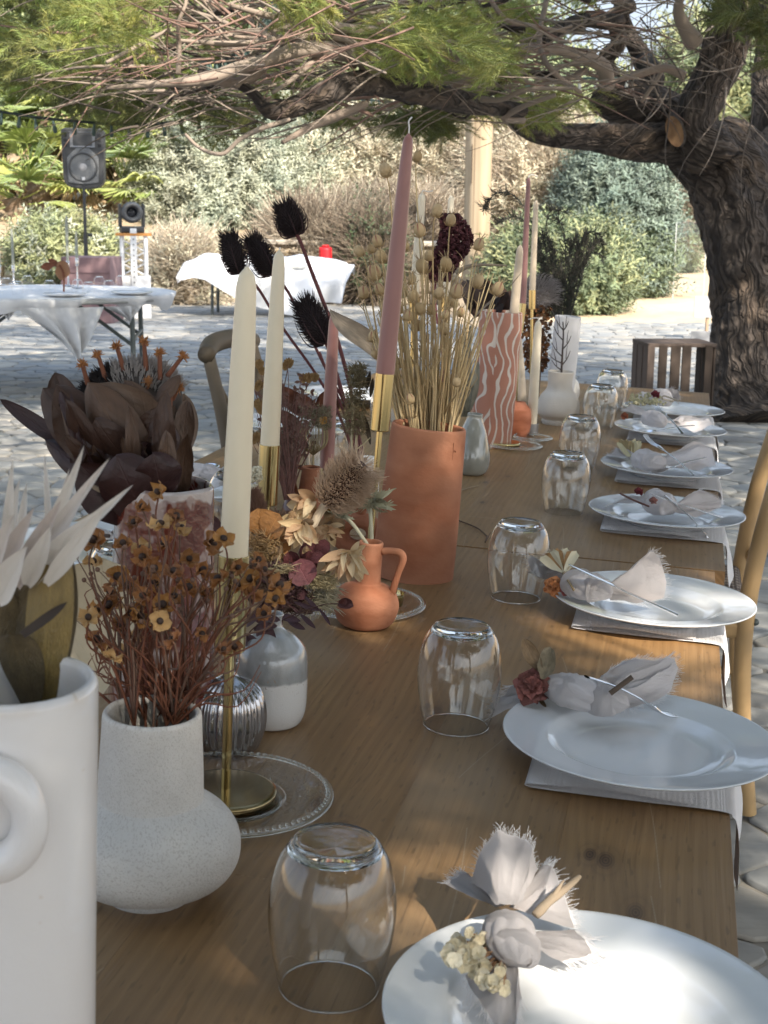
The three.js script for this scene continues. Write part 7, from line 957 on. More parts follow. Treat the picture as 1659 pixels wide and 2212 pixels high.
// dark protea in the marbled vase, rust flowers, heather and twig further back
{
  R = rng(570); const Z = v8.Z, k = Z / FOC, o = thing('dark_protea', 'nearly black dried protea with broad bracts in the marbled vase', 'dried flower', W(1056, 670, Z)), ms = [leafM([0.05, 0.03, 0.025]), leafM([0.16, 0.075, 0.035]), leafM([0.03, 0.02, 0.02])];
  for (let i = 0; i < 20; i++) { const f = i / 19, x = lerp(1000, 1108, f) + rr(-6, 6), y = rr(596, 645); part(o, 'bract', local(leaf(W(1056 + (f - 0.5) * 50, 682, Z + rr(-0.03, 0.03)), W(x, y, Z + rr(-0.07, 0.05)), rr(24, 40) * k, CAMF.clone().add(V(rr(-0.5, 0.5), 0.3, 0)).normalize(), { cup: rr(-0.4, 0.4), base: 0.5, tip: 0.8, bow: -0.05 }), o), ms[i % 3]); }
  const Z9 = 4.35, o2 = thing('grey_protea', 'grey fuzzy protea head behind the dark mauve candle', 'dried flower', W(1160, 650, Z9)), fz = []; for (let i = 0; i < 900; i++) { const d = V(rr(-1, 1), rr(-0.4, 1), rr(-1, 1)).normalize(), c = W(1162, 640, Z9), p = c.clone().add(V(d.x * 0.05, d.y * 0.045, d.z * 0.05)); fz.push(tube([p, p.clone().addScaledVector(d, 0.016).add(V(0.004, 0.006, 0)), p.clone().addScaledVector(d, 0.024).add(V(0.012, 0.004, 0))], [0.0011, 0.0008, 0.0003], 3, 1, null, false)); } LV(o2, fz, 'fur', mat([0.33, 0.30, 0.29], 0.95), 'stuff'); part(o2, 'head', local(at(new THREE.SphereGeometry(1, 20, 14), W(1162, 640, Z9), null, V(0.052, 0.047, 0.052)), o2), mat([0.16, 0.14, 0.13], 0.95));
  const o3 = thing('rust_hydrangea', 'rust brown dried hydrangea cluster between the candles on the second table', 'dried flowers', W(1160, 780, Z9)), fl = [[], []]; for (let i = 0; i < 620; i++) { const t = R(), x = 1158 + rr(-1, 1) * (34 - 12 * t), y = 660 + t * 140, p = W(x, y, Z9 + rr(-0.05, 0.05)), d = V(rr(-1, 1), rr(-1, 1), 0.6 + R()).normalize(); fl[i & 1].push(leaf(p, p.clone().add(V(rr(-1, 1), rr(-1, 1), rr(-1, 1)).multiplyScalar(0.012)), 0.013, d, { nu: 2, nv: 2, base: 0.5, cup: 0.4 })); } LV(o3, fl[0], 'florets', mat([0.20, 0.085, 0.03], 0.85), 'stuff'); LV(o3, fl[1], 'florets', mat([0.10, 0.05, 0.025], 0.85), 'stuff'); LV(o3, [stemTube([[1150, 880], [1152, 800], [1158, 700]], 3, 2, Z9), stemTube([[1160, 880], [1166, 810], [1172, 720]], 3, 2, Z9)], 'stem', mat([0.12, 0.07, 0.04], 0.85));
  // heather
  const Zh = v10.Z, o4 = thing('dried_heather', 'dark grey green dried heather arching out of the slim white cylinder', 'dried flowers', W(1215, 680, Zh)), hs = [], hl = [[], []], hm = [mat([0.045, 0.05, 0.04], 0.85), mat([0.08, 0.072, 0.058], 0.85)];
  const wand = (pts, dens, sz) => { const P = pts.map(([x, y, dz]) => W(x, y, Zh + (dz ?? 0))); hs.push(tube(P, P.map((_, i) => lerp(0.0022, 0.0008, i / (P.length - 1))), 5, 4)); const cv = new THREE.CatmullRomCurve3(P), n = Math.round(cv.getLength() * dens); for (let i = 0; i < n; i++) { const t = Math.pow(R(), 0.7), p = cv.getPoint(t), tg = cv.getTangent(t), d = V(rr(-1, 1), rr(-1, 1), rr(-1, 1)).normalize().addScaledVector(tg, 0.7).normalize(), l = rr(0.5, 1.2) * sz; hl[i & 1].push(tube([p, p.clone().addScaledVector(d, l * 0.6), p.clone().addScaledVector(d, l).add(V(0, l * 0.25, 0))], [0.0015, 0.0012, 0.0003], 3, 1, null, false)); } };
  for (let i = 0; i < 38; i++) { const f = rr(-1, 1), h = rr(60, 185); wand([[1215 + f * 16, 690], [1218 + f * 40, 690 - h * 0.5], [1222 + f * 60 + rr(-8, 8), 690 - h * 0.85], [1226 + f * 74 + rr(-10, 10), 690 - h]], 420, 0.02); }
  wand([[1206, 690], [1170, 560], [1140, 460], [1105, 420], [1072, 418], [1052, 440], [1046, 450]], 260, 0.03); wand([[1206, 690], [1172, 570], [1136, 480], [1108, 468], [1080, 478]], 240, 0.028); wand([[1212, 690], [1190, 560], [1180, 480], [1195, 452], [1222, 460]], 240, 0.026); wand([[1222, 690], [1236, 580], [1256, 520], [1276, 500], [1296, 508], [1302, 530]], 240, 0.026); wand([[1222, 690], [1244, 600], [1270, 550], [1296, 548], [1304, 566]], 240, 0.024); wand([[1218, 690], [1222, 570], [1216, 490], [1200, 470]], 260, 0.026);
  LV(o4, hs, 'stems', hm[0], 'stuff'); LV(o4, hl[0], 'needles', hm[0], 'stuff'); LV(o4, hl[1], 'needles', hm[1], 'stuff');
  const Zt = v9.Z - 0.01, o5 = thing('bare_twig', 'dark bare branching twig in the cream gourd vase', 'twig', W(1212, 810, Zt)), tw = [stemTube([[1210, 900], [1213, 800], [1215, 760], [1217, 720], [1216, 695]], 3, 1.4, Zt)]; for (const [x0, y0, x1, y1] of [[1214, 770, 1192, 740], [1215, 755, 1234, 725], [1216, 735, 1196, 704], [1216, 715, 1228, 694], [1216, 712, 1202, 690], [1214, 785, 1186, 766], [1213, 790, 1232, 758], [1213, 800, 1192, 778]]) { tw.push(stemTube([[x0, y0], [lerp(x0, x1, 0.6), lerp(y0, y1, 0.45)], [x1, y1]], 1.6, 0.6, Zt)); tw.push(stemTube([[lerp(x0, x1, 0.5), lerp(y0, y1, 0.45)], [lerp(x0, x1, 0.6), y1 - 4], [lerp(x0, x1, 0.7), y1 - 12]], 1, 0.4, Zt)); } LV(o5, tw, 'branches', mat([0.05, 0.035, 0.03], 0.85));
}
// eryngium in the terracotta jug
function eryngium(label, x, y, r, Z, stem, m) { const o = thing('sea_holly', label, 'dried flower', W(x, y, Z)), c = W(x, y, Z), k = Z / FOC, l = [], f = []; part(o, 'cone', local(at(new THREE.SphereGeometry(1, 16, 12), c, null, V(r * 0.2, r * 0.26, r * 0.2).multiplyScalar(k)), o), m); for (let i = 0; i < 17; i++) { const a = i * 2.4, el = rr(-0.5, 0.9), d = V(Math.cos(a) * Math.cos(el), Math.sin(el), Math.sin(a) * Math.cos(el)).normalize(), L = r * rr(0.75, 1.1) * k, n = d.clone().cross(V(rr(-1, 1), 1, rr(-1, 1))).normalize(); part(o, 'bract', local(leaf(c, c.clone().addScaledVector(d, L), r * 0.2 * k, n, { base: 0.6, tip: 1.6, bow: rr(-0.12, 0.12), nu: 6, nv: 2 }), o), m); for (let j = 0; j < 4; j++) { const p = c.clone().addScaledVector(d, L * rr(0.35, 0.85)), e = d.clone().add(V(rr(-0.9, 0.9), rr(-0.9, 0.9), rr(-0.9, 0.9))).normalize(); l.push(leaf(p, p.clone().addScaledVector(e, r * 0.26 * k), r * 0.07 * k, n, { nu: 3, nv: 1, base: 0.8, tip: 1.6 })); } } for (let i = 0; i < 260; i++) { const d = V(rr(-1, 1), rr(-0.6, 1), rr(-1, 1)).normalize(); f.push(tube([c.clone().addScaledVector(d, r * 0.15 * k), c.clone().addScaledVector(d, r * rr(0.3, 0.62) * k)], [0.0007, 0.0002], 3, 1, null, false)); } LV(o, l, 'bract_tips', m, 'stuff'); LV(o, f, 'bristles', m, 'stuff'); part(o, 'stem', local(tube([c, ...stem.map(([a, b]) => W(a, b, Z))], 4.2 * k, 8, 4), o), mat([0.44, 0.42, 0.31], 0.75)); return o; }
{ R = rng(580); const gm = mat([0.33, 0.32, 0.22], 0.85); eryngium('grey green sea holly star above the terracotta jug', 799, 1084, 62, jug.Z - 0.01, [[801, 1120], [803, 1170], [801, 1220]], gm); eryngium('smaller sea holly nodding left of the terracotta jug neck', 737, 1112, 36, jug.Z - 0.02, [[758, 1128], [782, 1160], [797, 1185], [800, 1230]], gm); }
// the low bouquet in front of the jug
{
  R = rng(590); const Z = 1.86, k = Z / FOC, B = T(640, 1330), bz = depthOf(B);
  vase('low clear glass bowl hidden under the dried bouquet', 635, 1340, [[40, 1340], [52, 1325], [50, 1290], [38, 1268]], paneGlass, { wall: 0.002, name: 'glass_bowl' });
  const lf = (o, n, m, ax, ay, bx, by, w, opt = {}, dz = 0) => part(o, n, local(leaf(W(ax, ay, Z + dz), W(bx, by, Z + dz + (opt.dz ?? -0.01)), w * k, CAMF.clone().add(V(rr(-0.4, 0.4), rr(-0.1, 0.5), 0)).normalize(), { cup: 0.15, base: 0.35, tip: 0.5, widest: 0.5, nu: 10, nv: 6, bow: -0.06, ...opt }), o), m);
  const oe = thing('eucalyptus_sprig', 'round orange dried eucalyptus leaves beside the front cream candle', 'dried leaves', W(575, 1180, Z)), om = mat([0.50, 0.225, 0.06], 0.6, { map: veinT, bumpMap: veinT, bumpScale: 0.002, transmission: 0.2, thickness: 0 });
  lf(oe, 'leaf', om, 572, 1158, 556, 1098, 58); lf(oe, 'leaf', om, 576, 1160, 604, 1110, 66, {}, -0.01); lf(oe, 'leaf', om, 574, 1155, 570, 1186, 44); lf(oe, 'leaf', om, 600, 1160, 618, 1196, 38); LV(oe, [stemTube([[590, 1240], [580, 1180], [571, 1145], [566, 1120]], 2.4, 1.4, Z)], 'stem', mat([0.2, 0.08, 0.04], 0.8));
  const cream = [[0.70, 0.52, 0.29], [0.74, 0.59, 0.37], [0.62, 0.40, 0.23]].map((c) => mat(c, 0.75, { bumpMap: veinT, bumpScale: 0.001, transmission: 0.2, thickness: 0 }));
  const straw = (label, cx, cy, dx, dy, n, L, w, dz = 0) => { const o = thing('strawflower', label, 'dried flower', W(cx, cy, Z + dz)); for (let i = 0; i < n; i++) { const a = rr(-1.25, 1.25), c = Math.cos(a), s = Math.sin(a), ex = (dx * c - dy * s), ey = (dx * s + dy * c), l = L * rr(0.6, 1.1); lf(o, 'petal', cream[i % 3], cx + rr(-6, 6), cy + rr(-6, 6), cx + ex * l, cy + ey * l, w * rr(0.7, 1.2), { cup: rr(0.2, 0.7), tip: 1.3, bow: rr(-0.2, 0.1), twist: rr(-0.5, 0.5), dz: rr(-0.04, 0.01) }, dz); } return o; };
  straw('pale strawflower with pointed petals left of the brown teasel head', 676, 1086, -0.95, 0.1, 16, 58, 24, 0.015);
  straw('cream strawflower with a rounded face below the brown teasel', 652, 1130, -0.5, 0.85, 22, 56, 26, -0.01);
  straw('ragged cream petals behind the burgundy leaves', 700, 1140, 0.4, 0.85, 20, 50, 16, 0.02);
  straw('drooping cream flower with long petals touching the terracotta jug', 752, 1195, -0.45, 0.9, 26, 66, 18, -0.03); 
  straw('small cream petals curling to the jug neck', 754, 1196, 0.9, 0.25, 8, 46, 14, -0.02);
  const ob = thing('eucalyptus_sprig', 'burgundy eucalyptus leaves in the middle of the sunlit bouquet', 'dried leaves', W(675, 1200, Z)), bm = leafM([0.19, 0.055, 0.06], 0.6); for (const [ax, ay, bx, by, w, dz] of [[664, 1215, 672, 1170, 44, 0], [684, 1196, 712, 1172, 34, -0.01], [672, 1210, 700, 1200, 26, -0.02], [640, 1212, 668, 1262, 62, -0.03], [634, 1224, 628, 1190, 36, 0], [676, 1232, 660, 1196, 40, 0.01], [630, 1240, 612, 1214, 34, -0.01]]) lf(ob, 'leaf', bm, ax, ay, bx, by, w, { tip: 0.6 }, dz); LV(ob, [stemTube([[650, 1300], [658, 1250], [670, 1200], [690, 1184]], 2, 1.2, Z)], 'stem', mat([0.14, 0.05, 0.04], 0.8));
  const tuft = (label, x, y, rx, ry, n, L, c, dz = 0, dirx = 0, diry = 1) => { const o = thing('grass_tuft', label, 'dried grass', W(x, y, Z + dz)), l = []; for (let i = 0; i < n; i++) { const p = W(x + rr(-1, 1) * rx, y + rr(-1, 1) * ry, Z + dz + rr(-0.02, 0.02)), d = V(rr(-1, 1) + dirx, rr(-0.4, 1) * diry + 0.1, rr(-0.2, 1)).normalize(), ll = L * rr(0.5, 1.2) * k; l.push(tube([p, p.clone().addScaledVector(d, ll * 0.6), p.clone().addScaledVector(d, ll).add(V(0, -ll * 0.1, 0))], [0.0009, 0.0007, 0.0002], 3, 1, null, false)); } LV(o, l, 'bristles', mat(c, 0.85), 'stuff'); LV(o, [stemTube([[lerp(x, 640, 0.5), lerp(y, 1320, 0.5)], [x, y]], 2, 1.6, Z + dz)], 'stem', mat(c.map((v) => v * 0.7), 0.85)); return o; };
  tuft('spiky golden brown dried umbel beside the orange leaves', 578, 1188, 30, 22, 520, 22, [0.40, 0.26, 0.12]); tuft('golden spiky tuft under the orange eucalyptus', 560, 1168, 20, 16, 240, 18, [0.34, 0.21, 0.10]); tuft('dark brown seedy cluster behind the ochre star cups', 562, 1246, 34, 30, 700, 15, [0.12, 0.075, 0.05], -0.01); tuft('dark purple brown seed cluster in the bouquet centre', 617, 1250, 30, 32, 700, 15, [0.11, 0.055, 0.055], -0.015); tuft('pale bunny tail grass above the pressed glass dish', 692, 1258, 22, 14, 420, 22, [0.50, 0.42, 0.25], -0.01, 0.8, 0.6); tuft('pale wispy grass hanging to the dish rim', 690, 1290, 28, 22, 220, 34, [0.44, 0.40, 0.28], 0.01, 0.7, -0.6); tuft('dark fuzzy stems low in the bouquet', 640, 1300, 34, 26, 400, 20, [0.10, 0.06, 0.045], 0.0); tuft('thin cream grass strands beside the burgundy leaves', 590, 1230, 24, 10, 120, 36, [0.46, 0.36, 0.20], -0.02, 1, 0.3);
  for (const [n, lb, c2, x0, x1, y0, y1, w0, w1] of [['leaf_cluster', 'small dark purple dried leaves filling the low bouquet', [0.10, 0.04, 0.045], 545, 650, 1200, 1330, 14, 30], ['leaf_cluster', 'tan and brown curled petals filling the sunlit bouquet', [0.36, 0.23, 0.12], 580, 720, 1110, 1230, 14, 26]]) { const o = thing(n, lb, 'dried leaves', W((x0 + x1) / 2, (y0 + y1) / 2, Z)), ms = [leafM(c2), leafM(c2.map((v) => v * 0.65)), leafM(c2.map((v) => v * 1.3))]; for (let i = 0; i < 34; i++) { const x = rr(x0, x1), y = rr(y0, y1), a = rr(0, 6.28), l = rr(18, 40); lf(o, 'leaf', ms[i % 3], x, y, x + Math.cos(a) * l, y + Math.sin(a) * l, rr(w0, w1), { cup: rr(-0.5, 0.6), twist: rr(-0.8, 0.8), wave: 0.25, seed: i, tip: rr(0.7, 1.5), bow: rr(-0.2, 0.1) }, rr(-0.02, 0.05)); } }
  tuft('purple brown seed heads filling the middle of the bouquet', 600, 1290, 36, 30, 600, 16, [0.13, 0.06, 0.05], 0.0); tuft('brown twiggy filling behind the orange leaves', 600, 1140, 30, 34, 300, 20, [0.20, 0.12, 0.08], 0.06);
  const od = thing('willow_leaves', 'slender dark purple leaves on a twig pointing down to the right', 'dried leaves', W(640, 1330, Z)), dm = leafM([0.085, 0.035, 0.045], 0.5); for (const [ax, ay, bx, by, w] of [[650, 1328, 682, 1358, 11], [690, 1316, 714, 1352, 8], [622, 1340, 660, 1360, 14], [636, 1300, 692, 1320, 10], [600, 1330, 650, 1342, 16], [660, 1290, 690, 1318, 9]]) lf(od, 'leaf', dm, ax, ay, bx, by, w, { tip: 1.3, base: 0.4, cup: 0.3 }, -0.06); LV(od, [stemTube([[540, 1390], [600, 1345], [650, 1322], [700, 1306], [731, 1304]], 2, 1, Z - 0.08)], 'stem', mat([0.06, 0.025, 0.02], 0.8)); lf(od, 'flower_bud', leafM([0.12, 0.04, 0.035]), 731, 1304, 764, 1310, 24, { cup: 0.7 }, -0.08); lf(od, 'flower_bud', leafM([0.16, 0.05, 0.04]), 738, 1308, 748, 1292, 14, { cup: 0.5 }, -0.08);
  const ov = thing('eucalyptus_sprig', 'grey purple eucalyptus leaves drooping above the squat crackled bottle', 'dried leaves', W(560, 1370, v4.Z)), vm = leafM([0.115, 0.06, 0.068], 0.55), ZZ = v4.Z - 0.03; for (const [ax, ay, bx, by, w] of [[560, 1345, 592, 1390, 40], [548, 1360, 600, 1352, 18], [530, 1375, 562, 1396, 24], [524, 1350, 558, 1330, 26], [540, 1380, 516, 1392, 26], [560, 1330, 606, 1340, 16], [526, 1398, 560, 1412, 20]]) part(ov, 'leaf', local(leaf(W(ax, ay, ZZ), W(bx, by, ZZ - 0.01), w * ZZ / FOC, CAMF.clone().add(V(rr(-0.4, 0.4), rr(-0.2, 0.5), 0)).normalize(), { cup: 0.25, base: 0.35, tip: 0.7, nu: 10, nv: 6, bow: -0.08 }), ov), vm); LV(ov, [stemTube([[583, 1380], [575, 1345], [550, 1355], [520, 1390]], 2, 1, ZZ), stemTube([[583, 1380], [580, 1330], [560, 1310]], 2, 1, ZZ)], 'stem', mat([0.08, 0.03, 0.03], 0.8));
  // white statice behind the cup of the second candle
  const yarrow = (label, x, y, n, s, ZZ, c) => { const o = thing('statice', label, 'dried flowers', W(x, y, ZZ)), l = []; for (let i = 0; i < n; i++) { const g = new THREE.IcosahedronGeometry(rr(0.0016, 0.0034), 0), p = W(x + rr(-1, 1) * s, y + rr(-1, 1) * s * 1.1, ZZ + rr(-0.015, 0.015)); l.push(g.translate(p.x, p.y, p.z)); } LV(o, l, 'florets', mat(c, 0.85), 'stuff'); LV(o, [stemTube([[x + 10, y + 60], [x, y]], 1.5, 1.2, ZZ)], 'stem', mat([0.3, 0.25, 0.15], 0.8)); };
  yarrow('cream white statice cluster left of the second brass cup', 552, 1024, 130, 13, 2.05, [0.62, 0.57, 0.43]); yarrow('small cream white statice sprig below the first', 546, 1058, 50, 9, 2.03, [0.62, 0.57, 0.43]); yarrow('pale statice beside the wild carrot head', 652, 968, 110, 15, 2.75, [0.50, 0.47, 0.38]);
}
// wild carrot and friends around the small jug
{
  R = rng(600); const Z = jug2.Z, k = Z / FOC, o = thing('wild_carrot', 'dried wild carrot umbel folded like a bird nest above the small jug', 'dried flower', W(677, 985, Z)), m = mat([0.34, 0.28, 0.16], 0.8), md = mat([0.22, 0.19, 0.12], 0.9), c = W(677, 983, Z), ribs = [], fz = [];
  for (let i = 0; i < 34; i++) { const a = i / 34 * 6.283, r = rr(24, 30) * k, p = c.clone().add(V(Math.cos(a) * r * 1.0, 66 * k, Math.sin(a) * r)); ribs.push(tube([c, c.clone().add(V(Math.cos(a) * r * 0.95, 22 * k, Math.sin(a) * r * 0.95)), c.clone().add(V(Math.cos(a) * r * 1.1, 44 * k, Math.sin(a) * r * 1.1)), p], [0.0011, 0.001, 0.0009, 0.0006], 4, 4)); }
  for (let i = 0; i < 900; i++) { const a = rr(0, 6.28), r = Math.sqrt(R()) * 36 * k, p = c.clone().add(V(Math.cos(a) * r + 4 * k, rr(58, 104) * k, Math.sin(a) * r)); const d = V(rr(-1, 1), rr(-0.2, 1), rr(-1, 1)).normalize(); fz.push(tube([p, p.clone().addScaledVector(d, rr(5, 11) * k)], [0.0008, 0.0003], 3, 1, null, false)); }
  LV(o, ribs, 'ribs', m, 'stuff'); LV(o, fz, 'seeds', md, 'stuff'); part(o, 'stem', local(tube([c, W(676, 1020, Z), W(680, 1060, Z)], 2.6 * k, 8, 3), o), m); part(o, 'orange_speck', local(leaf(W(694, 915, Z - 0.03), W(704, 900, Z - 0.035), 18 * k, CAMF, { cup: 0.5, wave: 0.3 }), o), mat([0.55, 0.30, 0.09], 0.8));
  const cupM = mat([0.30, 0.19, 0.08], 0.8), cl = (label, list, ZZ, stem) => { const q = thing('seed_cups', label, 'dried flower', W(list[0][0], list[0][1], ZZ)); for (const [x, y, r] of list) for (let i = 0; i < 5; i++) { const a = (i - 2) * 0.5; part(q, 'sepal', local(leaf(W(x, y + r, ZZ), W(x + Math.sin(a) * r, y - r * Math.cos(a), ZZ + (i % 2 ? 0.01 : -0.01)), r * 0.8 * ZZ / FOC, CAMF, { cup: 0.5, tip: 1.2, base: 0.5, nu: 6, nv: 3 }), q), cupM); } LV(q, [stemTube(stem, 1.6, 1, ZZ)], 'stem', mat([0.13, 0.07, 0.05], 0.8)); };
  cl('row of three ochre seed cups on a thin stalk between the candles and teasel stems', [[655, 816, 11], [667, 815, 12], [680, 814, 11]], 2.7, [[610, 930], [630, 880], [655, 848], [668, 828]]); cl('brown seed cups right of the second cream candle', [[624, 783, 12], [616, 790, 10]], 2.6, [[614, 930], [612, 850], [622, 796]]); cl('ochre seed cup between the two cream candles', [[560, 786, 12], [566, 800, 10]], 2.5, [[575, 940], [572, 860], [563, 800]]); cl('amber seed cup low between the two cream candles', [[558, 872, 13], [563, 885, 10]], 2.5, [[575, 980], [568, 930], [560, 884]]); cl('amber folded seed cup at the edge of the front candle', [[555, 944, 12], [549, 950, 9]], 2.5, [[590, 1060], [572, 1000], [556, 954]]); cl('brown seed cups under the first ones between the candles', [[561, 830, 11], [556, 836, 9]], 2.5, [[575, 960], [568, 900], [560, 840]]);
  const br = thing('brown_twigs', 'spray of fine red brown twigs with small leaves behind the second cream candle', 'dried leaves', W(620, 1000, 2.6)), tw = [], sm = [], bm = mat([0.15, 0.065, 0.05], 0.8), lm = leafM([0.19, 0.10, 0.075]); for (let i = 0; i < 58; i++) { const x1 = rr(545, 690), y1 = rr(780, 985), x0 = 622 + rr(-8, 8), ZZ = 2.6 + rr(-0.08, 0.08); tw.push(stemTube([[x0, 1080], [lerp(x0, x1, 0.35), lerp(1080, y1, 0.45)], [lerp(x0, x1, 0.8) + rr(-6, 6), lerp(1080, y1, 0.8)], [x1, y1]], 1.5, 0.5, ZZ, 4)); for (let j = 0; j < 6; j++) { const f = rr(0.4, 1), x = lerp(x0, x1, f * f), y = lerp(1080, y1, f), a = rr(0, 6.28); sm.push(leaf(W(x, y, ZZ), W(x + Math.cos(a) * 14, y + Math.sin(a) * 12, ZZ), rr(4, 9) * ZZ / FOC, CAMF, { nu: 3, nv: 2, cup: 0.4 })); } } LV(br, tw, 'twigs', bm, 'stuff'); LV(br, sm, 'leaves', lm, 'stuff');
  const bl = thing('magnolia_leaf', 'glossy dark brown dried leaves low behind the teasel stems', 'dried leaves', W(640, 870, 3.1)), blm = leafM([0.13, 0.05, 0.03], 0.4); for (const [ax, ay, bx, by, w] of [[680, 900, 596, 838, 46], [690, 905, 640, 852, 40], [700, 900, 700, 845, 36], [705, 905, 730, 862, 34], [660, 940, 600, 890, 40]]) part(bl, 'leaf', local(leaf(W(ax, ay, 3.1), W(bx, by, 3.06), w * 3.1 / FOC, CAMF.clone().add(V(rr(-0.4, 0.4), 0.4, 0)).normalize(), { cup: 0.4, tip: 0.9, base: 0.4, nu: 10, nv: 5 }), bl), blm);
  R = rng(610); const gt = [], gt2 = [], nd = thing('nodding_thistle', 'shaggy greenish brown dried umbels on pale stalks left of the pink candle cup', 'dried flowers', W(770, 900, 2.35)), ZZ = 2.35; for (let i = 0; i < 900; i++) { const top = R() < 0.45, cx = top ? 772 : 768, cy = top ? 812 + rr(-20, 28) : 890 + rr(-50, 45), p = W(cx + rr(-1, 1) * (top ? 18 : 22), cy, ZZ + rr(-0.02, 0.02)), d = V(rr(-0.8, 0.8), top ? rr(-0.3, 1) : rr(-1, 0.4), rr(-0.6, 0.6)).normalize(), l = rr(8, 20) * ZZ / FOC; gt.push(tube([p, p.clone().addScaledVector(d, l * 0.6), p.clone().addScaledVector(d, l).add(V(rr(-0.004, 0.004), 0, 0))], [0.0009, 0.0007, 0.0003], 3, 1, null, false)); }
  LV(nd, gt, 'bristles', mat([0.19, 0.155, 0.085], 0.9), 'stuff'); LV(nd, [stemTube([[764, 1080], [760, 985], [762, 900], [768, 850], [775, 838]], 4, 2, ZZ), stemTube([[772, 1080], [769, 985], [770, 940]], 4.6, 3, ZZ), stemTube([[765, 975], [790, 955], [800, 945]], 1.6, 1, ZZ)], 'stem', mat([0.52, 0.45, 0.30], 0.75)); for (const [x, y, x1, y1] of [[800, 800, 792, 842], [806, 815, 800, 858], [790, 900, 800, 960]]) part(nd, 'dark_leaf', local(leaf(W(x1, y1, ZZ), W(x, y, ZZ), 10 * ZZ / FOC, CAMF, { cup: 0.5, bow: 0.2, tip: 1.4 }), nd), mat([0.06, 0.045, 0.03], 0.8));
}
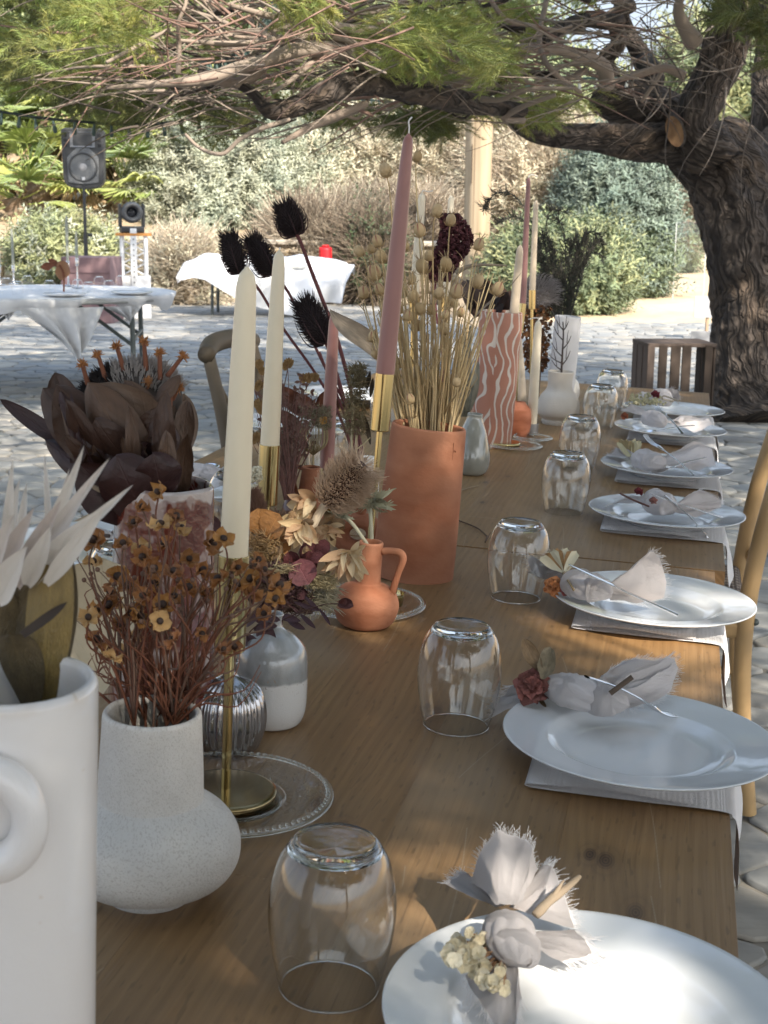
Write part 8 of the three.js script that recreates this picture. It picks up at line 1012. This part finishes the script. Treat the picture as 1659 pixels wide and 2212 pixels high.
// flowers tied into the napkins
{
  R = rng(620); const rose = (label, px, py, h, r, c, n = 16) => { const p = T(px, py, h), k = depthOf(p) / FOC * r, o = thing('dried_rose', label, 'dried flower', p), m = [c, c.map((v) => v * 0.7), c.map((v) => v * 1.25)].map((q) => mat(q, 0.8, { bumpMap: veinT, bumpScale: 0.002 })); const f = toCam(p).add(V(-0.2, 0.5, 0)).normalize(), q = qTo(f); for (let i = 0; i < n; i++) { const a = i * 2.4, s = 0.25 + 0.75 * i / n, d = V(Math.cos(a), 0, Math.sin(a)), b = d.clone().multiplyScalar(0.12 * s).add(V(0, -0.55, 0)), t = d.clone().multiplyScalar(0.85 * s).add(V(0, 0.72 - 0.55 * s, 0)); const g = leaf(b, t, 1.15 * s + 0.25, d.clone().negate().add(V(0, 0.3, 0)).normalize(), { cup: -0.5, bow: -0.22, base: 0.5, tip: 0.55, widest: 0.6, wave: 0.16, nu: 9, nv: 7, seed: i }); const pm = part(o, 'petal', g, m[i % 3]); pm.quaternion.copy(q); pm.scale.setScalar(k); } return o; };
  const bit = (o, name, a, b, w, m, opt) => part(o, name, local(leaf(T(...a), T(...b), w * depthOf(T(...a)) / FOC, CAMF.clone().add(V(0, 0.3, 0)).normalize(), { nu: 10, nv: 5, ...opt }), o), m);
  const r1 = rose('dark red dried rose with a curled brown leaf on the second plate', 1150, 1482, h0 + 0.022, 46, [0.23, 0.085, 0.07], 20), lm = leafM([0.26, 0.17, 0.09]); bit(r1, 'leaf', [1168, 1450, h0 + 0.04], [1128, 1378, h0 + 0.075], 34, lm, { cup: 0.5, wave: 0.2, tip: 0.9, bow: 0.1 }); bit(r1, 'leaf', [1172, 1468, h0 + 0.035], [1190, 1398, h0 + 0.065], 40, leafM([0.30, 0.24, 0.15]), { cup: 0.6, wave: 0.3, tip: 1, twist: 0.5 }); bit(r1, 'sepal', [1160, 1500, h0 + 0.01], [1180, 1528, h0 + 0.004], 10, lm, {});
  rose('orange dried rose at the left of the third plate', 1196, 1268, h0 + 0.012, 26, [0.50, 0.20, 0.075], 16); rose('small dark pink dried rosebud beside the orange rose', 1224, 1274, h0 + 0.012, 16, [0.30, 0.075, 0.065], 10);
  const carn = thing('dried_carnation', 'cream fan shaped dried carnation above the orange rose', 'dried flower', T(1216, 1232, h0 + 0.03)), cm = mat([0.68, 0.60, 0.42], 0.8), c2 = mat([0.45, 0.25, 0.10], 0.8); for (let i = 0; i < 9; i++) { const a = (i - 4) * 0.17 - 0.15; bit(carn, 'petal', [1218, 1238, h0 + 0.03], [1214 + Math.sin(a) * 62, 1240 - Math.cos(a) * 56, h0 + 0.045], 20, i % 3 === 1 ? c2 : cm, { base: 0.15, widest: 0.92, tip: 0.4, wave: 0.25, seed: i }); } LV(carn, [tube([T(1216, 1238, h0 + 0.032), T(1232, 1262, h0 + 0.028), T(1240, 1276, h0 + 0.02)], 0.0018, 6, 3)], 'stem', mat([0.3, 0.22, 0.12], 0.8));
  rose('tiny dark red rosebud standing up from the fourth napkin', 1380, 1062, h0 + 0.04, 12, [0.16, 0.02, 0.025], 9); LV(thing('twig', 'thin dark red twig lying across the fourth napkin', 'twig', T(1370, 1076, h0 + 0.03)), [tube([T(1340, 1066, h0 + 0.02), T(1372, 1082, h0 + 0.034), T(1402, 1094, h0 + 0.03)], 0.0018, 6, 3)], 'stick', mat([0.13, 0.05, 0.035], 0.8)); rose('pink brown dried petals pressed into the fourth napkin fold', 1412, 1082, h0 + 0.04, 11, [0.35, 0.16, 0.13], 8);
  const cf = thing('dried_carnation', 'cream fluffy dried flower standing at the left of the fifth napkin', 'dried flower', T(1356, 966, h0 + 0.04)); for (let i = 0; i < 18; i++) { const a = rr(-1.2, 1.2), j = i % 3; bit(cf, 'petal', [1372, 988, h0 + 0.02], [1346 + j * 14 + Math.sin(a) * 14, 958 - Math.cos(a) * 10, h0 + 0.035], 13, i % 4 ? mat([0.52, 0.45, 0.27], 0.8) : mat([0.30, 0.22, 0.10], 0.8), { base: 0.2, widest: 0.85, tip: 0.4, wave: 0.3, seed: i }); }
  rose('rust coloured dried ball at the tip of the sixth napkin', 1350, 898, h0 + 0.016, 10, [0.24, 0.07, 0.03], 10);
  const yf = thing('statice', 'greenish cream dried statice heap on the farthest plate', 'dried flowers', T(1405, 868, h0 + 0.02)), yl = []; for (let i = 0; i < 150; i++) { const p = T(1385 + rr(-1, 1) * 40 + 14, 862 + rr(-1, 1) * 12, h0 + rr(0, 0.035)); yl.push(new THREE.IcosahedronGeometry(rr(0.003, 0.006), 0).translate(p.x, p.y, p.z)); } LV(yf, yl, 'florets', mat([0.44, 0.40, 0.24], 0.85), 'stuff'); rose('dark crimson bud on the farthest plate', 1416, 852, h0 + 0.045, 12, [0.16, 0.02, 0.03], 9); LV(thing('twig', 'pale curling tendril rising from the farthest plate', 'twig', T(1442, 868, h0)), [tube([T(1448, 868, h0 + 0.02), T(1452, 866, h0 + 0.045), T(1432, 862, h0 + 0.055), T(1432, 856, h0 + 0.07), T(1466, 866, h0 + 0.12)], 0.0022, 6, 5)], 'stick', mat([0.45, 0.38, 0.28], 0.8));
  // white statice and a bit of bark on the front napkin
  const st = thing('statice', 'cream white statice blossoms tucked into the front napkin', 'dried flowers', T(1020, 2080, h0 + 0.02)), fm = [mat([0.74, 0.66, 0.47], 0.85, { transmission: 0.15, thickness: 0 }), mat([0.80, 0.74, 0.58], 0.85)], fg = (() => { const l = []; for (let i = 0; i < 5; i++) { const a = i * 1.2566; l.push(leaf(V(0, 0, 0), V(Math.cos(a) * 0.9, 0.6, Math.sin(a) * 0.9), 0.95, V(-Math.cos(a), 1, -Math.sin(a)).normalize(), { base: 0.3, widest: 0.75, tip: 0.5, wave: 0.3, nu: 6, nv: 4, seed: i })); } return merge(l); })(), bs = [];
  for (const [zx, zy, s] of [[300, 1170, 1], [330, 1150, 0.9], [280, 1195, 1], [310, 1225, 1.1], [345, 1205, 1.1], [380, 1165, 1], [400, 1130, 0.9], [430, 1115, 0.8], [375, 1240, 1.1], [410, 1215, 1], [440, 1180, 0.9], [400, 1270, 1.1], [430, 1295, 1], [455, 1330, 1], [490, 1345, 0.9], [470, 1310, 0.8], [500, 1270, 0.9], [340, 1250, 0.9], [450, 1240, 0.8], [480, 1200, 0.8], [365, 1120, 0.7], [520, 1350, 0.8], [415, 1325, 0.9]]) for (let j = 0; j < 2; j++) { const p = T(829 + zx * 0.5 + rr(-6, 6), 1460 + zy * 0.5 + rr(-6, 6), h0 + 0.012 + rr(0, 0.02)), f = part(st, 'blossom', fg, pick(fm)); f.position.copy(p.clone().sub(st.position)); f.quaternion.copy(qTo(toCam(p).add(V(rr(-0.8, 0.8), rr(-0.2, 1), rr(-0.8, 0.8))).normalize())).multiply(yaw(rr(0, 6))); f.scale.setScalar(0.0062 * s); bs.push(tube([p, T(1090, 2050, h0 + 0.014)], [0.0005, 0.0007], 4, 2)); }
  LV(st, bs, 'stalks', mat([0.36, 0.20, 0.10], 0.85), 'stuff');
  const bk = thing('bark_stick', 'flat weathered piece of driftwood stuck in the front napkin', 'stick', T(1160, 1975, h0 + 0.03)), A = T(1156, 1978, h0 + 0.03), Bt = T(1253, 1892, h0 + 0.05), bt = tex(64, 256, (u, v) => mix3([0.11, 0.08, 0.055], [0.33, 0.26, 0.18], fbm(u * 12, v * 4, 4, 12, 4))); part(bk, 'stick', local(tube([A, A.clone().lerp(Bt, 0.35).addScaledVector(NT, 0.002), A.clone().lerp(Bt, 0.75), Bt], [0.0030, 0.0034, 0.0026, 0.0014], 10, 6, (l, a) => 0.75 + 0.5 * Math.abs(Math.cos(a)) + 0.12 * Math.sin(l * 300)), bk), mat([1, 1, 1], 0.85, { map: bt, bumpMap: bt, bumpScale: 0.004 })); part(bk, 'splinter', local(tube([A.clone().lerp(Bt, 0.3), A.clone().lerp(Bt, 0.5).addScaledVector(NT, 0.006), A.clone().lerp(Bt, 0.62).addScaledVector(NT, 0.009)], [0.0022, 0.0018, 0.0006], 6, 3), bk), mat([1, 1, 1], 0.85, { map: bt }));
  LV(thing('bark_stick', 'short dark stick poking from the napkin on the second plate', 'stick', T(1330, 1486, h0 + 0.04)), [tube([T(1318, 1498, h0 + 0.035), T(1366, 1462, h0 + 0.055)], [0.0032, 0.0032], 8, 2)], 'stick', mat([0.10, 0.07, 0.05], 0.85)); LV(thing('bark_stick', 'dark stick lying on the left napkin behind the bleached petals', 'stick', T(200, 1150, h0 + 0.02)), [tube([T(176, 1152, h0 + 0.03), T(236, 1158, h0 + 0.034)], [0.003, 0.003], 8, 2)], 'stick', mat([0.06, 0.04, 0.035], 0.85));
  // a dry sprig on the table by the joint
  LV(thing('twig', 'dry hooked sprig lying on the table left of the third glass', 'twig', T(1020, 1160)), [tube([T(985, 1122, 0.003), T(1030, 1140, 0.004), T(1052, 1158, 0.003)], 0.0013, 5, 4), tube([T(1052, 1158, 0.003), T(1048, 1172, 0.012), T(1060, 1150, 0.014)], 0.001, 5, 3)], 'stick', mat([0.10, 0.06, 0.04], 0.85)); LV(thing('twig', 'short pale seed stalk on the table beside the grey green bottle', 'twig', T(1010, 1056)), [tube([T(990, 1062, 0.003), T(1012, 1054, 0.004), T(1032, 1050, 0.003)], 0.0012, 5, 4)], 'stick', mat([0.34, 0.26, 0.17], 0.85));
  // gold tealight cup beside the jug
  const tl = thing('tealight_cup', 'small gold tealight cup on the dish behind the terracotta jug', 'candle holder', T(846, 1306, 0.011), qT()); part(tl, 'cup', lathe([[0, 0], [0.016, 0], [0.018, 0.018], [0.0172, 0.018], [0.0155, 0.001], [0, 0.001]], 32), brass); part(tl, 'wax', lathe([[0, 0.012], [0.0165, 0.012]], 24), waxIvory);
}
renderer.render(scene, camera);
